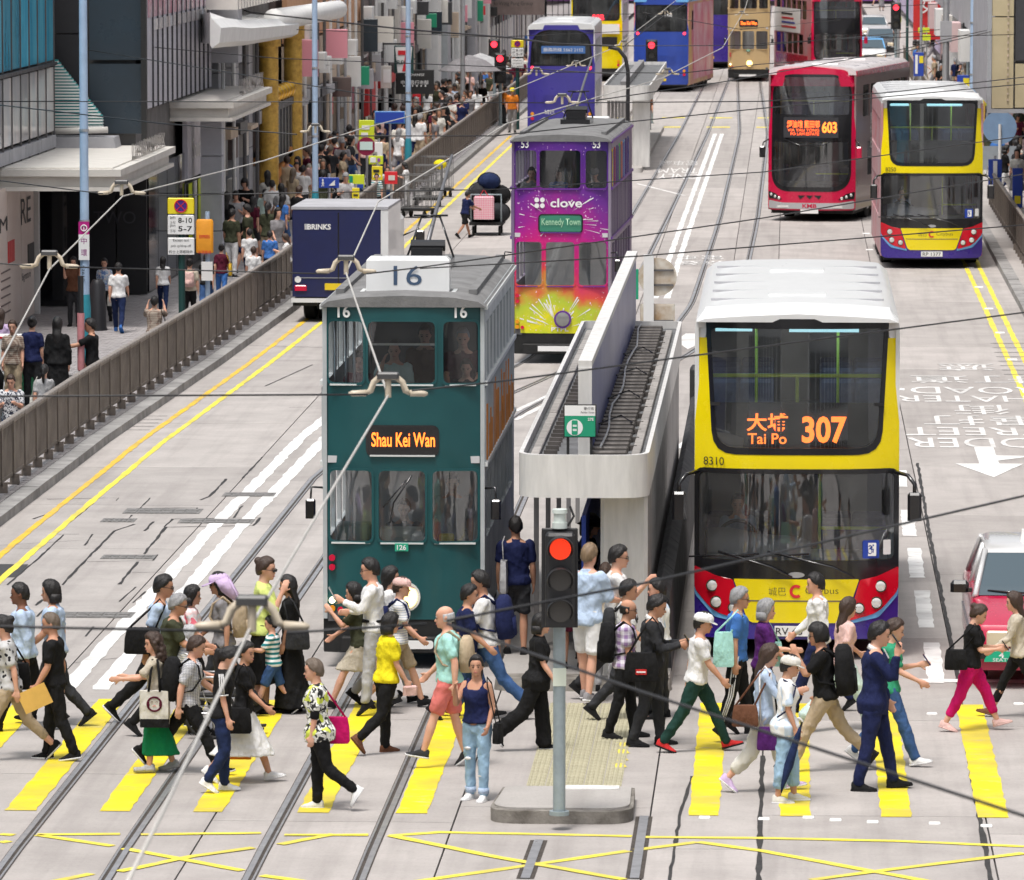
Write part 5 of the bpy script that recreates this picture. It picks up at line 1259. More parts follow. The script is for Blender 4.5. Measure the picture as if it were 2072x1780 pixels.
 mb.loft([[(-1.08 + 1.25 * u, .28 + .16 * k, 1.24 + .32 * k * (1 - .5 * u * u) + .02 * math.sin(9 * u)) for u in (i / 9 for i in range(10))] + [(-1.08 + 1.25 * u, .30 + .16 * k, 1.225 + .31 * k * (1 - .5 * u * u)) for u in (i / 9 for i in range(9, -1, -1))] for k in (0, .5, 1)])
 mb.build('sun_visor_sheet', mat('pale blue sheet', (.78, .82, .90), .7, var=.2, vscale=4), t, True)
 MB().tube([(.28, .9, .4), (.28, .9, 2.2)], .02, 8).tube([(.28, .9, 1.52), (1.1, .9, 1.52)], .02, 8).build('cabin_rail', V_rail, t, True)
 fpanel(t, 'access_sticker', rrect(.80, 1.24, 1.0, 1.46, .02), M_blue, (), .008, .004)
 text('♿', t, (.90, bf(.9, 1.35, 0)[1] - .012, 1.35), .13, .16, M_paper, name='access_symbol')
 fpanel(t, 'notice', rrect(1.05, 1.28, 1.14, 1.46, .01), M_paper, (), .008, .004)
 MB().box(-.26, .26, -.035, -.02, .30, .425).build('number_plate', M_plate, t)
 if plate[0] == '<': text(plate[1:], t, (-.085, -.035, .362), .32, .085, M_ink, name='plate_lettering')
 else: text(plate, t, (0, -.035, .362), .44, .085, M_ink, name='plate_lettering')
 text(number, t, (-1.0, bf(1.0, 2.4, 0)[1] - .008, 2.415), .27, .10, M_ink, (-.43, -1, 0), name='fleet_number', th=.012)
 text('城巴', t, (-.23, -.014, .845), .21, .10, M_ink, name='operator_lettering', bold=-.012); text('Citybus', t, (.31, -.014, .845), .40, .105, M_ink, name='operator_lettering', bold=-.012)
 mb = MB(); N = 22
 def arc(a, r_): return (.0 + r_ * math.cos(a), -.020, .845 + r_ * math.sin(a))
 ring = [(R(50) + R(260) * j / N) for j in range(N + 1)]
 for a, b in zip(ring, ring[1:]): mb.add([arc(a, .046), arc(b, .046), arc(b, .082), arc(a, .082)], [(0, 1, 2, 3)])
 mb.build('operator_emblem', M_redi, t)
 if dest:
  text('大埔', t, (-.36, .205, 2.88), .50, .22, E_led, name='route_display', bold=.02); text('Tai Po', t, (-.36, .205, 2.68), .47, .13, E_led, name='route_display', bold=.012); text('307', t, (.33, .205, 2.79), .54, .33, E_led, name='route_number', bold=.03)
 return t
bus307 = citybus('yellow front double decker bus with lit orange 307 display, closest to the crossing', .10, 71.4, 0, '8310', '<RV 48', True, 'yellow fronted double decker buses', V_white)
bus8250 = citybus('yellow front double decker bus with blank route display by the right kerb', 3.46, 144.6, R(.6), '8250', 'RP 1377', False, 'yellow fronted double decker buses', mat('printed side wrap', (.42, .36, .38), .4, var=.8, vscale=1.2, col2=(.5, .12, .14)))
def redbus(label, X, Y, rz, dest, sidem):
 t = thing('double_decker_bus', label, 'bus', (X, Y, 0), rz, 'red double decker buses'); L, W, H = 9.6, 2.46, 4.12; bf = bend(.34, 1.23, (2.2, .10))
 t.scale = (1, 1, 1.04)
 deck_shell(t, W, H, L, .36, sidem, mat('pale red roof', (.78, .72, .72), .3, var=.15, vscale=2, coat=.4), BW5, .22); bus_common(t, L, W, H)
 MB().box(-1.245, 1.245, .45, L - .1, 3.86, 4.0).build('cantrail', V_crim, t)
 oval = rpoly([(-1.12, .80), (1.12, .80), (1.12, 3.92), (-1.12, 3.92)], [.55, .55, .62, .62], 10)
 upw = rpoly([(-1.05, 2.85), (1.05, 2.85), (1.05, 3.85), (-1.05, 3.85)], [.06, .06, .56, .56], 8); low = rpoly([(-1.06, .92), (1.06, .92), (1.06, 2.12), (-1.06, 2.12)], [.5, .5, .05, .05], 8)
 fpanel(t, 'front_skin', rpoly([(-1.23, .30), (1.23, .30), (1.23, 4.06), (-1.23, 4.06)], [.12, .12, .55, .55], 8), V_crim, [upw, low], 0, .06, bf)
 mb = MB(); mb.loft([[(x * k, yy, z) for x, z in ((-1.2, 3.6), (-1.08, 3.86), (-.7, 4.06), (0, 4.13), (.7, 4.06), (1.08, 3.86), (1.2, 3.6))] for yy, k in ((.24, .97), (.36, 1.0), (.5, 1.01))]); mb.build('roof_lip', V_crim, t, True, 40)
 fpanel(t, 'front_surround', oval, V_blk, [upw, low], .006, .03, bf)
 fpanel(t, 'upper_window', upw, G_clear, (), 0, .006, bf); fpanel(t, 'windscreen', low, G_clear, (), 0, .006, bf)
 MB().tube([(-1.0, .6, 3.2), (1.0, .6, 3.2)], .022, 8).tube([(0, .6, 3.2), (0, .6, 2.4)], .02, 8).build('grab_rail', mat('pale yellow rail', (.7, .68, .3), .4), t, True)
 MB().bbox(-1.05, 1.05, .4, .8, .8, 1.05, .05).build('dashboard', V_intd, t)
 MB().tube([(.05, .7, 1.25), (.95, .7, 1.25)], .02, 6).build('cabin_rail', V_rail, t, True)
 fpanel(t, 'bumper', rpoly([(-1.2, .34), (1.2, .34), (1.2, .56), (.8, .50), (-.8, .50), (-1.2, .56)], .05), mat('silver bumper', (.55, .55, .56), .35, .5), (), .02, .03, bf)
 for s in (-1, 1):
  fpanel(t, 'lamp_cluster', rpoly([(s * x, z) for x, z in ((.78, .58), (1.2, .60), (1.22, .80), (1.0, .74))], .04), V_blk, (), .012, .03, bf)
  for x, z in ((.88, .62), (1.0, .66), (1.12, .71)):
   y = bf(x, z, 0)[1]; MB().tube([(s * x, y - .01, z), (s * x, y - .03, z)], [.045, .03], 10).build('headlamp', V_lamp, t, True)
  MB().box(s * .72 - .2, s * .72 + .2, .02, .06, .37, .43).build('fog_lamp', V_lamp, t)
  MB().tube([(s * 1.18, .4, 2.2), (s * 1.34, .15, 2.1), (s * 1.36, .15, 1.95)], .02, 6).build('mirror_arm', V_blk, t, True)
  MB().bbox(s * 1.36 - .08, s * 1.36 + .08, .08, .2, 1.7, 2.0, .03).build('mirror', V_blk if s < 0 else V_crim, t)
 for a, b in ((-.33, -.12), (-.10, .10), (.12, .33)):
  m_ = (a + b) / 2; fpanel(t, 'grille_chevron', [(a, .70), (b, .70), (m_ + .04 * (1 if m_ > .05 else -1 if m_ < -.05 else 0), .60)], V_blk, (), .012, .01, bf, 0)
 MB().box(-.25, .25, -.035, -.02, .22, .33).build('number_plate', M_plate, t)
 for x0, x1 in ((-.75, .1), (.75, -.1)): MB().tube([(x0, .05, 2.2), (x1 * .4 + x0 * .5, .0, 2.05), (x1, .0, 2.02)], .014, 6).build('wiper', V_blk, t, True)
 if dest:
  MB().box(-.74, .80, -.008, .02, 2.24, 2.78).build('display_backing', mat('display grey', (.04, .04, .045), .3), t)
  text('經油塘 藍田邨', t, (-.18, -.010, 2.60), .92, .20, E_led2, name='route_display', bold=.02); text('VIA YAU TONG', t, (-.18, -.010, 2.44), .88, .075, E_led2, name='route_display'); text('PO LAM ESTATE', t, (-.14, -.010, 2.34), .8, .075, E_led2, name='route_display'); text('603', t, (.55, -.010, 2.52), .42, .30, E_led, name='route_number', bold=.03)
  text('KMB', t, (0, -.022, .42), .40, .11, V_crim, name='operator_lettering', bold=.03)
 return t
brn = mat('dark wrap side', (.16, .07, .07), .35, var=.6, vscale=.9, coat=.3, col2=(.32, .26, .25))
bus603 = redbus('red double decker bus with curved black front and lit orange 603 display', .55, 164.6, R(-10.3), True, brn)
text('獨家\n特約\n巴士', bus603, (1.24, 3.2, 2.35), 1.1, .95, M_paper, (1, 0, 0), name='side_lettering')
busr2 = redbus('red double decker with wide dark front and white flank advert, far behind the 603', 2.25, 281, R(11), False, mat('red grey flank', (.55, .10, .12), .4, var=.5, vscale=.8, col2=(.40, .33, .33)))
MB().box(-1.25, -1.235, 3.0, 9.5, 2.1, 3.2).build('advert_board', M_paper, busr2);
for i, mm in enumerate((M_redi, M_blue, M_redi, M_ink)): MB().box(-1.258, -1.251, 4.0 + i * .3, 7.6, 2.3 + i * .2, 2.38 + i * .2).build('advert_lettering', mm, busr2)
MB().box(-1.25, -1.235, 1.2, 9.0, .5, 1.1).build('advert_board', V_crim, busr2)
def rearbus(label, X, Y, rz, low, roofm, win, m_side, emb=None, texts=(), L=11.3, white_band=False):
 t = thing('double_decker_bus', label, 'bus', (X, Y, 0), rz, 'buses driving away'); W, H = 2.46, 4.25; bf = bend(.18, 1.25, (1.4, .05))
 deck_shell(t, W, H, L, .24, m_side, roofm, BW5, .24); bus_common(t, L, W, H)
 fpanel(t, 'rear_skin', rpoly([(-1.23, .35), (1.23, .35), (1.23, 4.18), (-1.23, 4.18)], [.12, .12, .2, .2]), low, [win], 0, .06, bf)
 mb = MB(); mb.loft([[(x, yy, z) for x, z in ((-1.2, 4.02), (-1.08, 4.2), (-.6, 4.25), (0, 4.27), (.6, 4.25), (1.08, 4.2), (1.2, 4.02))] for yy in (.16, .4)]); mb.build('roof_lip', roofm, t, True, 40)
 fpanel(t, 'rear_window', win, G_dark, (), 0, .01, bf)
 us = [p[0] for p in win]; vs = [p[1] for p in win]; cu, cv = (min(us) + max(us)) / 2, (min(vs) + max(vs)) / 2
 fpanel(t, 'window_surround', [(cu + (a - cu) * 1.06, cv + (b - cv) * 1.09) for a, b in win], V_blk, [win], .006, .02, bf)
 for i in range(9): fpanel(t, 'grille_slat', [(-1.0, 1.22 + i * .05), (1.0, 1.22 + i * .05), (1.0, 1.245 + i * .05), (-1.0, 1.245 + i * .05)], low, (), .014, .02, bf, .4)
 fpanel(t, 'engine_lid', rrect(-1.02, .70, 1.02, 2.25, .06), low, (), .006, .02, bf)
 fpanel(t, 'bumper', rpoly([(-1.22, .34), (1.22, .34), (1.22, .62), (-1.22, .62)], .06), V_under if white_band else low, (), .03, .04, bf)
 for s in (-1, 1):
  for z, m_ in ((2.62, E_red), (.95, V_amber), (.78, V_rl)):
   x = s * 1.05; y = bf(x, z, 0)[1]; MB().tube([(x, y - .005, z), (x, y - .03, z)], .065, 10).build('tail_lamp', m_, t, True, 40)
 MB().box(-.26, .26, -.05, -.035, .5, .61).build('number_plate', M_platey, t)
 for body, c, w, h, mm in texts: text(body, t, c, w, h, mm, name='rear_lettering')
 return t
arch = rpoly([(-1.08, 2.75), (1.08, 2.75), (1.0, 3.95), (-1.0, 3.95)], [.05, .05, .75, .75], 8)
silver_side = mat('silver side wrap', (.55, .52, .53), .35, var=.5, vscale=1.0, col2=(.75, .75, .76), coat=.3)
rb = rearbus('indigo double decker seen from behind with arched rear window, left of the road', -8.35, 216.5, R(.5), V_ind, V_white, arch, silver_side, texts=(('城巴', (-.42, -.02, 1.02), .36, .17, M_paper), ('Citybus', (.40, -.02, 1.02), .68, .19, M_paper)))
MB().box(-.72, .88, .02, .05, 3.15, 3.42).build('display_strip', mat('rear display blue', (.06, .16, .42), .4), rb)
text('服務熱線 5562 2152', rb, (.08, .018, 3.285), 1.45, .14, M_paper, name='rear_lettering')
rb2 = rearbus('blue double decker seen from behind with small white 168 in its rear window', -5.8, 266, R(-5), V_blue, V_sky, rrect(-1.1, 2.75, 1.1, 3.85, .12), mat('lime magenta wrap', (.62, .55, .10), .4, var=.9, vscale=.6, col2=(.55, .05, .25)), texts=(('168', (.35, .0, 3.45), .32, .2, M_paper),))
MB().box(1.235, 1.25, 2.2, 11.0, .5, 3.9).build('side_advert', mat('pink white wrap', (.72, .55, .62), .4, var=.8, vscale=.7, col2=(.6, .03, .15)), rb2)
rb3 = rearbus('yellow double decker seen from behind with red 90B display, beyond the indigo bus', -9.15, 280, 0, V_yel, V_white, rrect(-1.05, 2.9, 1.05, 3.95, .2), silver_side, texts=(('90B', (.1, .02, 3.02), .55, .26, E_red),), white_band=True)
MB().box(-.6, 1.1, -.03, .0, 2.25, 2.7).build('advert_board', M_paper, rb3)
MB().box(.1, 1.0, -.035, .0, 1.7, 2.1).build('dark_panel', V_blk, rb3)
rb4 = rearbus('magenta striped bus far behind the blue 168 bus', -4.1, 300, R(-4), V_purp, V_white, rrect(-1.05, 2.75, 1.05, 3.8, .1), mat('purple flank', (.40, .12, .45), .4))
rb5 = citybus if False else None
pb = rearbus('purple bus far away left of the gold tram', -3.9, 352, R(4), mat('bus purple', (.34, .14, .46), .35), M_lil2, rrect(-1.05, 2.6, 1.05, 3.8, .1), M_purple)
V_green = mat('tram green', (0.006, 0.062, 0.070), .38, var=.3, vscale=1.2, col2=(.008, .085, .092), coat=.15)
V_roofg = mat('tram roof canvas', (.21, .21, .21), .85, var=.4, vscale=2.5, bump=.3)
V_trim = mat('tram white trim', (.62, .64, .63), .45)
def tram(label, X, Y, rz, main, low, sidem, number, trim, pole=True, L=9.0, dest=None, plate=None, lit=True, passengers=True, roofm=None, botm=None):
 t = thing('tram', label, 'tram', (X, Y, 0), rz, 'double deck trams'); W = 1.94; h = W / 2
 bf = bend(.10, h, (9, 0)); U = [rrect(-.90, 3.36, -.48, 4.08, .07), rrect(-.42, 3.36, .38, 4.08, .07), rrect(.48, 3.36, .89, 4.08, .07)]
 D = [rrect(-.885, 1.50, -.38, 2.33, .07), rrect(-.295, 1.50, .26, 2.33, .07), rrect(.35, 1.50, .885, 2.33, .07)]
 S = rrect(-.42, 2.53, .40, 2.84, .05)
 fpanel(t, 'front_panel', rpoly([(-h, .58), (h, .58), (h, 4.31), (.6, 4.375), (-.6, 4.375), (-h, 4.31)], [.0, .0, .05, .2, .2, .05]), main, U + D, 0, .05, bf, .25)
 for o in U + D: fpanel(t, 'window_pane', o, G_clear if o in D else G_tint, (), -.02, .006, bf)
 for o in U + D + [S]:
  us = [p[0] for p in o]; vs = [p[1] for p in o]; cu, cv = (min(us) + max(us)) / 2, (min(vs) + max(vs)) / 2; wu, wv = (max(us) - min(us)) / 2, (max(vs) - min(vs)) / 2
  ou = rrect(cu - wu - .028, cv - wv - .028, cu + wu + .028, cv + wv + .028, .09)
  fpanel(t, 'window_frame', ou, main if o is not S else V_blk, [o], .014, .03, bf, 0)
  MB().box(cu - wu + .02, cu + wu - .02, -.03 + .1 * abs(cu / h) ** 3, .01 + .1 * abs(cu / h) ** 3, cv - wv - .03, cv - wv - .012).build('sill', trim, t)
 fpanel(t, 'destination_blind', S, V_blk if lit else mat('green blind', (.04, .22, .14), .4), (), .008, .02, bf)
 wu = [(.35 + i * .82, 1.05 + i * .82, 3.38, 4.05) for i in range(int((L - .5) / .82))]; wl = [(.5 + i * .95, 1.32 + i * .95, 1.5, 2.28) for i in range(int((L - .7) / .95))]
 for s in (-1, 1):
  mb = MB(); mb.panel([(.06, .58), (L, .58), (L, 4.30), (.06, 4.30)], [rrect(a, c, b, d, .04) for a, b, c, d in wu + wl], lambda u, v, d, s=s: (s * (h - d), u, v), .05); mb.build('side_panel', sidem, t)
  for i in range(int(L / .30)): MB().box(*sorted((s * h, s * (h + .016))), .1 + i * .3, .15 + i * .3, 2.42, 3.3).build('side_batten', sidem, t)
  for z in (2.38, 3.33, 4.22): MB().box(*sorted((s * h, s * (h + .035))), .08, L - .02, z, z + .05).build('side_moulding', trim, t)
  for a, b, c, d in wu: MB().box(*sorted((s * (h - .01), s * (h + .012))), a - .05, a - .01, c, d).build('window_pillar', trim, t)
 rings = [[(x, yy, z + e) for x, z in ((-h - .02, 4.28), (-h * .93, 4.345), (-.6, 4.395), (0, 4.415), (.6, 4.395), (h * .93, 4.345), (h + .02, 4.28))] for yy, e in ((-.02, -.03), (.08, 0), (L - .1, 0), (L, -.03))]
 MB().loft(rings).build('roof', roofm or V_roofg, t, True, 30)
 for x in (-.8, .8): MB().box(x - .05, x + .05, .6, L - .3, 4.36, 4.42).build('roof_plank', V_roofg, t)
 MB().box(-h + .04, h - .04, L - .06, L, .58, 4.3).build('rear_wall', main, t)
 MB().box(-h + .06, h - .06, .06, L - .07, .55, .66).build('lower_floor', V_intd, t); MB().box(-h + .06, h - .06, .06, L - .07, 2.42, 2.5).build('upper_floor', V_int, t)
 MB().box(-h + .07, h - .07, L - .12, L - .07, .7, 4.25).build('lining', V_intd, t)
 MB().box(-h + .08, h - .08, 2.6, 2.66, .7, 2.4).build('bulkhead', V_int, t)
 fpanel(t, 'fender', rpoly([(-h, .18), (h, .18), (h, .585), (-h, .585)], .02), botm or V_under, (), -.01, .05, bf)
 fpanel(t, 'bumper_bar', rpoly([(-.62, .24), (.36, .24), (.36, .34), (-.62, .34)], .04), M_paper, (), .07, .05, bf)
 MB().bbox(-.75, .6, -.06, .1, .20, .38, .02).build('bumper', V_under, t)
 MB().box(-.8, .8, 2.6, 6.4, .12, .5).build('truck_frame', V_under, t)
 for y in (3.2, 5.8):
  for s in (-1, 1): wheel(t, s * .55, y, .38, .12)
 mb = MB(); mb.tube([(.035, .0, .85), (.035, -.05, .85)], .17, 24); mb.build('lamp_bezel', trim, t, True, 40)
 mb = MB(); mb.tube([(.035, -.04, .85), (.035, -.065, .85), (.035, -.08, .85)], [.14, .13, .06], 24); mb.build('headlamp', E_amb if lit else mat('unlit lamp', (.28, .28, .27), .2, .3), t, True, 40)
 for z, m_ in ((1.30, V_rl), (1.19, V_rl), (.80, E_white if lit else V_amber), (.70, V_amber)):
  MB().tube([(-.86, .06, z), (-.86, .02, z)], .038, 12).build('signal_lamp', m_, t, True, 40)
 MB().tube([(-.76, .04, .69), (-.76, .0, .69)], .035, 12).build('signal_lamp', V_rl, t, True, 40)
 for x in (-.71, .69): text(number, t, (x, .02 if abs(x) < .8 else .05, 4.20), .15, .15, M_paper, name='fleet_number', bold=.02, th=.012)
 if dest: text(dest, t, (0, -.012, 2.70), .76, .17, E_led if lit else mat('dim lettering', (.35, .6, .4), .5), name='destination_lettering', bold=.015, th=.012)
 if plate:
  MB().box(-.1, .06, -.045, -.025, 1.39, 1.48).build('number_tag', mat('green tag', (.02, .36, .22), .5), t); text(plate, t, (-.02, -.045, 1.435), .11, .06, M_paper, name='tag_lettering', bold=.02)
 for s in (-1, 1):
  MB().tube([(s * h, .1, 2.12), (s * (h + .13), -.02, 2.14), (s * (h + .14), -.03, 2.0)], .014, 6).build('mirror_arm', V_blk, t, True); MB().bbox(s * (h + .14) - .06, s * (h + .14) + .06, -.07, .0, 1.77, 2.0, .02).build('mirror', V_blk, t)
 t.scale = (1, 1, 1.022)
 if pole:
  mb = MB(); mb.box(-.3, .3, 4.4, 5.6, 4.40, 4.5); mb.box(-.2, .2, 4.6, 5.2, 4.5, 4.66); mb.tube([(-.22, 4.9, 4.68), (.22, 4.9, 4.68)], .07, 8); mb.build('pole_base', V_blk, t)
  MB().tube([(.0, 4.9, 4.72), (.03, 6.8, 5.15), (.05, 9.4, 5.6)], [.03, .025, .018], 8).build('trolley_pole', V_dk, t, True)
  MB().tube([(-.3, 5.4, 4.5), (-.12, 5.5, 5.0), (.12, 5.5, 5.0), (.3, 5.4, 4.5)], .014, 6).tube([(-.22, 5.5, 5.02), (.22, 5.5, 5.02)], .014, 6).build('pole_rest', V_blk, t, True)
 return t
V_dk = mat('pole metal', (.16, .16, .17), .45, .5)
tram16 = tram('dark green double deck tram with white 16 board on its roof at the crossing', -4.6, 70.45, 0, V_green, V_green, mat('pale ribbed side', (.50, .53, .54), .45, var=.4, vscale=2.0, col2=(.34, .37, .38)), '16', V_trim, True, 7.6, 'Shau Kei Wan', '126', botm=V_under)
rq = random.Random(8)
for i in range(18):
 for s in (-1, 1): y_ = .35 + i * .38 + rq.uniform(0, .1); MB().box(*sorted((s * .97, s * .992)), y_, y_ + .14, 2.42, 2.5 + rq.uniform(.2, .75)).build('orange_print', M_orange, tram16)
mb = MB(); mb.loft([[(-.48, .55, 4.37), (.52, .55, 4.37), (.52, .95, 4.37), (-.48, .95, 4.37)], [(-.48, .58, 4.76), (.52, .58, 4.76), (.52, .9, 4.76), (-.48, .9, 4.76)], [(-.44, .64, 4.80), (.48, .64, 4.80), (.48, .85, 4.80), (-.44, .85, 4.80)]]); mb.build('roof_number_board', V_white, tram16)
MB().box(-.55, .60, .5, .53, 4.36, 4.39).box(-.55, -.50, .5, 1.0, 4.32, 4.40).box(.55, .60, .5, 1.0, 4.32, 4.40).build('board_base', V_trim, tram16)
text('16', tram16, (.02, .565, 4.585), .34, .23, mat('slate numeral', (.05, .09, .16), .5), name='board_number', th=.012)
MB().bbox(-.82, -.42, .25, .55, .9, 1.68, .03).build('control_cabinet', mat('cabinet teal', (.42, .60, .60), .5, var=.15), tram16)
MB().bbox(-.30, .25, .12, .2, 1.42, 1.66, .03).build('cab_shelf', mat('pale shelf', (.62, .70, .68), .5), tram16)
MB().bbox(.42, .60, .12, .2, 1.48, 1.58, .02).build('cab_box', M_signyel, tram16)
MB().tube([(.1, -.02, 2.28), (-.12, .0, 1.95), (-.16, .0, 1.72)], .009, 6).tube([(.03, -.025, 2.22), (-.24, -.01, 1.9)], .009, 6).build('wiper', V_blk, tram16, True)
for x in (-.85, -.72, -.62): MB().tube([(x, .5, 2.6), (x, .5, 4.2)], .016, 6).build('saloon_pole', M_alu, tram16, True)
MB().box(-.42, .38, .03, .05, 3.80, 3.825).build('sash_bar', V_trim, tram16)
def burst():
 m = bpy.data.materials.new('galaxy wrap'); m.use_nodes = True; nt = m.node_tree; b = nt.nodes['Principled BSDF']; L = nt.links.new
 tc = _n(nt, 'ShaderNodeTexCoord'); sp = _n(nt, 'ShaderNodeSeparateXYZ'); L(tc.outputs['Object'], sp.inputs[0])
 nz = _n(nt, 'ShaderNodeTexNoise', Scale=1.6, Detail=5.0); L(tc.outputs['Object'], nz.inputs['Vector'])
 mu = _n(nt, 'ShaderNodeMath', operation='MULTIPLY_ADD'); L(nz.outputs[0], mu.inputs[0]); mu.inputs[1].default_value = 1.4; L(sp.outputs[2], mu.inputs[2])
 ax = _n(nt, 'ShaderNodeMath', operation='ABSOLUTE'); sx = _n(nt, 'ShaderNodeMath', operation='ADD'); L(sp.outputs[0], sx.inputs[0]); sx.inputs[1].default_value = .25; L(sx.outputs[0], ax.inputs[0])
 m2 = _n(nt, 'ShaderNodeMath', operation='MULTIPLY_ADD'); L(ax.outputs[0], m2.inputs[0]); m2.inputs[1].default_value = .55; L(mu.outputs[0], m2.inputs[2])
 r = _n(nt, 'ShaderNodeMapRange'); r.inputs['From Min'].default_value = .9; r.inputs['From Max'].default_value = 5.6; L(m2.outputs[0], r.inputs[0])
 cr = _n(nt, 'ShaderNodeValToRGB'); e = cr.color_ramp.elements
 e[0].position, e[0].color = 0, (.15, .50, .05, 1); e[1].position, e[1].color = 1, (.045, .012, .20, 1)
 for p_, c in ((.14, (.75, .68, .01)), (.24, (.45, .55, .04)), (.32, (.70, .08, .05)), (.42, (.60, .008, .16)), (.56, (.42, .01, .24)), (.72, (.14, .02, .26))):
  x = e.new(p_); x.color = c4(c)
 L(r.outputs[0], cr.inputs[0])
 vz = _n(nt, 'ShaderNodeTexNoise', Scale=24.0, Detail=1.0); L(tc.outputs['Object'], vz.inputs['Vector'])
 vr = _n(nt, 'ShaderNodeMapRange'); vr.inputs['From Min'].default_value = .70; vr.inputs['From Max'].default_value = .74; L(vz.outputs[0], vr.inputs[0])
 mx = _n(nt, 'ShaderNodeMix', data_type='RGBA'); L(vr.outputs[0], mx.inputs[0]); L(cr.outputs[0], mx.inputs[6]); mx.inputs[7].default_value = (.8, .6, .75, 1)
 L(mx.outputs[2], b.inputs['Base Color']); b.inputs['Roughness'].default_value = .35; return m
V_gal = burst()
V_rain = mat('dark printed flank', (.10, .05, .16), .45, var=1, vscale=.9, col2=(.36, .33, .36), stretch=(1, 1.4, .15))
tram53 = tram('purple and magenta wrapped tram numbered 53 with white clove lettering', -4.46, 115.7, R(-1.5), V_gal, V_gal, V_rain, '53', mat('purple trim', (.12, .03, .25), .4), True, 7.8, 'Kennedy Town', None, lit=False)
text('clove', tram53, (.10, -.0, 3.08), .62, .17, M_paper, name='advert_lettering', bold=.02, th=.012)
mb = MB()
for dx, dz in ((-.055, .055), (.055, .055), (-.055, -.055), (.055, -.055)): mb.tube([(-.42 + dx, .0, 3.08 + dz), (-.42 + dx, -.014, 3.08 + dz)], .047, 12)
mb.build('advert_emblem', M_paper, tram53)
for i, c in enumerate((V_yel, V_red, V_purp, mat('print green', (.10, .55, .10), .4), mat('print orange', (.8, .25, .02), .4), V_sky, V_purp, V_blue)): MB().box(.972, .99, .33 + i * .82, .38 + i * .82 + .1, 3.36, 4.1).build('printed_pillar', c, tram53)
rr = random.Random(5); mb = MB()
for i in range(46):
 a = rr.uniform(0, 2 * math.pi); r0 = rr.uniform(.25, .7); r1 = r0 + rr.uniform(.1, .6); w_ = rr.uniform(.004, .011)
 x0, z0, x1, z1 = -.1 + r0 * math.cos(a), 2.72 + r0 * math.sin(a), -.1 + r1 * math.cos(a), 2.72 + r1 * math.sin(a)
 if abs(x0) > .9 or abs(x1) > .93 or not (.7 < z1 < 3.3) or (1.45 < z1 < 2.4 and True): continue
 n_ = Vector((-(z1 - z0), 0, x1 - x0)).normalized() * w_; yy = lambda x: bend(.10, .97, (9, 0))(x, 0, 0)[1] - .004
 mb.add([(x0, yy(x0), z0), (x1 + n_.x, yy(x1), z1 + n_.z), (x1 - n_.x, yy(x1), z1 - n_.z)], [(0, 1, 2)])
for i in range(30):
 a = rr.uniform(.2, 2.9); r0 = rr.uniform(.2, .5); r1 = r0 + rr.uniform(.15, .5); x0, z0, x1, z1 = -.05 + r0 * math.cos(a), .66 + r0 * math.sin(a) * .8, -.05 + r1 * math.cos(a), .66 + r1 * math.sin(a) * .8
 if abs(x1) > .93 or z1 > 1.42: continue
 n_ = Vector((-(z1 - z0), 0, x1 - x0)).normalized() * .012; mb.add([(x0, yy(x0), z0), (x1 + n_.x, yy(x1), z1 + n_.z), (x1 - n_.x, yy(x1), z1 - n_.z)], [(0, 1, 2)])
mb.build('printed_sparks', M_paper, tram53)['kind'] = 'stuff'
text('PTPL', tram53, (-.02, .0, .66), .34, .08, M_paper, name='advert_lettering', bold=.02, th=.012)
tramg = tram('cream gold double deck tram facing the camera far up the street', -1.96, 280, 0, V_gold, V_gold, V_gold, '27', V_gold, True, 9.0, 'Shau Kei Wan', '27', lit=True)
tr = thing('van', 'navy blue armoured cash truck seen from behind with white lettering, at the left kerb', 'van', (-9.62, 126.3, 0), R(-1))
V_navy = mat('truck navy', (.012, .017, .085), .4, var=.25, vscale=2, coat=.2)
MB().bbox(-1.0, .90, 0, 3.2, .55, 2.42, .02).build('box_body', V_navy, tr)
MB().box(.90, 1.06, .0, 3.2, .5, 2.44).build('side_panel', V_white, tr); MB().box(-1.02, 1.06, -.01, 3.2, 2.42, 2.48).build('roof', M_stone, tr); MB().box(-1.02, 1.04, -.04, .1, .43, .52).build('rear_sill', V_white, tr)
MB().box(-1.0, 1.0, .1, 4.8, .35, .5).build('chassis', V_under, tr)
MB().bbox(-1.0, 1.0, 3.35, 5.0, .5, 2.1, .12).build('cab', V_white, tr)
MB().box(-.02, .005, -.012, .0, .6, 2.35).build('door_seam', V_blk, tr); MB().box(-.95, .8, -.012, .0, .95, .965).build('door_seam', V_alu if False else M_alu, tr)
text('BRINKS', tr, (-.42, -.003, 2.05), .50, .12, M_paper, name='lettering', bold=.03)
for i in range(4): MB().box(-.73 + i * .018, -.72 + i * .018, -.012, .0, 1.99, 2.11).build('logo_bar', M_paper, tr)
for x in (-.82, .68): MB().bbox(x - .13, x + .13, -.03, .02, .68, .80, .02).build('tail_lamp', V_rl, tr)
MB().box(-.30, .05, -.03, .0, .70, .84).build('number_plate', M_platey, tr)
MB().disc((-.88, 0, .92), (0, -1, 0), .07, .012, 14).build('sticker', M_paper, tr)
for x in (-.72, -.42, .42, .72): wheel(tr, x, 1.2, .40, .26)
for x in (-.8, .8): wheel(tr, x, 4.1, .40, .24)
MB().tube([(1.0, 4.6, 1.6), (1.35, 4.6, 1.75), (1.38, 4.6, 1.2)], .02, 6).build('mirror_arm', V_blk, tr, True); MB().bbox(1.28, 1.48, 4.5, 4.6, 1.3, 1.72, .03).build('mirror', V_blk, tr)
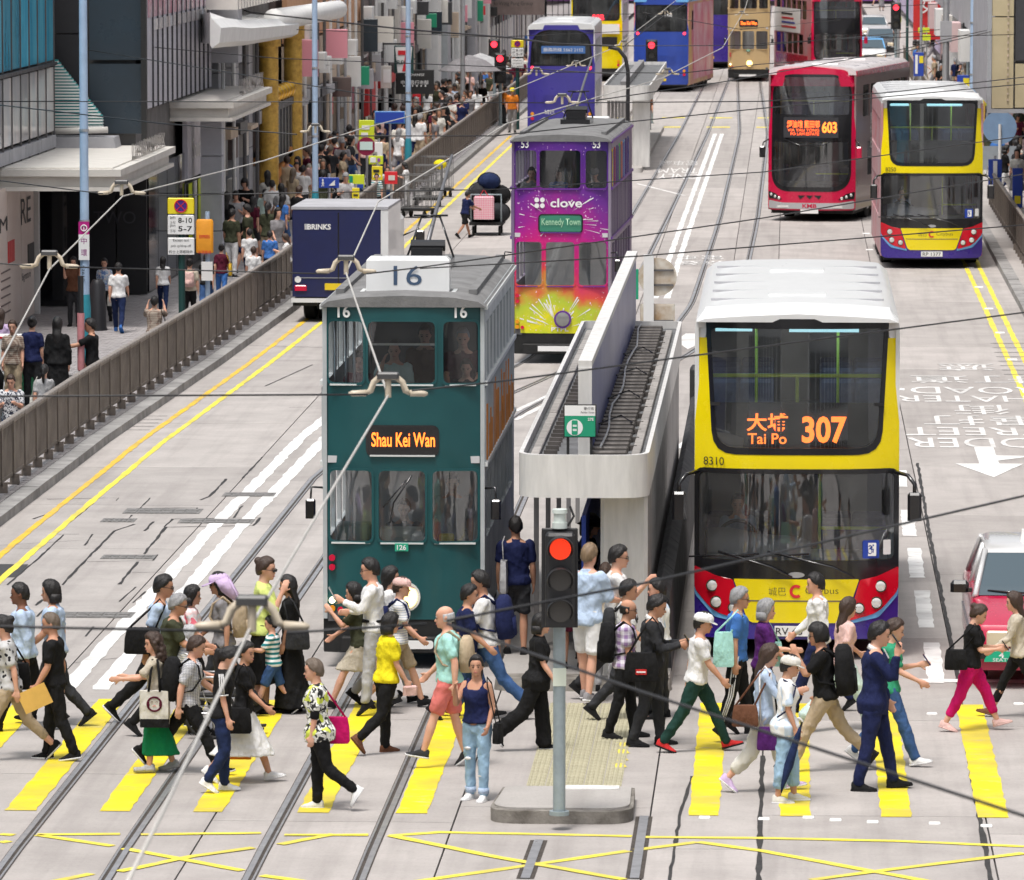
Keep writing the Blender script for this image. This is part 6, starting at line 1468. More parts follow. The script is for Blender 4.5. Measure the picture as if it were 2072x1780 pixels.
def car(label, X, Y, rz, body, roofm, cat='car', taxi=False, name='car', facing=1):
 t = thing(name, label, cat, (X, Y, 0), rz); w = .84
 def sec(y, z0, z1, hw, r=.12): return [(x, y, z) for x, z in rpoly([(-hw, z0), (hw, z0), (hw * .985, z1), (-hw * .985, z1)], [.05, .05, r, r], 4)]
 MB().loft([sec(0, .34, .66, .72, .06), sec(.06, .26, .74, .79, .08), sec(.4, .22, .84, w), sec(1.15, .22, .95, w), sec(1.3, .22, .98, w), sec(3.5, .22, .98, w), sec(4.2, .24, .95, w), sec(4.55, .3, .85, .80, .08)]).build('body', body, t, True, 35)
 prof = [(1.18, .95, .72), (1.86, 1.44, .60), (2.1, 1.50, .58), (3.1, 1.50, .58), (3.35, 1.44, .60), (3.85, .96, .70)]
 def ring(z, y0, y1, hw): return [(-hw, y0, z), (hw, y0, z), (hw, y1, z), (-hw, y1, z)]
 MB().loft([ring(.96, 1.16, 3.86, .76), ring(1.05, 1.28, 3.75, .74), ring(1.41, 1.80, 3.35, .62)]).build('glasshouse', mat('car cabin glass', (.05, .08, .10), .05, spec=.7, coat=.3), t)
 MB().loft([ring(1.40, 1.78, 3.38, .635), ring(1.455, 1.86, 3.3, .62), ring(1.50, 2.0, 3.15, .55)]).build('roof', roofm, t, True, 45)
 for s in (-1, 1):
  for pa, pb in (((.77, 1.14), (.635, 1.80)), ((.77, 3.88), (.635, 3.36)), ((.77, 2.55), (.63, 2.55))): MB().tube([(s * pa[0], pa[1], .95), (s * pb[0], pb[1], 1.43)], .037, 6).build('pillar', roofm, t, True)
  MB().bbox(s * .95 - .11, s * .95 + .11, 1.25, 1.38, .98, 1.12, .04).build('wing_mirror', V_blk, t); MB().box(*sorted((s * .8, s * .9)), 1.28, 1.34, .98, 1.03).build('mirror_arm', V_blk, t)
  MB().bbox(s * .50 - .17, s * .50 + .17, -.02, .08, .50, .68, .02).build('headlamp', V_lampw, t); MB().bbox(s * .73 - .05, s * .73 + .05, .02, .12, .52, .67, .02).build('indicator', V_amber, t)
  MB().box(*sorted((s * .835, s * .85)), 1.3, 3.9, .52, .56).build('door_trim', V_blk, t)
  for y in (.95, 3.65): wheel(t, s * .72, y, .31, .19)
 MB().box(-.31, .31, -.015, .04, .50, .68).build('grille', V_blk, t)
 for i in range(6): MB().box(-.30, .30, -.03, -.015, .515 + i * .027, .525 + i * .027).build('grille_bar', M_alu, t)
 MB().bbox(-.80, .80, -.10, .1, .36, .48, .03).build('bumper', V_blk if taxi else body, t); MB().bbox(-.74, .74, -.02, .15, .22, .37, .02).build('air_dam', body, t); MB().box(-.4, .4, -.03, .0, .26, .33).build('lower_grille', V_blk, t)
 MB().tube([(-.1, 1.14, .985), (-.62, 1.22, 1.01)], .012, 6).tube([(.45, 1.14, .985), (-.1, 1.2, 1.01)], .012, 6).build('wiper', V_blk, t, True)
 if taxi:
  MB().loft([ring(1.50, 2.1, 2.25, .20), ring(1.64, 2.13, 2.22, .18)]).build('roof_sign', M_paper, t); text('TAXI', t, (0, 2.105, 1.575), .30, .09, V_crim, name='sign_lettering', bold=.03, th=.02)
  mb = MB(); mb.panel([(.2 * math.cos(a), .33 + .13 * math.sin(a)) for a in (math.pi * j / 14 for j in range(15))], (), lambda u, v, d: (u - .5, -.12 + d, v), .015); mb.build('taxi_badge', mat('badge green', (.01, .40, .22), .4), t)
  text('4', t, (-.5, -.12, .41), .06, .07, M_paper, name='badge_lettering', bold=.02); text('SEATS', t, (-.5, -.12, .355), .2, .04, M_paper, name='badge_lettering')
 return t
V_lampw = mat('warm headlamp', (.72, .62, .45), .15, .2)
V_taxi = mat('taxi red', (.50, .004, .05), .2, var=.1, coat=.8); V_sil = mat('taxi silver', (.70, .70, .70), .25, .3, coat=.5)
taxi = car('red taxi with silver roof and TAXI sign at the right edge behind the magenta trousers', 2.99, 69.0, 0, V_taxi, V_sil, 'taxi', True, 'taxi')
for i, (px, py, c, r_, lb) in enumerate(((1452, 128, V_sil, V_sil, 'silver saloon car far off left of the gold tram'), (1760, 138, V_white, V_sky, 'white car with pale blue glass beside the far red bus'), (1782, 112, V_blk, M_stone, 'black car far up the street beside the right railing'), (1768, 84, V_sil, V_sil, 'grey car in the far queue beyond the black car'))):
 q = g(px, py); car(lb, q.x, q.y, 0, c, r_)
# ---------------------------------------------------------------- street furniture
M_rail = mat('taupe railing paint', (.22, .185, .16), .6, .2, var=.4, vscale=1.6, bump=.15, rand=.12)
M_railtop = mat('worn rail top', (.34, .30, .27), .55, .2, var=.4, vscale=4)
M_pole = mat('pale blue pole paint', (.42, .56, .74), .45, var=.25, vscale=2, col2=(.30, .40, .55))
M_tealb = mat('teal pole base', (.03, .28, .36), .5, var=.2)
M_gpole = mat('dark green pole', (.008, .05, .045), .5)
M_galv = mat('galvanised pole', (.36, .43, .46), .5, .3, var=.3, vscale=4)
def railing_panel(L=1.3, H=1.02):
 mb = MB()
 for i in range(9):
  x = .05 + i * (L - .1) / 8; mb.box(-.012, .012, x - .03, x + .03, .16, H - .06)
 mb.box(-.02, .02, 0, L, H - .07, H - .02); mb.box(-.02, .02, 0, L, .14, .19)
 post = MB().box(-.035, .035, -.03, .03, 0, H).box(-.12, .035, -.03, .03, .0, .03)
 cap = MB().bbox(-.045, .045, -.02, L - .05, H - .018, H + .03, .012)
 foot = MB().box(-.03, .11, -.045, .045, 0, .10).box(.02, .11, -.03, .03, .10, .16)
 return mb.mesh('bar_panel', M_rail), post.mesh('post', M_rail), cap.mesh('top_rail', M_railtop), foot.mesh('foot_bracket', M_rail)
RP = railing_panel()
def railing(label, f, y0, y1, z, flip=1, stuff_from=1e9):
 t = thing('railing', label, 'railing'); y = y0
 while y < y1:
  a = f(y); b = f(y + 1.32); ang = math.atan2(a - b, 1.32)
  names = ('bar_panel', 'post', 'top_rail', 'foot_bracket')
  for me, nm in zip(RP, names):
   if nm == 'foot_bracket' and y > 150: continue
   o = inst(me, nm, t, (a, y, z), ang)
   if flip < 0: o.scale.x = -1
  y += 1.32
 return t
railing('long brown grey kerbside railing on the left pavement, running far up the street', lambda y: kerb_l(y) - .50, 84, 136, PZ)
railing('brown grey railing on the left pavement beyond the cash truck', lambda y: kerb_l(y) - .50, 138, 262, PZ)
railing('dark railing along the right pavement beside the waiting people', lambda y: 5.75, 134, 172, PZ, -1)
railing('grey railing far along the right pavement', lambda y: 5.7, 188, 300, PZ, -1)
M_shw = mat('shelter white paint', (.72, .71, .69), .4, var=.28, vscale=3, stretch=(2, 2, .35))
M_shg = mat('shelter grey steel', (.33, .32, .32), .5, .3, var=.35, vscale=2.5, stretch=(1, 1, .3))
M_deck = mat('roof tray felt', (.17, .175, .18), .9, var=.5, vscale=3, bump=.4)
M_rib = mat('roof rib steel', (.15, .135, .125), .6, .3, var=.5, vscale=6, rand=.2)
M_plank = mat('gutter planks', (.36, .34, .32), .8, var=.4, vscale=5, rand=.2)
def shelter(label, x0, x1, y0, y1, zt=2.78, zb=2.28, detail=True):
 t = thing('tram_shelter', label, 'shelter', (0, 0, 0)); w = x1 - x0
 out = rpoly([(x0, y0), (x1, y0), (x1, y1), (x0, y1)], [.42, .42, .12, .12], 8); cx, cy = (x0 + x1) / 2, (y0 + y1) / 2
 inn = [(cx + (x - cx) * (1 - .10 / w), cy + (y - cy) * (1 - .10 / (y1 - y0))) for x, y in out]
 mb = MB(); mb.loft([[(x, y, zb) for x, y in out], [(x, y, zt) for x, y in out], [(x, y, zt) for x, y in inn], [(x, y, zt - .12) for x, y in inn]], cap=False); mb.build('fascia', M_shw, t, True, 30)
 mb = MB(); mb.add([(x, y, zt - .11) for x, y in inn], [tuple(range(len(inn)))]); mb.build('roof_tray', M_deck, t)
 mb = MB(); mb.add([(x, y, zb + .01) for x, y in inn], [tuple(reversed(range(len(inn))))]); mb.build('soffit', M_shw, t)
 MB().bbox(x0 + .95, x1 - .02, y0 + .45, y0 + .60, .1, zb, .04).build('end_wall', M_shw, t)
 if not detail:
  for k in range(6): MB().box(x0 + .1, x0 + .2, y0 + 1.5 + k * 4, y0 + 1.6 + k * 4, .1, zb).build('column', M_shg, t)
  MB().box(x0 + .8, x0 + .9, y0 + .6, y0 + 10, .5, zb - .5).build('back_panel', M_pale, t)
  MB().box(x0 + .55, x0 + .75, y0 + .8, y1 - 1, zt - .1, zt + .1).build('roof_duct', M_shg, t)
  return t
 n = 38; me = MB().bbox(0, .42, 0, .16, 0, .10, .015).mesh('roof_rib', M_rib); me2 = MB().box(0, .16, 0, .06, 0, .06).mesh('roof_tick', M_rib)
 for i in range(n):
  y = y0 + .55 + i * (y1 - y0 - 1) / n
  inst(me, 'roof_rib', t, (cx + .07, y, zt - .108)); inst(me2, 'roof_tick', t, (x0 + .26, y, zt - .108))
  if i % 2 == 0: inst(me2, 'roof_tick', t, (x1 - .34, y + .1, zt - .108))
 me3 = MB().bbox(0, .10, 0, .9, 0, .05, .01).mesh('gutter_plank', M_plank)
 for i in range(int((y1 - y0 - 1) / .92)):
  for x in (x0 + .12, x1 - .22): inst(me3, 'gutter_plank', t, (x, y0 + .6 + i * .92, zt - .107 + rs.uniform(0, .015)))
 MB().bbox(cx - .07, cx + .05, y0 + 1.0, y1 + .6, zt - .11, 3.72, .01).build('billboard', mat('billboard blue', (.05, .075, .26), .35, var=.7, vscale=.5, col2=(.22, .22, .34)), t)
 MB().box(cx - .09, cx + .07, y0 + .95, y1 + .65, 3.72, 3.80).box(cx - .09, cx + .07, y0 + .93, y0 + 1.0, zt - .1, 3.72).build('billboard_frame', M_shw, t)
 mb = MB(); P = [(cx + .18 + .03 * math.sin(k * 1.3), y0 + .7 + k * (y1 - y0 - 1.5) / 14, zt + .03 + .02 * math.sin(k * 2.1)) for k in range(15)]; mb.tube(P, .012, 5); mb.build('roof_cable', M_alu, t)
 for k in range(4): MB().tube([(x1 - .7, y0 + 4 + 3.6 * k, zt), (x1 - .45, y0 + 4.6 + 3.6 * k, zt + .05), (x1 - .3, y0 + 4.2 + 3.6 * k, zt)], .012, 5).build('loose_cable', V_blk, t)
 for k in range(9): MB().box(x1 - .10, x1 - .03, y0 + .7 + k * 2.2, y0 + .7 + k * 2.2 + 2.17, .12, zb).build('side_panel', M_shg, t)
 for k in range(5): MB().box(x0 + .06, x0 + .12, y0 + 3 + k * 3.5, y0 + 3.08 + k * 3.5, .12, zb).build('column', M_shg, t)
 MB().box(x1 - .8, x1 - .75, y0 + .7, y1 - 6, .8, 2.0).build('route_map_board', M_blue, t)
 return t
shelter('long tram shelter with white rounded front and ribbed roof, left of the 307 bus', -3.14, -1.62, 68.4, 89.5)
shelter('far tram shelter with white front beside the blue 168 bus', -6.1, -4.55, 193.5, 219, detail=False)
br = thing('road_barrier', 'black kerb barrier with sloped top between the tram stop and the bus lane', 'barrier')
M_bar = mat('barrier black', (.03, .03, .033), .7, var=.4, vscale=3)
for k in range(9):
 mb = MB(); mb.loft([[(x, y, z) for x, z in ((-1.66, .1), (-1.37, .1), (-1.40, .95), (-1.52, 1.05), (-1.60, 1.0))] for y in (69.6 + k * 3, 72.57 + k * 3)]); mb.build('barrier_unit', M_bar, br)
MB().bbox(-1.62, -1.36, 96.6, 97.2, .1, 1.5, .05).build('barrier_end', M_bar, br)
ts = thing('tram_stop_sign', 'green and white tram stop sign on two posts at the front of the shelter roof', 'sign')
q0, q1 = at(1140, 818, 68.9), at(1206, 885, 68.9); xm, zm = (q0.x + q1.x) / 2, q1.z + (q0.z - q1.z) * .66
MB().box(q0.x, q1.x, 68.9, 68.93, q1.z, q0.z).build('frame', M_ink, ts)
M_tsg = mat('stop sign green', (.01, .30, .16), .45)
MB().box(q0.x + .012, q1.x - .012, 68.885, 68.9, q1.z + .012, zm).build('green_panel', M_tsg, ts); MB().box(q0.x + .012, q1.x - .012, 68.885, 68.9, zm, q0.z - .012).build('white_panel', M_paper, ts)
text('畢打街', ts, (q1.x - .085, 68.885, q0.z - .045), .12, .035, M_ink, name='sign_lettering'); text('Pedder Street', ts, (q1.x - .10, 68.885, q0.z - .09), .16, .022, M_ink, name='sign_lettering')
text('27E', ts, (q1.x - .065, 68.885, zm - .04), .07, .035, M_paper, name='sign_lettering', bold=.02)
cxs, czs = q0.x + .13, (q1.z + zm) / 2 - .01; mb = MB(); mb.disc((cxs, 68.886, czs), (0, -1, 0), .095, .004, 24); mb.build('emblem_disc', M_paper, ts)
mb = MB(); mb.panel(rrect(cxs - .035, czs - .085, cxs + .035, czs + .085, .015), [rrect(cxs - .024, czs + .01, cxs + .024, czs + .035, .004), rrect(cxs - .024, czs - .04, cxs + .024, czs - .012, .004)], lambda u, v, d: (u, 68.879 + d, v), .003); mb.build('emblem_tram', M_tsg, ts)
for x in (q0.x + .05, q1.x - .06): MB().box(x - .016, x + .016, 68.905, 68.94, 2.6, q1.z + .01).build('post', M_ink, ts)
def traffic_light(label, x, y, z0, zh0, zh1, lit, rz=0, hw=.16, pole=M_galv, rp=.062):
 t = thing('traffic_light', label, 'traffic light', (x, y, z0), rz); h = (zh1 - zh0)
 MB().cyl(0, 0, 0, zh0 + .1, rp, 16).build('pole', pole, t, True, 40)
 MB().cyl(0, 0, 0, .04, rp * 1.6, 16).build('base_flange', pole, t, True, 40)
 MB().bbox(-hw, hw, -.30, -.08, zh0, zh1, .03).build('signal_head', V_blk2, t)
 MB().bbox(-hw - .035, hw + .035, -.10, -.07, zh0 - .03, zh1 + .03, .01).build('backing_board', V_blk2, t)
 for i in range(3):
  z = zh1 - h * (i + .5) / 3; r_ = h * .115; m_ = {0: E_red if lit == 0 else M_lensd, 1: M_lensd, 2: E_grn if lit == 2 else M_lensd}[i]
  if i == 0 and lit == 0 and hw < .15:
   mb = MB(); mb.tube([(0, -.31, z), (0, -.30, z)], r_, 24); mb.build('lens', mat('red lens base', (.5, .03, .01), .4), t)
   mb = MB()
   for a in range(9):
    for k in range(max(1, a * 5)):
     th = 2 * math.pi * k / max(1, a * 5); rr_ = r_ * .97 * a / 8.3; mb.disc((rr_ * math.cos(th), -.312, z + rr_ * math.sin(th)), (0, -1, 0), .0048, .004, 6)
   mb.build('led_points', mat('led red dot', (1.0, .07, .015), .5, emit=.9), t)
  else: mb = MB(); mb.tube([(0, -.31, z), (0, -.30, z)], r_, 20); mb.build('lens', m_, t)
  ring = [(math.cos(a), math.sin(a)) for a in (R(-35) + R(250) * j / 16 for j in range(17))]
  mb = MB(); v0 = [(r_ * 1.12 * c, -.30, z + r_ * 1.12 * s_) for c, s_ in ring]; v1 = [(r_ * 1.16 * c, -.30 - .16 * max(.15, (s_ + .7) / 1.7), z + r_ * 1.16 * s_) for c, s_ in ring]; v2 = [(r_ * 1.22 * c, -.30 - .16 * max(.15, (s_ + .7) / 1.7), z + r_ * 1.22 * s_) for c, s_ in ring]; v3 = [(r_ * 1.26 * c, -.30, z + r_ * 1.26 * s_) for c, s_ in ring]
  n = len(ring); mb.add(v0 + v1 + v2 + v3, [(a * n + j, a * n + j + 1, ((a + 1) % 4) * n + j + 1, ((a + 1) % 4) * n + j) for a in range(4) for j in range(n - 1)]); mb.build('visor', V_blk2, t, True, 40)
 return t
V_blk2 = mat('signal housing', (.022, .022, .024), .5, var=.3, vscale=6); M_lensd = mat('unlit lens', (.075, .072, .068), .25); E_grn = mat('lit green', (.02, .8, .4), .5, emit=2.5)
q = g(1131, 1648, .15); tl = traffic_light('traffic light showing red on a pale post, standing on the small near island', q.x, q.y, .15, 1.92, 2.85, 0, R(4), .145)
MB().cyl(0, -.1, 2.88, 2.94, .075, 16).cyl(0, -.1, 2.94, 3.03, .06, 16).cyl(0, -.1, 3.03, 3.07, .075, 16).build('detector_cap', mat('pale cap', (.6, .66, .62), .5), tl, True, 40)
MB().box(-.066, .066, -.066, -.06, 1.30, 1.48).build('pole_notice', mat('pole notice', (.66, .72, .62), .6), tl)
MB().tube([(.08, -.1, 2.9), (.14, -.1, 3.0), (.1, -.1, 3.1)], .012, 6).build('cable_loop', V_blk2, tl)
for px, py, Y, lb, li in ((1000, 95, 232, 'left of two far traffic lights showing red behind the indigo bus', 0), (1012, 124, 226, 'lower far traffic light showing red beside the indigo bus', 0), (1318, 97, 228, 'far traffic light showing red beside the blue 168 bus', 0), (1812, 20, 262, 'far traffic light showing red on the right near the far red bus', 0), (1958, 62, 240, 'unlit traffic signal on the right beside the pale column', 2)):
 q = at(px, py, Y); traffic_light(lb, q.x, Y, PZ, q.z - .95, q.z + .15, li, 0, .19)
def pole(label, px, py_base, rad=.085, base=True, top=9.0, m=None, name='lamp_post', cat='pole', group=None):
 q = g(px, py_base, PZ); t = thing(name, label, cat, (q.x, q.y, PZ), 0, group)
 MB().tube([(0, 0, 0), (0, 0, 2.2), (0, 0, top)], [rad * 1.05, rad, rad * .85], 14).build('shaft', m or M_pole, t, True, 40)
 if base: MB().tube([(0, 0, 0), (0, 0, 1.3), (0, 0, 1.55)], [rad * 1.35, rad * 1.3, rad * 1.05], 14).build('base_sleeve', M_tealb, t, True, 40)
 for z in (2.9, 4.6): MB().cyl(0, 0, z, z + .05, rad * 1.1, 12).build('band', M_alu, t, True, 40)
 return t
p1 = pole('nearest pale blue pole with teal foot, beside the man in black tee', 173, 762, .085)
p2 = pole('pale blue pole behind the cash truck roof', 638, 512, .075)
p3 = pole('pale blue pole rising through the crowd behind the hanging seven sign', 826, 384, .082)
p4 = pole('grey pole beside the far left railing and grey parasols', 936, 262, .09, False, m=M_alu)
p5 = pole('thick pale pole on the right pavement behind the yellow bus', 1968, 330, .13, False, m=M_pole)
p6 = pole('grey pillar pole with strapped box on the far right pavement', 1912, 248, .13, False, m=M_alu)
for px, py, r_, m_, lb in ((1816, 176, .07, M_alu, 'silver pole at the far right kerb'), (1834, 190, .06, M_gpole, 'dark green pole at the far right kerb'), (1862, 200, .06, M_alu, 'thin silver post behind the far right railing'), (1990, 345, .03, M_gold, 'thin yellow post in front of the beige overhang')):
 pole(lb, px, py, r_, False, 7.0 if m_ is not M_gold else 4.4, m_)
MB().box(-.22, .22, -.15, .1, 3.1, 3.9).build('strapped_box', M_stone, p6)
MB().box(-.10, .10, -.105, -.095, 2.68, 2.92).build('tag_plate', mat('tag magenta', (.45, .01, .20), .5), p1); MB().box(-.10, .10, -.105, -.095, 2.2, 2.68).build('tag_plate', M_paper, p1)
mb = MB(); mb.tube([(.055 * math.cos(a), -.11, 2.80 + .055 * math.sin(a)) for a in (2 * math.pi * j / 20 for j in range(20))], .011, 6, closed=True, cap=False); mb.box(-.008, .008, -.115, -.105, 2.77, 2.83); mb.build('tag_symbol', M_paper, p1)
text('中', p1, (0, -.105, 2.56), .11, .12, mat('tag purple', (.30, .02, .22), .5), name='tag_lettering'); text('環', p1, (0, -.105, 2.34), .11, .12, MATS['tag purple'], name='tag_lettering')
text('52618', p1, (-.02, -.095, 1.95), .3, .05, M_ink, (0, -1, 0), (1, 0, 0), name='pole_number')
def nostop(label, px0, py0, px1, py1, pbase, Y=None, detail=True):
 """yellow clearway sign with time plate on a dark green post"""
 q = g(pbase[0], pbase[1], PZ); Y = q.y; a, b = at(px0, py0, Y - .1), at(px1, py1, Y - .1); cx = (a.x + b.x) / 2; w = (b.x - a.x) / 2
 t = thing('parking_sign', label, 'sign', (cx, Y, PZ)); H = a.z - PZ; B = b.z - PZ; zs = B + (H - B) * .55
 MB().cyl(0, 0, 0, H - .05, .07, 12).build('post', M_gpole, t, True, 40)
 MB().bbox(-w, w, -.12, -.09, zs + .01, H, .02).build('yellow_plate', M_signyel, t); MB().bbox(-w, w, -.12, -.09, B, zs - .01, .02).build('time_plate', M_paper, t)
 for z0, z1 in ((zs + .01, H), (B, zs - .01)): MB().bbox(-w - .012, w + .012, -.10, -.08, z0 - .012, z1 + .012, .02).build('plate_border', M_ink, t)
 r_ = (H - zs) * .38; zc = (H + zs) / 2
 MB().disc((0, -.12, zc), (0, -1, 0), r_, .008, 24).build('sign_disc', mat('disc purple blue', (.06, .02, .22), .4), t)
 mb = MB(); mb.tube([(r_ * math.cos(x), -.128, zc + r_ * math.sin(x)) for x in (2 * math.pi * j / 24 for j in range(24))], r_ * .09, 6, closed=True, cap=False)
 for s in (1, -1): mb.box(-r_ * .95, r_ * .95, -.134, -.129, -r_ * .06, r_ * .06, mtx=Matrix.Translation((0, 0, zc)) @ Matrix.Rotation(R(45 * s), 4, 'Y'))
 mb.build('sign_cross', M_redi, t)
 for i, (tx, c1) in enumerate((('8-10', 'am 上午'), ('5-7', 'pm 下午'))):
  z = zs - (zs - B) * (.3 + .42 * i); text(tx, t, (w * .32, -.12, z), w * 1.05, (zs - B) * .26, M_ink, name='time_lettering', bold=.012); text(c1.split()[0], t, (-w * .62, -.12, z + .05), w * .4, .05, M_ink, name='time_lettering'); text(c1.split()[1], t, (-w * .62, -.12, z - .05), w * .45, .07, M_ink, name='time_lettering')
 if detail:
  MB().bbox(-w, w, -.12, -.09, B - .42, B - .07, .015).build('exception_plate', M_paper, t)
  for k, s_ in enumerate(('Except taxi', 'pick up/drop off', '的士上落客除外')): text(s_, t, (0, -.12, B - .13 - k * .115), w * (1.2 + .3 * k), .07, M_ink, name='plate_lettering')
 return t
nostop('yellow no stopping sign 8-10 5-7 on a green post inside the left railing', 339, 400, 393, 474, (369, 668))
nostop('far yellow no stopping sign 8-10 5-7 left of the indigo bus', 1034, 81, 1059, 115, (1046, 262))
ob = thing('banner', 'orange shop bag shaped banner fixed to a pole beside the no stopping sign', 'banner', g(420, 648, PZ))
Yb = ob.location.y; a, b = at(397, 443, Yb), at(432, 511, Yb)
MB().bbox(a.x - ob.location.x, b.x - ob.location.x, -.10, .0, b.z - PZ, a.z - PZ, .04).build('banner_sheet', mat('banner orange', (.80, .32, .01), .6, var=.25, vscale=3, bump=.4), ob, True, 40)
MB().cyl(0, .06, 0, 2.3, .05, 12).build('post', M_pole, ob, True, 40)
text('EXPRESS', ob, ((a.x + b.x) / 2 - ob.location.x, -.10, 1.78), .22, .07, M_redi, name='banner_lettering', bold=.02); text('中環廣場', ob, ((a.x + b.x) / 2 - ob.location.x, -.10, 1.45), .28, .08, M_redi, name='banner_lettering')
MB().box(-.12, .12, -.09, -.08, .85, 1.25).build('notice', M_paper, ob)
def board(label, px0, py0, px1, py1, Y, m, post=True, name='bus_stop_sign', cat='sign', parts=(), th=.05, tx=()):
 a, b = at(px0, py0, Y), at(px1, py1, Y); cx = (a.x + b.x) / 2; t = thing(name, label, cat, (cx, Y, PZ)); w = (b.x - a.x) / 2
 MB().bbox(-w, w, -th, 0, b.z - PZ, a.z - PZ, .01).build('plate', m, t)
 if post: MB().cyl(0, .05, 0, a.z - PZ + .1, .035, 10).build('post', M_alu, t, True, 40)
 for u0, v0, u1, v1, mm in parts: MB().box(-w + 2 * w * u0, -w + 2 * w * u1, -th - .012, -th, b.z - PZ + (a.z - b.z) * v0, b.z - PZ + (a.z - b.z) * v1).build('panel', mm, t)
 for s_, u, v, uw, vh, mm in tx: text(s_, t, (-w + 2 * w * u, -th - .014, b.z - PZ + (a.z - b.z) * v), 2 * w * uw, (a.z - b.z) * vh, mm, name='sign_lettering')
 return t
board('tall lime bus stop flag above a maroon round panel, left pavement', 726, 243, 757, 285, 168, M_lime, parts=((.2, .55, .7, .75, M_paper), (.15, .2, .6, .4, M_paper)))
rsn = thing('bus_stop_sign', 'maroon rounded bus stop panel with pale timetable under the lime flag', 'sign', (at(741, 296, 167.7).x, 167.7, PZ)); z = at(741, 296, 167.7).z - PZ
MB().disc((0, 0, z), (0, -1, 0), .26, .05, 24).build('round_plate', mat('sign maroon', (.24, .01, .05), .5), rsn); MB().box(-.18, .18, -.065, -.05, z - .10, z + .13).build('timetable', mat('pale timetable', (.62, .78, .74), .5), rsn)
board('lime bus stop plate with white rows beside the waiting crowd, left pavement', 746, 315, 775, 332, 165, M_lime, parts=((.1, .2, .5, .8, M_paper), (.6, .3, .8, .7, M_purple)))
board('yellow bus stop plate under the lime plates, left pavement', 752, 336, 774, 364, 163, M_signyel, parts=((.15, .55, .7, .75, M_ink), (.15, .2, .8, .35, M_paper)))
board('lime and blue bus stop sign in front of the crowd, left pavement', 704, 353, 737, 380, 157, M_lime, parts=((.05, .0, .95, .28, M_blue), (.08, .4, .3, .9, M_tsg)))
board('yellow hanging bus stop panel lowest of the stop, left pavement', 712, 380, 727, 412, 154, M_signyel, parts=((.2, .5, .8, .6, M_ink), (.2, .2, .8, .3, M_ink)))
board('blue pedestrian subway sign on two posts, left pavement', 645, 359, 686, 380, 150, M_blue, parts=(), tx=(('🚶', .2, .5, .14, .75, M_paper), ('◢', .65, .5, .3, .55, M_paper)))
board('large blue direction sign with white border above the crowd, left pavement', 758, 225, 819, 250, 172, M_bluel, parts=((.03, .08, .97, .92, M_blue),))
board('white sheet notice in front of the pole, left pavement', 758, 288, 774, 318, 166, M_paper)
board('red barrier sign among the waiting people, left pavement', 778, 347, 804, 372, 158, M_redi, parts=((.3, .3, .8, .7, M_cream),))
hs = thing('hanging_sign', 'hanging shop sign with a red and orange seven over the left pavement', 'sign'); Y = 206; a, b = at(797, 92, Y), at(836, 149, Y)
MB().bbox(a.x, b.x, Y, Y + .25, b.z, a.z, .02).build('sign_box', M_gpole, hs); wd, hg = b.x - a.x, a.z - b.z; cxh = (a.x + b.x) / 2
mb = MB(); mb.panel([(a.x + .04, a.z - .05), (b.x - .04, a.z - .05), (b.x - .12, b.z + .03), (a.x + .12, b.z + .03)], (), lambda u, v, d: (u, Y - .015 + d, v), .012); mb.build('sign_face', M_paper, hs)
mb = MB(); zt_ = a.z - hg * .18
mb.panel([(cxh - wd * .30, zt_), (cxh + wd * .30, zt_), (cxh + wd * .30, zt_ - hg * .16), (cxh - wd * .30, zt_ - hg * .16)], (), lambda u, v, d: (u, Y - .03 + d, v), .012); mb.panel([(cxh + wd * .30, zt_ - hg * .161), (cxh + wd * .08, zt_ - hg * .161), (cxh - wd * .08, b.z + hg * .08), (cxh + wd * .08, b.z + hg * .08)], (), lambda u, v, d: (u, Y - .03 + d, v), .012); mb.build('numeral', M_redi, hs)
text('ELEVEN', hs, (cxh, Y - .035, b.z + hg * .40), wd * .72, hg * .14, M_gpole, name='sign_lettering', bold=.03)
MB().box(-14.6, b.x, Y + .1, Y + .16, a.z + .02, a.z + .08).build('bracket', M_dgrey, hs)
bs = board('black shop sign with white characters hanging below the seven sign', 801, 141, 878, 190, 209, M_ink, False, 'hanging_sign', 'sign', tx=(('中大昌行市部', .5, .48, .72, .18, M_paper), ('EXCHANGE', .5, .80, .5, .10, M_paper), ('▮▮▮▮▮▮', .5, .34, .6, .06, M_paper)), th=.2)
MB().box(-2.0, 0, -.1, -.04, 3.0, 3.06).build('bracket', M_dgrey, bs)
board('cream and white rounded projecting sign on the brown shop front', 771, 133, 792, 178, 204, M_cream, False, 'hanging_sign', 'sign', parts=((.25, .25, .95, .85, M_paper),), th=.3)
board('red white banner on the shop front below the black sign', 834, 190, 851, 235, 214, M_redi, False, 'hanging_sign', 'sign', tx=(('SALE', .5, .75, .7, .2, M_paper),))
board('tall blue bus stop panel with orange strip on the right pavement', 1999, 322, 2026, 388, 168, M_blue, parts=((.35, .1, .65, .95, M_paper), (.4, .2, .6, .5, M_signyel)))
board('second tall blue bus stop panel at the right edge', 2048, 340, 2068, 420, 158, M_blue, parts=((.2, .1, .8, .3, M_signyel),))
board('yellow stop plate on the thin post, right pavement', 1982, 198, 2012, 214, 196, M_lime, parts=((.2, .3, .8, .6, M_signyel),))
board('blue and yellow stop sign behind the pale pole, right', 1936, 152, 1960, 176, 222, M_blue, parts=((.5, .0, 1, .75, M_signyel),))
board('blue framed sign with yellow square, far right railing', 1848, 106, 1868, 154, 246, M_blue, parts=((.55, .55, .95, .85, M_signyel), (.15, .1, .4, .9, M_paper)))
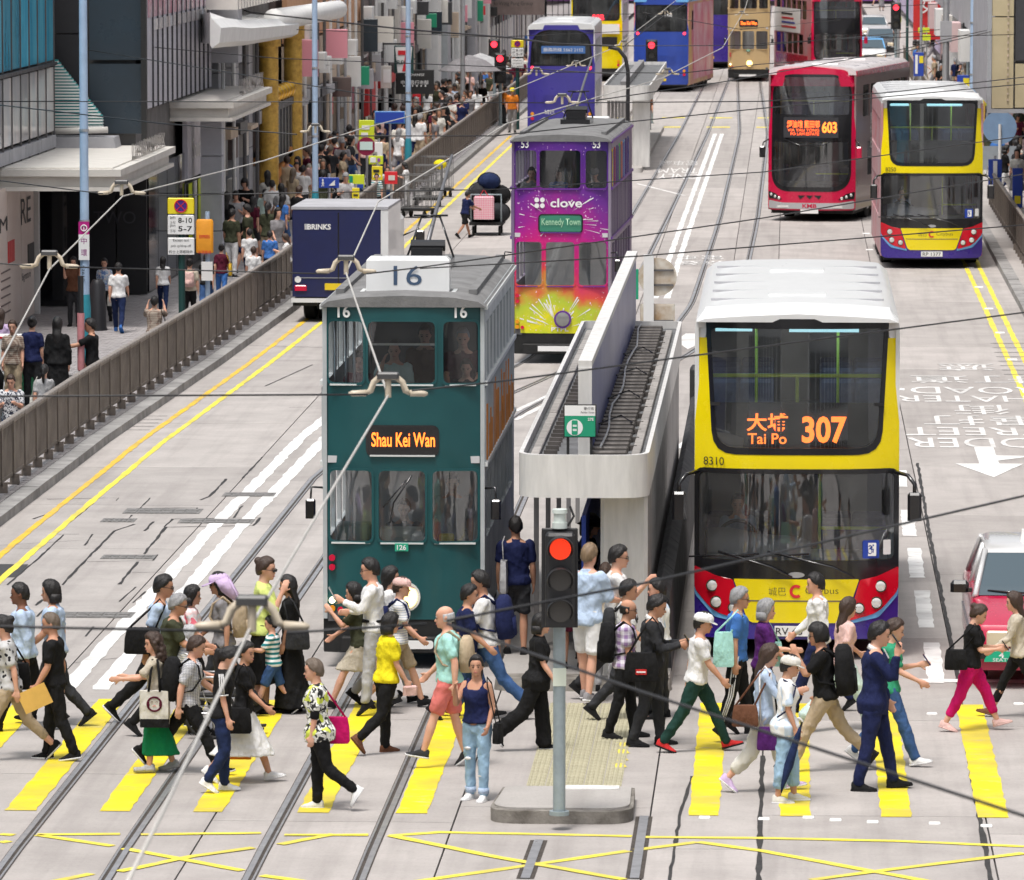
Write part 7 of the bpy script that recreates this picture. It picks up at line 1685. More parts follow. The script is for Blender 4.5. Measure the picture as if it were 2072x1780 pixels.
board('lime flag sign far along the right kerb', 1857, 56, 1880, 66, 262, M_lime); board('second lime flag sign beneath it, far right kerb', 1866, 70, 1882, 82, 258, M_lime)
board('yellow plates on the silver post far right', 1806, 34, 1823, 45, 280, M_lime)
dc = thing('road_sign', 'blue grey back of a round road sign with a white post, right pavement', 'sign', (at(2022, 258, 176).x, 176, PZ)); zc = at(2022, 258, 176).z - PZ
MB().disc((0, .02, zc), (0, -1, 0), .50, .03, 28).build('disc', mat('sign back blue', (.22, .34, .52), .5, var=.2, vscale=3), dc); MB().box(-.5, .5, 0, .03, zc - 1.25, zc - .55).build('plate', mat('sign back grey', (.34, .38, .42), .5, var=.2), dc); MB().cyl(0, -.06, 0, zc + .1, .045, 10).build('post', M_whitep, dc, True, 40)
ds = thing('road_sign', 'rusty white back of a round road sign behind the tram shelter', 'sign', (at(1312, 645, 92.2).x, 92.2, PZ)); M_rusty = mat('rusty white sheet', (.66, .64, .58), .6, var=.7, vscale=3.5, col2=(.36, .24, .13))
zc = at(1332, 560, 92.2).z - PZ; xo = at(1330, 560, 92.2).x - ds.location.x
MB().disc((xo, .0, zc), (0, -1, 0), .30, .02, 28).build('disc', M_rusty, ds); MB().bbox(xo - .27, xo + .27, -.02, .0, zc - 1.1, zc - .42, .02).build('plate', M_rusty, ds)
MB().box(-.08, .08, -.1, .0, 0, zc + .35).build('post', M_whitep, ds); MB().box(-.05, xo + .25, -.05, -.03, zc + .09, zc + .12).box(-.05, xo + .25, -.05, -.03, zc - .14, zc - .11).box(-.05, xo + .25, -.05, -.03, zc - .7, zc - .67).build('bracket', M_stone2, ds)
MB().box(-.42, -.16, -.02, 0, zc - .35, zc + .12).build('green_plate', M_tsg, ds)
bn = thing('wheelie_bin', 'green wheelie bin behind the railing near the left edge', 'bin', g(56, 812, PZ)); bn.scale = (.72, .72, .72); MB().loft([[(x * k, y * k, z) for x, y in ((-.28, -.3), (.28, -.3), (.28, .3), (-.28, .3))] for z, k in ((.08, .8), (.9, 1), (.9, 1.08), (.98, 1.06))]).build('tub', mat('bin green', (.02, .12, .06), .5), bn)
for s in (-1, 1): MB().tube([(s * .2 - .03, .28, .1), (s * .2 + .03, .28, .1)], .1, 12).build('wheel', V_tyre, bn)
bx = thing('box', 'white foam box with red stripe standing on the green bin', 'box', bn.location + Vector((-.25, 0, .715))); MB().bbox(-.34, .30, -.25, .25, 0, .48, .02).build('carton', M_paper, bx); MB().box(-.35, .31, -.26, .26, .43, .465).build('stripe', M_redi, bx)
bg2 = thing('rubbish_bag', 'black rubbish bag against the green bin', 'bag', bn.location + Vector((-.75, -.5, 0))); mb = MB(); mb.tube([(0, 0, 0), (0, 0, .1), (0, 0, .5), (0, 0, .85), (.02, 0, .95)], [.2, .36, .40, .2, .05], 11); mb.build('bag_body', P_('black'), bg2, True)
rp_ = thing('post', 'thin black post with pink wrapped tube behind the railing', 'post', g(165, 835, PZ)); MB().cyl(0, 0, 0, 2.4, .05, 10).build('shaft', V_blk2, rp_, True, 40); MB().cyl(0, -.02, .75, 1.75, .065, 12).build('wrapped_tube', mat('pink tube', (.62, .25, .27), .6, var=.3), rp_, True, 40)
cbn = thing('litter_bin', 'dark stone litter bin beside the pale blue pole', 'bin', g(198, 668, PZ)); MB().tube([(0, 0, 0), (0, 0, .1), (0, 0, .95), (0, 0, 1.05)], [.20, .18, .16, .10], 14).build('bin_body', M_black, cbn, True, 40)
for i, (px, py, c) in enumerate(((950, 255, 'grey'), (972, 250, 'lgrey'))):
 q = g(px, py, PZ); t = thing('parasol', ('grey market parasol over the far stall, left pavement', 'pale grey parasol just beyond the first one, left pavement')[i], 'parasol', q); MB().cyl(0, 0, 0, 2.5, .03, 8).build('pole', M_alu, t); MB().loft([[(r_ * math.cos(a), r_ * math.sin(a), z) for a in (2 * math.pi * j / 8 for j in range(8))] for z, r_ in ((2.1, 1.2), (2.5, .6), (2.7, .03), (2.46, .58), (2.08, 1.18))], closed=True).build('canopy', P_(c), t)
hc = thing('handcart', 'handcart piled with tied black bundles and a pink check bag, in the left lane', 'cart', g(985, 475));
MB().box(-.45, .45, -.5, 1.0, .28, .36).build('deck', V_under, hc); MB().tube([(-.4, -.45, .36), (-.4, -.5, 1.1), (.4, -.5, 1.1), (.4, -.45, .36)], .025, 8).build('push_handle', M_galv, hc, True)
for x in (-.35, .35):
 for y in (-.3, .75): MB().tube([(x - .03, y, .13), (x + .03, y, .13)], .13, 14).build('wheel', V_tyre, hc, True, 40)
rr = random.Random(4)
for i, (x, y, z, r_, c) in enumerate(((-.2, -.1, .62, .36, 'black'), (.28, 0, .60, .34, 'char'), (.0, .5, .75, .42, 'navy'), (-.15, .2, 1.12, .36, 'char'), (.28, .25, 1.05, .34, 'black'), (.05, .1, 1.42, .30, 'djean'))):
 b_ = thing('bundle', ('black bundle low on the cart beside the pink check bag', 'charcoal bundle low on the cart, outer side', 'navy bundle at the back of the cart', 'charcoal bundle in the upper left of the cart load', 'black bundle in the upper right of the cart load', 'dark blue bundle topmost on the cart')[i], 'bundle', hc.location + Vector((x, y, z))); mb = MB(); mb.ball((0, 0, 0), (r_, r_ * 1.1, r_ * .78), 12, 8); mb.v = [tuple(Vector(v) * (1 + .12 * noise.noise(Vector(v) * 4 + Vector((i * 3, 0, 0))))) for v in mb.v]; mb.build('sack', P_(c), b_, True); MB().tube([(r_ * 1.0 * math.cos(a), 0, r_ * .8 * math.sin(a)) for a in (2 * math.pi * j / 16 for j in range(16))], .018, 5, closed=True, cap=False).build('tie', V_blk, b_)
pb_ = thing('bag', 'pink and white checked laundry bag hung on the handcart', 'bag', hc.location + Vector((-.05, -.55, .45))); MB().bbox(-.27, .27, -.16, .02, 0, .62, .04).build('bag_body', P_('pinkcheck'), pb_); MB().tube([(-.12, -.07, .6), (0, -.07, .8), (.12, -.07, .6)], .012, 6).build('handle', M_redi, pb_)
for i, (px, py) in enumerate(((845, 440), (866, 418), (884, 398))):
 q = g(px, py); t = thing('cage_trolley', ('empty wire cage trolley nearest, parked by the left railing', 'empty wire cage trolley in the middle of three by the railing', 'farthest wire cage trolley with a yellow sack by the railing')[i], 'trolley', q, R(20 * (i - 1)))
 mb = MB(); M_c = mat('trolley wire', (.24, .24, .24), .5, .5)
 for z in (.3, .75, 1.2): mb.tube([(-.4, -.35, z), (.4, -.35, z), (.4, .35, z), (-.4, .35, z)], .014, 5, closed=True, cap=False)
 for k in range(7):
  x = -.4 + k * .133; mb.tube([(x, -.35, .3), (x, -.35, 1.2)], .008, 4); mb.tube([(x, .35, .3), (x, .35, 1.2)], .008, 4)
 for k in range(5):
  y = -.35 + k * .175; mb.tube([(-.4, y, .3), (-.4, y, 1.2)], .008, 4); mb.tube([(.4, y, .3), (.4, y, 1.2)], .008, 4)
 mb.build('wire_cage', M_c, t); MB().box(-.42, .42, -.37, .37, .2, .26).build('base', V_under, t)
 for x in (-.33, .33):
  for y in (-.28, .28): MB().tube([(x - .025, y, .1), (x + .025, y, .1)], .1, 10).build('castor', V_tyre, t)
sk = thing('sack', 'yellow sack on the farthest cage trolley by the railing', 'sack', g(890, 402) + Vector((0, 0, .9))); MB().ball((0, 0, .12), (.2, .16, .15), 10, 6).build('sack_body', P_('yellow'), sk, True)
# ---------------------------------------------------------------- overhead wires
M_wire = mat('old wire', (.035, .035, .037), .5, .3); M_cw = mat('contact wire', (.60, .58, .54), .45, .2, var=.3, vscale=1.0); M_ins = mat('porcelain fitting', (.60, .52, .40), .4, var=.25, vscale=5); M_fit = mat('fitting steel', (.10, .10, .10), .5, .5)
def wire(name, label, pts, r_, m, cat='wire', group=None, sag=0.0):
 P = [Vector(p) for p in pts]; out = []
 for a, b in zip(P, P[1:]):
  k = 8 if sag else 1
  out += [a.lerp(b, i / k) - Vector((0, 0, sag * (b - a).length / 30 * 4 * (i / k) * (1 - i / k))) for i in range(k)]
 out.append(P[-1]); return tag(MB().tube(out, r_, 6).build(name, m, None, True), label, cat, group)
h5 = 5.5
A = [g(250, 1800, h5), g(330, 1640, h5), g(510, 1262, h5), g(785, 800, h5), g(700, 552, h5), g(765, 408, h5)] + [Vector((lerp(T2, y) , y, h5)) for y in (96, 118, 140, 180, 230, 300)]
Bw = [g(-120, 985, h5), g(0, 735, h5), g(100, 545, h5), g(248, 397, h5), g(534, 325, h5), g(728, 261, h5)] + [Vector((lerp(T1, y), y, h5)) for y in (112, 140, 180, 230, 300)]
wire('contact_wire', 'thick pale tram wire zigzagging down past the green tram to the bottom left', A, .010, M_cw)
wire('contact_wire', 'pale tram wire running down over the left pavement past the no stopping sign', Bw, .009, M_cw)
def clamp(label, p, s=1.0, rz=0.0):
 t = thing('wire_hanger', label, 'wire fitting', p, rz, 'wire hangers'); t.scale = (s, s, s)
 MB().tube([(-.20, 0, .0), (-.16, 0, .02), (-.13, 0, .10), (-.07, 0, .15), (.07, 0, .15), (.13, 0, .10), (.16, 0, .02), (.20, 0, .0)], [.022, .028, .028, .03, .03, .028, .028, .022], 8).build('yoke', M_ins, t, True)
 for s_ in (-1, 1): MB().tube([(s_ * .20, 0, 0), (s_ * .33, 0, -.005), (s_ * .36, 0, -.005)], [.03, .026, .012], 8).build('insulator', M_ins, t, True)
 MB().bbox(-.10, .10, -.05, .05, .13, .19, .015).build('clamp_plate', M_fit, t); MB().cyl(0, 0, -.04, .13, .028, 8).build('ear', M_ins, t, True, 40)
 return t
HANG = []
for px, py, s, lb in ((510, 1265, 1.0, 'blurred wire hanger in front of the child in stripes, lowest in the picture'), (785, 795, 1.0, 'wire hanger in front of the green tram upper middle window'), (700, 548, 1.0, 'wire hanger in front of the cash truck bumper'), (100, 538, 1.0, 'wire hanger in front of the pale shop panels on the left'), (246, 390, 1.0, 'wire hanger below the near cream canopy'), (638, 266, .8, 'wire hanger on the pale blue pole behind the cash truck'), (1137, 207, 1.0, 'wire hanger in front of the indigo bus engine lid'), (1085, 150, .9, 'wire hanger at the tip of the trolley pole on the indigo bus'), (1165, 133, .7, 'small wire hanger over the indigo bus window'), (1350, 150, .8, 'wire hanger in front of the blue 168 bus grille'), (1345, 28, .7, 'wire hanger near the top of the blue 168 bus window'), (1500, 30, .7, 'wire hanger in front of the gold tram upper deck'), (1262, 92, .8, 'wire hanger at the arm of the curved bracket pole')):
 p = g(px, py, h5 + .02); clamp(lb, p, s * .84)
SP = [[(-300, 803), (744, 798)], [(834, 790), (1009, 772), (1420, 717), (2071, 632), (2400, 590)], [(-300, 1260), (452, 1277)], [(580, 1280), (862, 1262)], [(905, 1255), (1300, 1180), (2071, 1003), (2300, 950)], [(905, 1262), (1300, 1400), (2071, 1650), (2250, 1705)],
      [(-200, 520), (62, 537)], [(140, 540), (662, 554)], [(740, 554), (850, 541)], [(850, 541), (1262, 482), (1543, 441), (2071, 352), (2300, 310)], [(850, 543), (1294, 518), (2071, 455), (2300, 435)], [(-200, 340), (208, 392)], [(285, 396), (1009, 383), (1543, 348), (2071, 275), (2300, 245)],
      [(108, 83), (270, 92), (560, 118), (1000, 135), (1250, 150)], [(108, 90), (640, 175), (830, 206)], [(-200, 205), (560, 206), (1100, 208)], [(1175, 208), (1543, 205), (1800, 187), (2300, 130)], [(-200, 190), (330, 250), (600, 272)], [(672, 275), (1000, 275), (1150, 259), (1543, 219), (2071, 170)],
      [(1206, 203), (1473, 164), (1800, 105), (2055, 48)], [(1073, 252), (1195, 200)], [(1537, 88), (1750, 77), (2053, 70)], [(1009, 145), (1380, 148), (1537, 130), (1800, 112), (2055, 52)], [(600, 60), (1009, 75), (1300, 62)], [(1260, 95), (1345, 30), (1400, 0)], [(1241, 93), (1537, 92), (1900, 60)], [(1450, 30), (1560, 25), (1900, 8)], [(1300, 25), (1500, 60), (1700, 40)], [(1100, 30), (1330, 28)]]
WN = ('upper middle window of the green tram on its left', 'green tram right window and the 307 bus', 'feet of the left crossing group', 'belt of the white shirted phone man', 'red traffic light and the 307 windscreen', 'lower right crossing walkers down to the right edge', 'pale shop panels, from the left edge', 'left railing end towards the cash truck', 'white 16 board on the left half', 'purple tram lower windows and the 8250 bus lamps', '16 board and the roof of the 307 bus', 'near cream canopy, coming from the left edge', 'windows of the purple tram and the 603 bus', 'dark slate wall to the curved bracket pole', 'dark slate wall down to the cash truck pole', 'upper cream canopy to the indigo bus', '603 bus roof from the indigo bus lid', 'stair louvres to the cash truck pole', 'roof of the purple tram rising to the right', 'blue 168 bus bumper up to the sand coloured panel', 'indigo bus engine lid, a short slanting piece', 'far red bus to the sand coloured panel', 'far shelter to the sand coloured panel', 'hanging seven sign to the blue 168 bus', 'blue 168 bus rear window, slanting up', 'gold tram lower deck', 'gold tram upper deck', 'blue 168 bus to the far red bus', 'yellow 90B bus at the top')
WL = ['thin dark span wire over the ' + x for x in WN]
for i, pts in enumerate(SP):
 wire('span_wire', WL[i], [g(px, py, 5.62 + .01 * (i % 5)) for px, py in pts], .0075 if i < 13 else .010, M_wire, 'wire', 'span wires over the street')
wire('power_cable', 'thick black cable sagging from upper left to the curved bracket pole', [g(px, py, 5.9) for px, py in ((300, -15), (450, 0), (504, 25), (632, 39), (825, 60), (1040, 77), (1116, 88), (1241, 93))], .022, M_wire)
bp = thing('bracket_pole', 'dark pole with a curved top holding the cable behind the purple tram', 'pole', (at(1270, 200, 136).x, 136, 0)); zt = at(1270, 95, 136).z
MB().tube([(0, 0, 0), (0, 0, zt - .55), (-.06, 0, zt - .25), (-.22, 0, zt - .05), (-.45, 0, zt)], .045, 10).build('shaft', V_blk2, bp, True)
ac = thing('roof_unit', 'white louvred ventilation box behind the roof of the purple tram', 'vent box'); a, b = at(1141, 238, 150), at(1231, 262, 150)
MB().bbox(a.x, b.x, 150, 151, b.z - .6, a.z, .03).build('box_body', M_whitep, ac)
for i in range(5):
 for j in range(3): MB().box(a.x + .1 + j * .36, a.x + .38 + j * .36, 149.98, 150, a.z - .1 - i * .06, a.z - .07 - i * .06).build('louvre_slot', M_dgrey, ac)
MB().cyl((a.x + b.x) / 2, 150.5, 0, b.z - .6, .12, 10).build('column', M_whitep, ac)
# ---------------------------------------------------------------- the people on the crossing (place = ground point under the body, height from the picture)
def W(label, fx, fy, hy, way, pose='walk', z=0.0, hmax=1.84, **kw):
 p = g(fx, fy, z); s = px_per_m(p.y); h = (fy - hy) / s
 nod = kw.get('nod', POSES[pose].get('nod', 4)); h *= 1.012 + .0006 * max(0, nod)
 return person(label, p, {'R': 0, 'L': 180, 'A': 90, 'T': -90}.get(way, way), max(1.0, min(hmax, h)), pose, **kw)
F = dict(fem=1, girth=.94)
TR = dict(bottom='trousers'); SH = dict(bottom='shorts'); CR = dict(bottom='crop')
a = W('woman with hair bun in dotted black top and khaki crop trousers at the left edge', 22, 1538, 1232, 'L', 'stride', hair='bun', topc='dotblack', botc='khaki', bot=CR, shoek='sneak', **F)
shoulder_bag(*a[:2], 'large black shoulder bag of the woman in dotted top at the left edge', 'black', -1, .2, .15, .08, .98)
W('dark skinned man in pale blue shirt and black trousers, behind the envelope man', 50, 1478, 1171, 'L', 'walk', skin_='d', topc='lblue', top=dict(sleeve='long'), botc='black', hair='buzz', girth=1.08)
W('person with short black hair in light blue tee, behind the man with the envelope', 112, 1466, 1167, 'L', 'walk2', topc='lblue', botc='char', hair='bob', skin_='m', girth=1.05)
a = W('bald man in black tee and black trousers carrying a yellow envelope', 112, 1537, 1236, 'L', 'walk2', hair='buzz', hairc='n', topc='black', botc='black', shoek='sneak', skin_='m', legR=(10, 6), legL=(-12, 10), footL=-8, armL=(10, 6, 20, 0))
def env(t): q = a[1]; p = q.wr['L'] + q.hd['L'] * .12; MB().box(-.17, .17, -.008, .008, -.17, .08, mtx=Matrix.Translation(p + Vector((-.02, .03, 0))) @ Matrix.Rotation(R(25), 4, 'Y')).build('paper', mat('manila', (.72, .44, .10), .7, var=.15, vscale=6), t)
carried('envelope', 'yellow manila envelope in the hand of the bald man in black', 'envelope', a[0], env)
a = W('man in pale blue tee and glasses with a black bag on his shoulder, walking right', 318, 1466, 1147, 'R', 'stride2', topc='lblue', botc='black', glasses='clear', shoek='sneak', legL=(-30, 18), skin_='m')
shoulder_bag(*a[:2], 'black bag on the shoulder of the man in pale blue tee', 'black', -1, .2, .14, .07, 1.02, -.12)
a = W('grey haired man in olive tee pushing a wheelchair', 338, 1487, 1192, 'R', 'walk', topc='olive', botc='black', hair='crop', hairc='g', glasses='clear', armL=(30, 6, 45, 0), armR=(32, 6, 42, 0), lean=10, skin_='m', girth=1.05)
W('woman in pink printed top with black strap, behind the wheelchair pusher', 384, 1447, 1178, 'R', 'walk', topc='pinkprint', botc='char', hair='bob', **F)
def wheelchair(px, py):
 t = thing('wheelchair', 'black wheelchair pushed to the right among the left group', 'wheelchair', g(px, py), 0)
 for s in (-1, 1):
  MB().tube([(.28 * math.cos(x), s * .28, .29 + .28 * math.sin(x)) for x in (2 * math.pi * j / 24 for j in range(24))], .018, 6, closed=True, cap=False).build('tyre', V_tyre, t, True)
  mb = MB()
  for j in range(10): mb.tube([(0, s * .28, .29), (.27 * math.cos(R(36 * j)), s * .28, .29 + .27 * math.sin(R(36 * j)))], .005, 4)
  mb.build('spokes', M_alu, t); MB().tube([(.42, s * .24, .09), (.42, s * .26, .09)], .09, 12).build('castor', V_tyre, t)
  MB().tube([(-.30, s * .23, .95), (-.22, s * .23, .92), (-.18, s * .23, .45), (.28, s * .23, .45), (.38, s * .2, .12), (.50, s * .2, .10)], .014, 6).tube([(-.2, s * .23, .68), (.18, s * .23, .68), (.22, s * .23, .45)], .014, 6).build('frame', M_alu, t, True)
  MB().box(.42, .58, s * .14 - .06, s * .14 + .06, .09, .11).build('footrest', V_under, t)
 MB().bbox(-.18, .26, -.22, .22, .44, .50, .02).build('seat', V_under, t); MB().box(-.22, -.18, -.22, .22, .48, .92).build('backrest', V_under, t)
 return t
wheelchair(430, 1488)
person('elderly woman with grey white hair sitting in the wheelchair', g(430, 1488) + Vector((-.30, .0, .02)), 0, 1.50, 'sit', hair='bob', hairc='w', topc='whitestripe', botc='grey', bot=TR, nod=10, **F)
a = W('woman with long curly brown hair, beige tee and long green trousers, carrying a white tote', 318, 1562, 1281, 'L', 'stand', hair='curly', hairc='b', topc='beige', botc='emerald', bot=dict(bottom='culotte', swing=.02), shoec='lgrey', shoek='plat', turn=25, armR=(30, 10, 60, 0), armL=(42, 8, 46, 0), legL=(8, 4), legR=(-10, 6), **F)
def tote(t):
 q = a[1]; m = P_('offwhite'); y0 = .235; z0 = .86 + q.dz
 mb = MB(); mb.loft([[(x, y, z) for x, y in ((-.17 * k, y0 - .05), (.17 * k, y0 - .05), (.19 * k, y0), (.17 * k, y0 + .05), (-.17 * k, y0 + .05), (-.19 * k, y0))] for z, k in ((z0 - .28, .93), (z0 - .14, 1), (z0 + .16, .98))]); mb.build('bag_body', m, t, True, 40)
 MB().bbox(-.178, .178, y0 - .055, y0 + .055, z0 - .29, z0 - .18, .01).build('base_trim', P_('black'), t)
 for dx in (-.07, .07): MB().tube([(dx, y0 + .05, z0 + .15), (dx * .7, y0 - .02, z0 + .38), (dx * .4, y0 - .06, z0 + .54)], .016, 6, flat=.5).build('strap', P_('black'), t, True)
 MB().tube([(.085 * math.cos(x), y0 + .056, z0 + .0 + .085 * math.sin(x)) for x in (2 * math.pi * j / 24 for j in range(24))], .012, 6, flat=.4, closed=True, cap=False).build('printed_ring', P_('maroon'), t, True)
 for s in (-1, 1): MB().box(s * .075 - .014, s * .075 + .014, y0 + .050, y0 + .066, z0 - .03, z0 + .03).build('printed_mark', P_('maroon'), t)
 for s in (-1, 1): MB().tube([(s * .03 + .015 * math.cos(x), y0 + .058, z0 + .02 + .012 * math.sin(x)) for x in (math.pi * j / 6 for j in range(7))], .003, 4).build('printed_face', P_('brown'), t)
 MB().tube([(.02 * math.cos(x), y0 + .058, z0 - .03 + .012 * math.sin(x)) for x in (math.pi * j / 6 for j in range(7))], .004, 4).build('printed_face', P_('coral'), t)
carried('tote_bag', 'white tote bag with black base and round maroon print', 'bag', a[0], tote)
a = W('person in fine check shirt with a large black backpack, behind the white tote', 382, 1565, 1272, 'R', 'stride2', topc='smallcheck', botc='black', hair='crop', hairc='b', shoec='black', shoek='sneak', nod=14, legL=(-36, 22), footL=-50)
backpack(*a[:2], 'large black backpack on the person in fine check shirt', 'black', 1.15)
a = W('woman in lavender sun hat with neck flap and grey tee, walking left', 452, 1452, 1152, 'L', 'walk', topc='grey', botc='char', hair='bob', hat='sunhat', hatc='lav', glasses='dark', skin_='m', **F)
backpack(*a[:2], 'khaki backpack of the woman in lavender sun hat', 'khaki', .95)
W('woman in lime yellow blouse and dark glasses touching her neck', 532, 1442, 1126, 'R', 'stand', topc='lime', top=dict(sleeve='half', loose=1.25), botc='black', bot=dict(bottom='midi'), hair='bun', hairc='b', glasses='dark', armR=(30, 14, 128, 10), turn=-15, **F)
a = W('woman with long black hair in black tee and long black skirt', 590, 1440, 1163, 'L', 'stand', topc='black', botc='black', bot=dict(bottom='longskirt', swing=.10), hair='long', skin_='m', hmax=1.7, **F)
shoulder_bag(*a[:2], 'round black bag at the hip of the woman in long black skirt', 'char', 1, .15, .13, .07, .95, -.1)
W('child in teal and white striped tee and denim shorts', 553, 1446, 1242, 'L', 'walk', topc='tealstripe', botc='jean', bot=SH, shoek='sneak', hmax=1.25, armL=(35, 6, 60, 10))
a = W('woman in black tee with white sleeve stripes and dark jeans, head bowed', 448, 1602, 1309, 'R', 'lift', topc='black', botc='djean', shoec='white', shoek='sneak', hair='pony', nod=26, legR=(8, 40), footR=-30, armR=(4, 6, 10, 0), **F)
def stripes3(root, q, key, c='white'):
 sh, el = q.sh[key], q.el[key]; s = 1 if key == 'L' else -1
 for k in (-1, 0, 1): MB().tube([sh + Vector((k * .022, s * .066, .03)), sh.lerp(el, .4) + Vector((k * .022, s * .068, 0)), sh.lerp(el, .74) + Vector((k * .022, s * .064, 0))], .007, 5, flat=.5).build('sleeve_stripe', P_(c), root, True)
 p = sh.lerp(el, .80); MB().tube([p, sh.lerp(el, .86)], .066, 12).build('sleeve_cuff', P_(c), root, True)
stripes3(a[0], a[1], 'R')
b = W('smiling woman in black tee and long white skirt', 493, 1582, 1291, 'R', 'walk', topc='black', botc='white', bot=dict(bottom='midi', swing=.07), shoec='white', shoek='sneak', hair='pony', turn=-30, skin_='m', **F)
shoulder_bag(*b[:2], 'black tote hanging beside the long white skirt', 'black', -1, .17, .15, .05, .80, -.05)
hand_bag_low(*b[:2], 'orange carrier bag in the smiling woman\'s hand', 'orange', 'L', .13, .17, .05)
a = W('older woman with short brown hair in white and lime printed top and black trousers', 645, 1637, 1331, 'L', 'lift2', topc='limeprint', top=dict(hem=.78, flare=.04, loose=1.2), botc='black', hair='crop', hairc='n', shoec='white', shoek='sneak', armL=(2, 6, 6, 0), armR=(-4, 6, 8, 0), legL=(-14, 38), footL=-58, girth=1.08, fem=1)
for key in ('L', 'R'):
 q = a[1]; mb = MB(); stick(mb, q.sh[key].lerp(q.el[key], .62), q.sh[key].lerp(q.el[key], 1.12), .058, .050, 12); mb.build('undersleeve', P_('black'), a[0], True)
shoulder_bag(*a[:2], 'magenta shoulder bag of the woman in lime print', 'magenta', -1, .17, .15, .06, .86, -.16)
a = W('man in white long sleeve shirt and grey trousers with glasses, reading a phone', 757, 1446, 1144, 'L', 'walk2', topc='white', top=dict(sleeve='long'), botc='lgrey', glasses='clear', hair='crop', armL=(26, 6, 92, 10), armR=(10, 6, 75, 12), nod=6, legL=(8, 4), legR=(-10, 12))
phone(a[0], a[1], 'phone in the hand of the man in white shirt and grey trousers', 'L', 'lgrey', -30)
MB().bbox(-.17, .13, -.155, .155, .985 + a[1].dz, 1.015 + a[1].dz, .01).build('belt', P_('black'), a[0])
W('woman with a hand at her mouth, just ahead of the man in white shirt', 728, 1432, 1168, 'L', 'stride', topc='olive', botc='beige', bot=dict(bottom='skirt'), hair='bob', armL=(40, 6, 100, 14), shoec='black', **F)
W('woman with long black hair and pale headphones behind the man in white shirt', 783, 1424, 1140, 'R', 'walk', topc='white', botc='lgrey', hair='long', hmax=1.72, **F)
a = W('person in pale pink cap and striped white top with navy strap', 806, 1432, 1162, 'R', 'walk', topc='whitestripe', botc='khaki', bot=SH, hat='cap', hatc='pink', hair='crop', hairc='b', **F)
backpack(*a[:2], 'navy strapped small backpack under the pale pink cap', 'navy', .7)
a = W('woman in bright yellow tee and black trousers walking right', 782, 1523, 1239, 25, 'lift', topc='yellow', botc='black', hair='bob', shoec='brown', girth=1.1, legR=(-14, 34), footR=-52, fem=1, armR=(8, 8, 22, 0))
def purse(t): q = a[1]; p = q.wr['R'] + q.hd['R'] * .10; MB().bbox(p.x - .09, p.x + .09, p.y - .03, p.y + .03, p.z - .09, p.z + .03, .02).build('purse_body', P_('pink'), t)
carried('purse', 'pink purse in the hand of the woman in yellow tee', 'purse', a[0], purse)
def folder(t): q = a[1]; p = q.wr['L'] + Vector((.08, 0, .1)); MB().bbox(p.x - .12, p.x + .12, p.y - .02, p.y + .02, p.z - .08, p.z + .1, .02).build('pouch', P_('navy'), t)
carried('pouch', 'navy pouch carried at the chest of the woman in yellow tee', 'pouch', a[0], folder)
a = W('bald man in mint tee and coral shorts', 908, 1552, 1237, 'L', 'walk', topc='mint', botc='coral', bot=SH, hair='fringe_bald', hairc='w', shoec='char', shoek='sneak', girth=1.1, armL=(-20, 14, 20, 0), armR=(10, 6, 35, 0), legL=(22, 5), legR=(-8, 8))
backpack(*a[:2], 'olive green backpack of the bald man in coral shorts', 'khaki', .9)
W('man in navy polo, behind the bald man in mint tee', 943, 1455, 1176, 'R', 'walk', topc='navy', botc='jean', skin_='m', girth=1.1, hair='crop')
a = W('man in white shirt and jeans with a navy backpack, walking left', 985, 1452, 1142, 'L', 'stride2', topc='white', top=dict(sleeve='short'), botc='jean', hair='crop', shoec='brown', skin_='m', hmax=1.86)
backpack(*a[:2], 'navy backpack on the man in white shirt and jeans', 'navy', 1.1)
a = W('woman in sleeveless navy top and ripped pale jeans with a hand raised to her chin', 965, 1618, 1324, -112, 'stand', topc='navy', top=dict(sleeve='none', hem=.92), botc='ljean', bot=dict(bottom='trousers', legw=.95), hair='pony', shoec='white', shoek='sneak', armR=(30, 12, 120, 14), armL=(-6, 10, 35, 6), turn=20, nod=-8, legL=(4, 3), legR=(-2, 2), curl=60, skin_='m', fem=1, girth=1.0)
for x, z in ((.10, .62), (.095, .50), (.09, .30)): MB().ball((x * .8, -.085 if z != .3 else .09, z), (.02, .045, .02), 8, 4).build('jeans_tear', P_('white'), a[0], True)
for key in ('L', 'R'): MB().tube([a[1].knee[key].lerp(a[1].ank[key], .80), a[1].knee[key].lerp(a[1].ank[key], .97)], .066, 12).build('rolled_cuff', P_('lblue'), a[0], True)
shoulder_bag(*a[:2], 'small black bag at the side of the woman in ripped jeans', 'black', 1, .08, .12, .05, .80, -.02)
a = W('man in dark navy tee with grey tote, back turned on the tram island', 1043, 1322, 1046, 'A', 'stand', PZ, topc='navy', botc='char', bot=SH, skin_='m', hair='crop', girth=1.05, twist=10)
shoulder_bag(*a[:2], 'large grey tote bag on the back of the man in dark navy tee', 'lgrey', 1, .2, .2, .05, .98, -.12, out=-.10, name='tote_bag')
W('woman in black top and wide black trousers with a bob, walking right', 1086, 1518, 1239, 'R', 'lift', topc='black', top=dict(hem=.76, flare=.05, loose=1.2), botc='black', bot=dict(bottom='trousers', legw=1.4, cuff=1.3), hair='bob', shoec='black', shoek='sneak', legL=(8, 4), legR=(-22, 30), footR=-55, fem=1, girth=1.0)
W('woman in maroon skirt standing in the shade behind the traffic light', 1158, 1352, 1090, 'A', 'stand', PZ, topc='char', botc='maroon', bot=dict(bottom='skirt'), hair='long', **F)
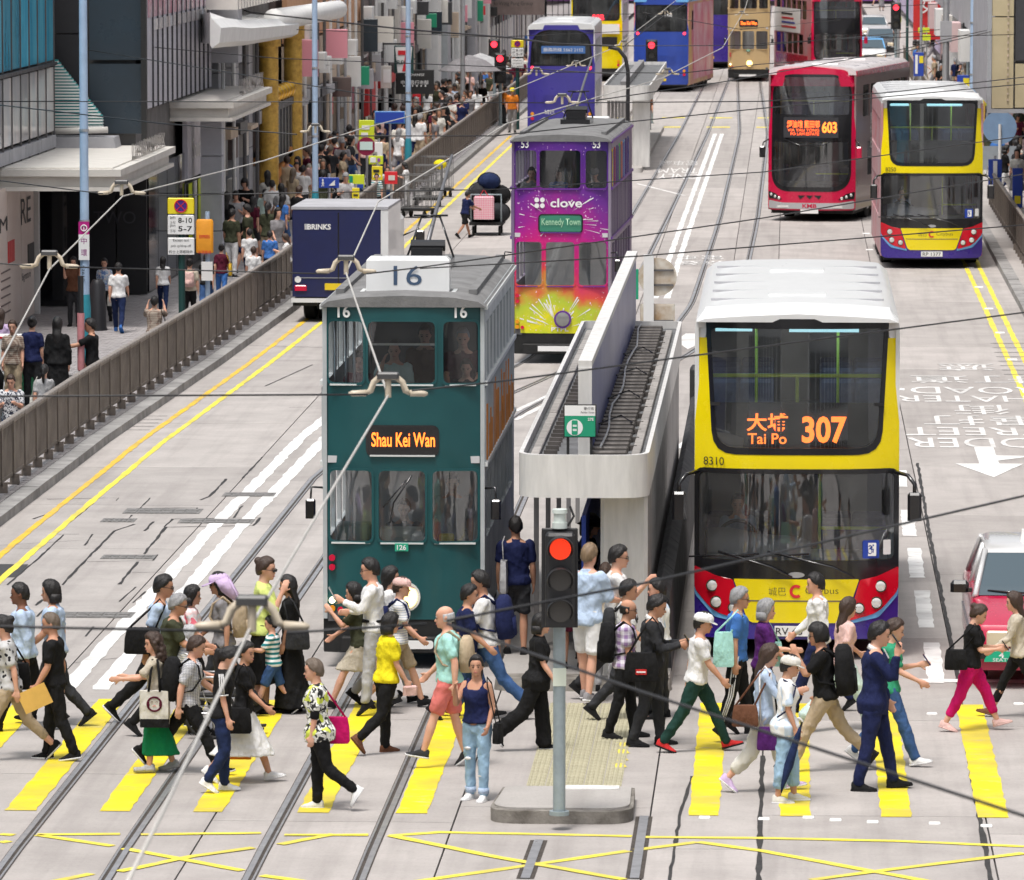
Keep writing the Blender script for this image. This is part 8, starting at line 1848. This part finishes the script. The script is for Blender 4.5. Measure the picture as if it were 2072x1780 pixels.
W('person in black with a wide black hat under the tram shelter', 1186, 1330, 1040, 'R', 'stand', PZ, topc='black', top=dict(sleeve='long'), botc='black', hair='bob', hat='bucket', hatc='black', **F)
W('man in pale blue shirt and white shorts with his back turned', 1188, 1420, 1104, 60, 'stand', topc='lblue', top=dict(sleeve='half', hem=.82, loose=1.15), botc='white', bot=SH, hair='crop', hairc='y', shoec='grey', shoek='sneak', armR=(20, 8, 60, 0), legL=(10, 5), legR=(-8, 4), hmax=1.9)
W('man in white tee and thin glasses waving a hand', 1243, 1412, 1097, 'R', 'walk', topc='white', botc='char', glasses='clear', hair='crop', armR=(40, 8, 95, -10), armL=(-10, 8, 20, 0))
W('woman with dark ponytail between the white shorts and the waving man', 1224, 1398, 1140, 'A', 'stand', topc='beige', botc='lgrey', hair='pony', hairc='b', **F)
a = W('man in white shirt and backpack straps ahead of the waving man', 1264, 1455, 1167, 'R', 'walk', topc='white', botc='char', hair='crop', skin_='m')
backpack(*a[:2], 'black backpack with white lining on the second man in white', 'char', .85)
W('man in white printed tee facing left beside the shelter barrier', 1335, 1452, 1170, 'L', 'stand', topc='whiteprint', botc='char', hair='crop')
a = W('bald man in glasses and purple plaid shirt with black trousers', 1263, 1493, 1211, 'R', 'walk', topc='plaid', botc='black', hair='fringe_bald', hairc='k', glasses='clear', skin_='m', armR=(8, 6, 18, 0), legL=(10, 4), legR=(-10, 8), footR=-8)
backpack(*a[:2], 'black backpack on the bald man in purple plaid shirt', 'black', 1.1)
def suit(root, q, c='white'):
 M = q.M; MB().loft([[M @ Vector((x, y, z)) for x, y, z in ((.125 + e, -.035, 1.34), (.125 + e, .035, 1.34), (.075 + e, .045, 1.43), (.075 + e, -.045, 1.43))] for e in (0, .012)]).build('shirt_front', P_(c), root)
 MB().tube([M @ Vector((-.03, 0, 1.405)), M @ Vector((-.01, 0, 1.45))], .066, 14).build('collar', P_(c), root, True)
a = W('man in charcoal suit looking down at a phone', 1316, 1508, 1202, 'R', 'walk', topc='char', top=dict(sleeve='long', name='jacket', hem=.80, flare=.03), botc='char', hair='crop', nod=18, armR=(20, 6, 80, 20), armL=(20, 6, 80, 20), legL=(10, 5), legR=(-10, 8), footR=-6, skin_='m')
suit(a[0], a[1]); phone(a[0], a[1], 'phone held by the man in charcoal suit', 'R')
c_ = shoulder_bag(*a[:2], 'black shoulder bag with a red and white patch under the charcoal suit', 'black', -1, .19, .16, .06, .92, -.10)
MB().box(-.16, -.04, -.34, -.315, .84, .90).build('patch', P_('red'), c_); MB().box(-.15, -.05, -.345, -.335, .862, .878).build('patch_stripe', P_('white'), c_)
W('man in white cap, white polo and dark green trousers with red shoes', 1408, 1520, 1229, 'R', 'stride', topc='white', botc='dgreen', hat='cap', hatc='white', hair='crop', skin_='m', shoec='red', shoek='sneak', solec='black', armR=(24, 6, 16, 0), footR=-20, legR=(-24, 10))
a = W('grey haired man in blue tee and black track trousers', 1488, 1500, 1200, 'R', 'walk', topc='blue', botc='black', hair='crop', hairc='g', glasses='clear', skin_='m', armR=(-6, 6, 8, 0), legL=(14, 5), legR=(-8, 8))
shoulder_bag(*a[:2], 'mint and white bag carried across the man in blue tee', 'mint', -1, .12, .20, .04, 1.02, -.14)
for k in (-1, 0, 1): MB().tube([a[1].hip['R'] + Vector((k * .028, -.095, .05)), a[1].knee['R'] + Vector((k * .024, -.078, 0)), a[1].ank['R'] + Vector((k * .02, -.062, .06))], .008, 5, flat=.5).build('trouser_stripe', P_('white'), a[0], True)
a = W('woman with grey hair in dark purple tee', 1542, 1488, 1207, 'R', 'walk2', topc='purple', botc='black', hair='bob', hairc='g', armR=(26, 6, 60, 10), **F)
shoulder_bag(*a[:2], 'turquoise and white shopping bag beside the woman in purple', 'mint', 1, .15, .15, .04, 1.0, .1)
W('man in white shirt walking left in front of the 307 bus', 1655, 1440, 1154, 'L', 'walk', topc='white', top=dict(sleeve='long'), botc='navy', hair='crop', hmax=1.86)
W('woman with very long dark hair in pink tee and pale mint trousers', 1703, 1478, 1199, 30, 'stride2', topc='pink', botc='lmint', bot=dict(bottom='trousers', legw=1.35, cuff=1.4), hair='longback', hairc='b', shoec='white', **F)
a = W('woman with brown hair in light blue shirt and white trousers', 1543, 1600, 1297, 'R', 'walk', topc='lblue', top=dict(sleeve='long', hem=.80), botc='offwhite', bot=dict(bottom='crop', legw=1.3), hair='long', hairc='b', shoec='lav', shoek='sneak', nod=16, armR=(30, 8, 75, 0), **F)
shoulder_bag(*a[:2], 'tan brown leather handbag of the woman in light blue shirt', 'brown', -1, .15, .12, .06, .92, -.20)
shoulder_bag(*a[:2], 'white and purple shopper low at the side of the woman in light blue shirt', 'purple', -1, .13, .13, .04, .66, .06, strap='white', name='shopping_bag')
a = W('woman in white cap, patterned white tee and pale jeans', 1588, 1622, 1324, 'R', 'stand', topc='whiteprint', top=dict(hem=.78, loose=1.25, flare=.05), botc='ljean', bot=dict(bottom='crop', legw=1.3), hat='cap', hatc='offwhite', hair='crop', shoec='offwhite', shoek='sneak', skin_='m', nod=8, armR=(4, 8, 16, 0), legL=(10, 6), legR=(-4, 4), **F)
q_ = a[1]
def umb(t):
 p = q_.wr['R'] + q_.hd['R'] * .08
 MB().tube([p + Vector((.03, 0, .10)), p, p + Vector((-.10, -.02, -.34)), p + Vector((-.17, -.03, -.58)), p + Vector((-.185, -.03, -.66))], [.014, .035, .055, .022, .006], 9).build('folded_canopy', P_('djean'), t, True)
 MB().tube([p + Vector((.05, 0, .16)), p + Vector((.02, 0, .05))], .012, 6).build('handle', P_('black'), t, True)
carried('umbrella', 'folded navy umbrella held by the woman in white cap', 'umbrella', a[0], umb)
MB().tube([q_.M @ Vector((-.05, -.10, 1.43)), q_.M @ Vector((.10, -.12, 1.36)), q_.M @ Vector((.05, -.19, 1.12)), q_.M @ Vector((-.10, -.16, 1.0))], .011, 5).build('strap', P_('navy'), a[0], True)
a = W('man in black tee and khaki trousers with a hand at his mouth, walking left', 1668, 1560, 1247, 'L', 'stride', topc='black', botc='khaki', hair='bangs', glasses='clear', shoec='black', armL=(40, 10, 115, 10), armR=(-8, 8, 30, 0), legR=(-30, 16), footR=-52, skin_='m')
backpack(*a[:2], 'bulky black backpack with pale badges on the man in khaki trousers', 'black', 1.25)
a = W('man in navy suit holding a phone to his ear', 1766, 1597, 1254, 'R', 'walk', topc='navy', top=dict(sleeve='long', name='jacket', hem=.78, flare=.03), botc='navy', hair='crop', armR=(40, 14, 130, 0), armL=(6, 8, 20, 0), nod=10, legL=(18, 8), legR=(-8, 6), footR=0, footL=6, girth=1.06)
suit(a[0], a[1]); phone(a[0], a[1], 'phone at the ear of the man in navy suit', 'R')
a = W('woman in green tee and jeans reaching forward with a phone', 1797, 1548, 1246, 'R', 'walk2', topc='green', botc='jean', hair='crop', hairc='b', shoec='white', shoek='sneak', armR=(24, 8, 40, 0), armL=(20, 8, 80, 0), nod=14, **F)
phone(a[0], a[1], 'phone in the hand of the woman in green tee', 'L', 'navy')
a = W('woman in black tee and magenta trousers looking at a phone', 1962, 1478, 1219, 'R', 'stride', topc='black', botc='magenta', bot=dict(bottom='crop', legw=1.1), hair='bun', hairc='b', shoec='pink', shoek='shoe', nod=18, armR=(18, 8, 78, 0), armL=(16, 8, 76, 0), footR=-16, legR=(-20, 8), fem=1, girth=1.08)
shoulder_bag(*a[:2], 'black shoulder bag of the woman in magenta trousers', 'black', -1, .15, .13, .08, 1.0, -.2)
phone(a[0], a[1], 'phone in the hand of the woman in magenta trousers', 'R')
W('person with dark hair in black leggings at the right edge', 2062, 1452, 1188, 'L', 'stride2', topc='beige', top=dict(sleeve='long'), botc='black', bot=dict(bottom='crop', legw=.85), hair='long', hairc='b', shoec='brown', hmax=1.68, **F)
# ---------------------------------------------------------------- left pavement, picked out
kw = dict(coarse=1.35)
def LP(label, x, hy, fy, way, pose='stand', **k):
 k = {**kw, **k}; return W(label, x, fy, hy, way, pose, PZ, **k)
LP('man in white shirt and dark jeans walking away on the left pavement', 240, 530, 672, 'A', 'walk', topc='white', botc='djean', hair='crop', shoec='blue')
a = LP('woman in pale floral shirt with red lanyard walking towards the camera', 212, 521, 652, 'T', 'walk2', topc='bluefloral', botc='char', hair='pony', fem=1)
hand_bag_low(*a[:2], 'cream handbag of the woman in floral shirt', 'offwhite', 'L', .14, .12, .06)
LP('woman in rust top taking a picture behind the pale blue pole', 150, 520, 660, 'T', 'stand', topc='brown', botc='char', hair='long', armR=(50, 8, 100, 0), armL=(50, 8, 100, 0), fem=1)
a = LP('person in brown plaid shirt with both arms raised, back turned by the railing', 313, 600, 752, 'A', 'stand', topc='brownplaid', top=dict(sleeve='half'), botc='djean', hair='crop', armL=(70, 12, 95, 14), armR=(70, 12, 95, 14), nod=-6)
shoulder_bag(*a[:2], 'long black bag of the person in brown plaid', 'black', -1, .14, .2, .05, .90)
LP('man in black tee pointing left beside the pale blue pole', 188, 645, 834, 'L', 'stand', topc='black', botc='char', hair='crop', armL=(62, 6, 18, 0), armR=(5, 8, 20, 0), skin_='m')
LP('woman in a full black robe and headscarf on the left pavement', 117, 642, 838, 'A', 'stand', topc='black', top=dict(sleeve='long', loose=1.4), botc='black', bot=dict(bottom='longskirt', swing=.08), hair='longback', face=False, fem=1, hmax=1.75)
LP('woman with a hair bun in navy top behind the black robed woman', 66, 642, 826, 'A', 'stand', topc='navy', botc='char', hair='bun', fem=1)
a = LP('woman with a long ponytail in grey tee walking away at the left', 90, 735, 905, 'A', 'walk', topc='lgrey', botc='char', hair='pony', fem=1)
shoulder_bag(*a[:2], 'white cloth bag of the woman with the ponytail', 'offwhite', 1, .12, .15, .04, .92)
LP('man in black and white patterned shirt with blue straps holding a camera, far left', 24, 758, 944, 'T', 'phone', topc='monofloral', botc='jean', hair='crop', hairc='b')
LP('woman with short hair in tan patterned top at the left edge', 27, 648, 828, 'T', 'stand', topc='brownplaid', botc='khaki', hair='crop', hairc='b', fem=1)
LP('woman with long brown hair in lavender top at the far left edge', 2, 626, 800, 'A', 'stand', topc='lav', botc='white', hair='long', hairc='b', fem=1)
LP('woman in white top and dark jeans behind the no stopping sign', 330, 518, 634, 'A', 'walk', topc='white', botc='djean', hair='long', fem=1)
a = LP('person in beige tee right of the no stopping post', 384, 525, 655, 'A', 'stand', topc='beige', botc='black', hair='bun')
backpack(*a[:2], 'pink backpack by the no stopping post', 'pink', .9)
LP('person in black top and loose jeans by the orange banner', 418, 512, 638, 'A', 'walk2', topc='black', botc='jean', bot=dict(bottom='trousers', legw=1.3), hair='bob', fem=1)
a = LP('woman in brown top and blue trousers with a yellow bag', 448, 493, 612, 'A', 'walk', topc='maroon', botc='blue', hair='bun', fem=1)
shoulder_bag(*a[:2], 'bright yellow shoulder bag on the left pavement', 'gold', -1, .14, .17, .05, .98)
LP('man in white tee with dark strap walking away behind the railing end', 505, 462, 578, 'A', 'walk', topc='white', botc='navy', hair='crop')
LP('man in white tee with a diagonal black strap near the railing end', 513, 500, 615, 'A', 'stand', topc='white', botc='char', hair='crop', hairc='b')
LP('man in blue denim shirt left of the cash truck', 546, 468, 582, 'A', 'stand', topc='blue', botc='djean', hair='crop')
LP('woman in white top reading beside the cash truck', 582, 474, 588, 'L', 'phone', topc='white', botc='grey', hair='long', hairc='b', fem=1)
LP('woman in pale lime tee just left of the cash truck roof', 573, 400, 498, 'A', 'walk', topc='lime', botc='char', hair='pony', fem=1)
LP('person in sage grey tee left of the woman in pale lime', 536, 384, 488, 'A', 'stand', topc='lmint', botc='grey', hair='bob')
LP('woman in black tee facing the road behind the blue subway sign', 648, 318, 420, 'T', 'stand', topc='black', botc='char', hair='bob', fem=1)
LP('woman in striped tee directly above the cash truck roof', 762, 352, 445, 'T', 'stand', topc='tealstripe', botc='char', hair='pony', fem=1)
LP('man in white tee leaning by the railing right of the striped tee', 784, 338, 430, 'T', 'stand', topc='white', botc='jean', hair='crop')
LP('woman in white shirt leaning on the railing with folded arms', 822, 330, 420, 'L', 'phone', topc='white', botc='lgrey', hair='bob', fem=1)
W('man in dark navy tee and shorts pushing the loaded handcart', 940, 482, 385, 40, 'walk', topc='navy', botc='black', bot=SH, hair='crop', skin_='t', armL=(40, 6, 30, 0), armR=(40, 6, 30, 0), lean=10, coarse=1.4)
W('man with white beard and cap standing at the far shelter in dark clothes', 1298, 274, 196, 'R', 'stand', PZ, topc='char', botc='char', bot=SH, hair='crop', hairc='g', hat='cap', hatc='grey', coarse=1.5)
W('man in light trousers waiting behind him at the far shelter', 1310, 262, 188, 'T', 'stand', PZ, topc='brown', botc='grey', hair='crop', coarse=1.5)
W('worker in orange vest beside the indigo bus', 1036, 268, 178, 'T', 'stand', PZ, topc='orange', botc='grey', hair='crop', hat='cap', hatc='yellow', coarse=1.6)
W('worker in orange vest further along the left kerb', 1020, 250, 176, 'R', 'stand', PZ, topc='orange', botc='char', hair='crop', coarse=1.6)
def rider(label, root, x, y, z, h=1.6, pose='sit', face='T', **k):
 return person(label, root.location + Vector((x, y, z)), {'R': 0, 'L': 180, 'A': 90, 'T': -90}[face], h, pose, coarse=1.3, **k)
rider('passenger in pale green tee behind the middle upper window of the green tram', tram16, -.18, 1.15, 2.56, 1.62, topc='lmint', botc='char', hair='crop', armR=(60, 6, 105, 20))
rider('bald passenger in dark red behind the right upper window of the green tram', tram16, .62, 1.75, 2.62, 1.68, topc='maroon', botc='char', hair='buzz', hairc='g')
rider('young passenger in black tee at the right upper window of the green tram', tram16, .70, 1.0, 2.5, 1.42, topc='black', botc='char', hair='crop', hairc='b')
rider('passenger deep in the upper deck of the green tram', tram16, .12, 2.3, 2.6, 1.7, topc='brown', botc='char', hair='crop')
rider('slumped passenger behind the left upper window of the green tram', tram16, -.62, 1.3, 2.5, 1.5, topc='maroon', botc='char', hair='bob', fem=1)
rider('tram driver in face mask behind the middle lower window', tram16, -.05, .95, .66, 1.6, pose='sit', topc='grey', botc='char', hair='crop')
rider('broad man in grey tee standing behind the right lower window of the green tram', tram16, .55, .75, .66, 1.62, pose='stand', topc='lgrey', botc='grey', hair='crop', girth=1.25)
rider('passenger behind the left upper window of the purple tram', tram53, -.62, 1.1, 2.5, 1.6, topc='grey', botc='char', hair='crop')
rider('passenger in grey cap behind the right upper window of the purple tram', tram53, .62, 1.0, 2.5, 1.6, topc='char', botc='char', hair='crop', hat='cap', hatc='grey')
rider('passenger behind the middle upper window of the purple tram', tram53, -.1, 1.5, 2.5, 1.55, topc='blue', botc='char', hair='bob', fem=1)
rider('bus driver in pale shirt behind the wheel of the 307 bus', bus307, -.72, 1.05, .62, 1.62, topc='lblue', botc='char', hair='crop', armL=(50, 6, 30, 0), armR=(50, 6, 30, 0))
rider('bus driver behind the wheel of the blank display bus', bus8250, -.72, 1.05, .62, 1.62, topc='lblue', botc='char', hair='crop')
fuse_all()
# ---------------------------------------------------------------- crowds: copies of a dozen figures, each with clothes of its own
BASE = []
cfg = [('A', 'walk', 0, 'crop', TR), ('A', 'stand', 1, 'pony', TR), ('T', 'walk2', 0, 'crop', TR), ('T', 'stand', 1, 'bob', dict(bottom='midi')), ('A', 'walk2', 1, 'long', SH), ('L', 'walk', 0, 'crop', SH), ('R', 'walk', 1, 'bob', TR), ('T', 'phone', 0, 'bangs', TR), ('A', 'stand', 0, 'crop', TR), ('T', 'walk', 1, 'long', dict(bottom='skirt'))]
TOPS = ['white', 'black', 'navy', 'grey', 'beige', 'lblue', 'char', 'black', 'olive', 'white', 'maroon', 'lgrey', 'khaki', 'char', 'offwhite', 'pink', 'blue', 'black']
BOTS = ['black', 'djean', 'char', 'khaki', 'jean', 'grey', 'white', 'navy']
NICE = dict(char='charcoal', lblue='light blue', lgrey='pale grey', djean='dark denim', jean='denim', maroon='dark red')
used = set(); rc = random.Random(12)
def crowd_label(c, tc, bc, where):
 return '%s in %s top and %s %s %s' % ('woman' if c[2] else 'man', NICE.get(tc, tc), NICE.get(bc, bc), {'midi': 'long skirt', 'skirt': 'short skirt', 'shorts': 'shorts'}.get(c[4].get('bottom'), 'trousers'), where)
def crowd(spots, where, group):
 for x, y in spots:
  for _ in range(60):
   ci = rc.randrange(len(cfg)); tc, bc = rc.choice(TOPS), rc.choice(BOTS); lab = crowd_label(cfg[ci], tc, bc, where)
   if lab not in used: break
  used.add(lab); c = cfg[ci]; loc = Vector((x, y, PZ)); hd = {'R': 0, 'L': 180, 'A': 90, 'T': -90}[c[0]] + rc.uniform(-30, 30)
  if ci >= len(BASE) or BASE[ci] is None:
   while len(BASE) <= ci: BASE.append(None)
   r_, q_, s_ = person(lab, loc, hd, rc.uniform(1.58, 1.78), c[1], rc.choice('llm'), c[3], 'k', tc, {}, bc, c[4], 'black', 'sneak', coarse=1.9, group=group, face=False, fem=c[2], girth=.94 if c[2] else 1)
   BASE[ci] = r_; fuse_all()
  else:
   r_ = copy_tree(BASE[ci]); r_.location = loc; r_.rotation_euler.z = R(hd); s_ = rc.uniform(1.56, 1.8) / 1.7; r_.scale = (s_, s_, s_); r_['label'] = lab; r_['group'] = group
   sk, hk = rc.choice('llmmt'), rc.choice('kkkkbbng')
   for ch in r_.children:
    n_ = ch.name.split('.')[0]; m_ = {'body': skin(sk), 'hair': hairm(hk), 'shirt': P_(tc), 'trousers': P_(bc), 'shorts': P_(bc), 'skirt': P_(bc)}.get(n_)
    if m_: ch.material_slots[0].link = 'OBJECT'; ch.material_slots[0].material = m_
def scatter(n, x0, x1, y0, y1, dmin):
 out = []
 for _ in range(n * 40):
  x, y = rc.uniform(x0, x1), rc.uniform(y0, y1)
  if all((x - a) ** 2 + ((y - b) * .6) ** 2 > dmin ** 2 for a, b in out): out.append((x, y))
  if len(out) >= n: break
 return out
for n, x0, x1, y0, y1, d, wh in ((16, -14.0, -11.6, 138, 156, .55, 'in crowd beyond the orange banner'), (20, -14.2, -12.6, 158, 178, .55, 'in crowd above the cash truck'), (26, -13.9, -11.5, 178, 200, .55, 'in crowd around lime bus flags'), (12, -12.7, -11.5, 172, 216, .55, 'leaning near the middle left railing'), (30, -13.8, -11.5, 200, 230, .6, 'in crowd below black shop sign'), (26, -13.8, -11.5, 230, 275, .7, 'in far left crowd by parasols'), (14, -13.8, -11.4, 275, 340, .9, 'in farthest left pavement crowd')):
 crowd(scatter(n, x0, x1, y0, y1, d), wh, 'pedestrians on the left pavement')
for n, x0, x1, y0, y1, d, wh in ((9, 6.1, 7.2, 129, 150, .6, 'by the right railing, picture edge'), (14, 6.1, 8.2, 168, 205, .7, 'by the right blue stop panels'), (24, 6.1, 8.4, 208, 262, .7, 'behind the far right railing'), (14, 5.7, 8.0, 265, 330, .9, 'in farthest right pavement crowd')):
 crowd(scatter(n, x0, x1, y0, y1, d), wh, 'pedestrians on the right pavement')
crowd([(x, y) for x, y in scatter(34, -12, 14, 425, 450, 1.0)], 'on the distant street end crossing', 'people on the distant crossing')
finish_texts()
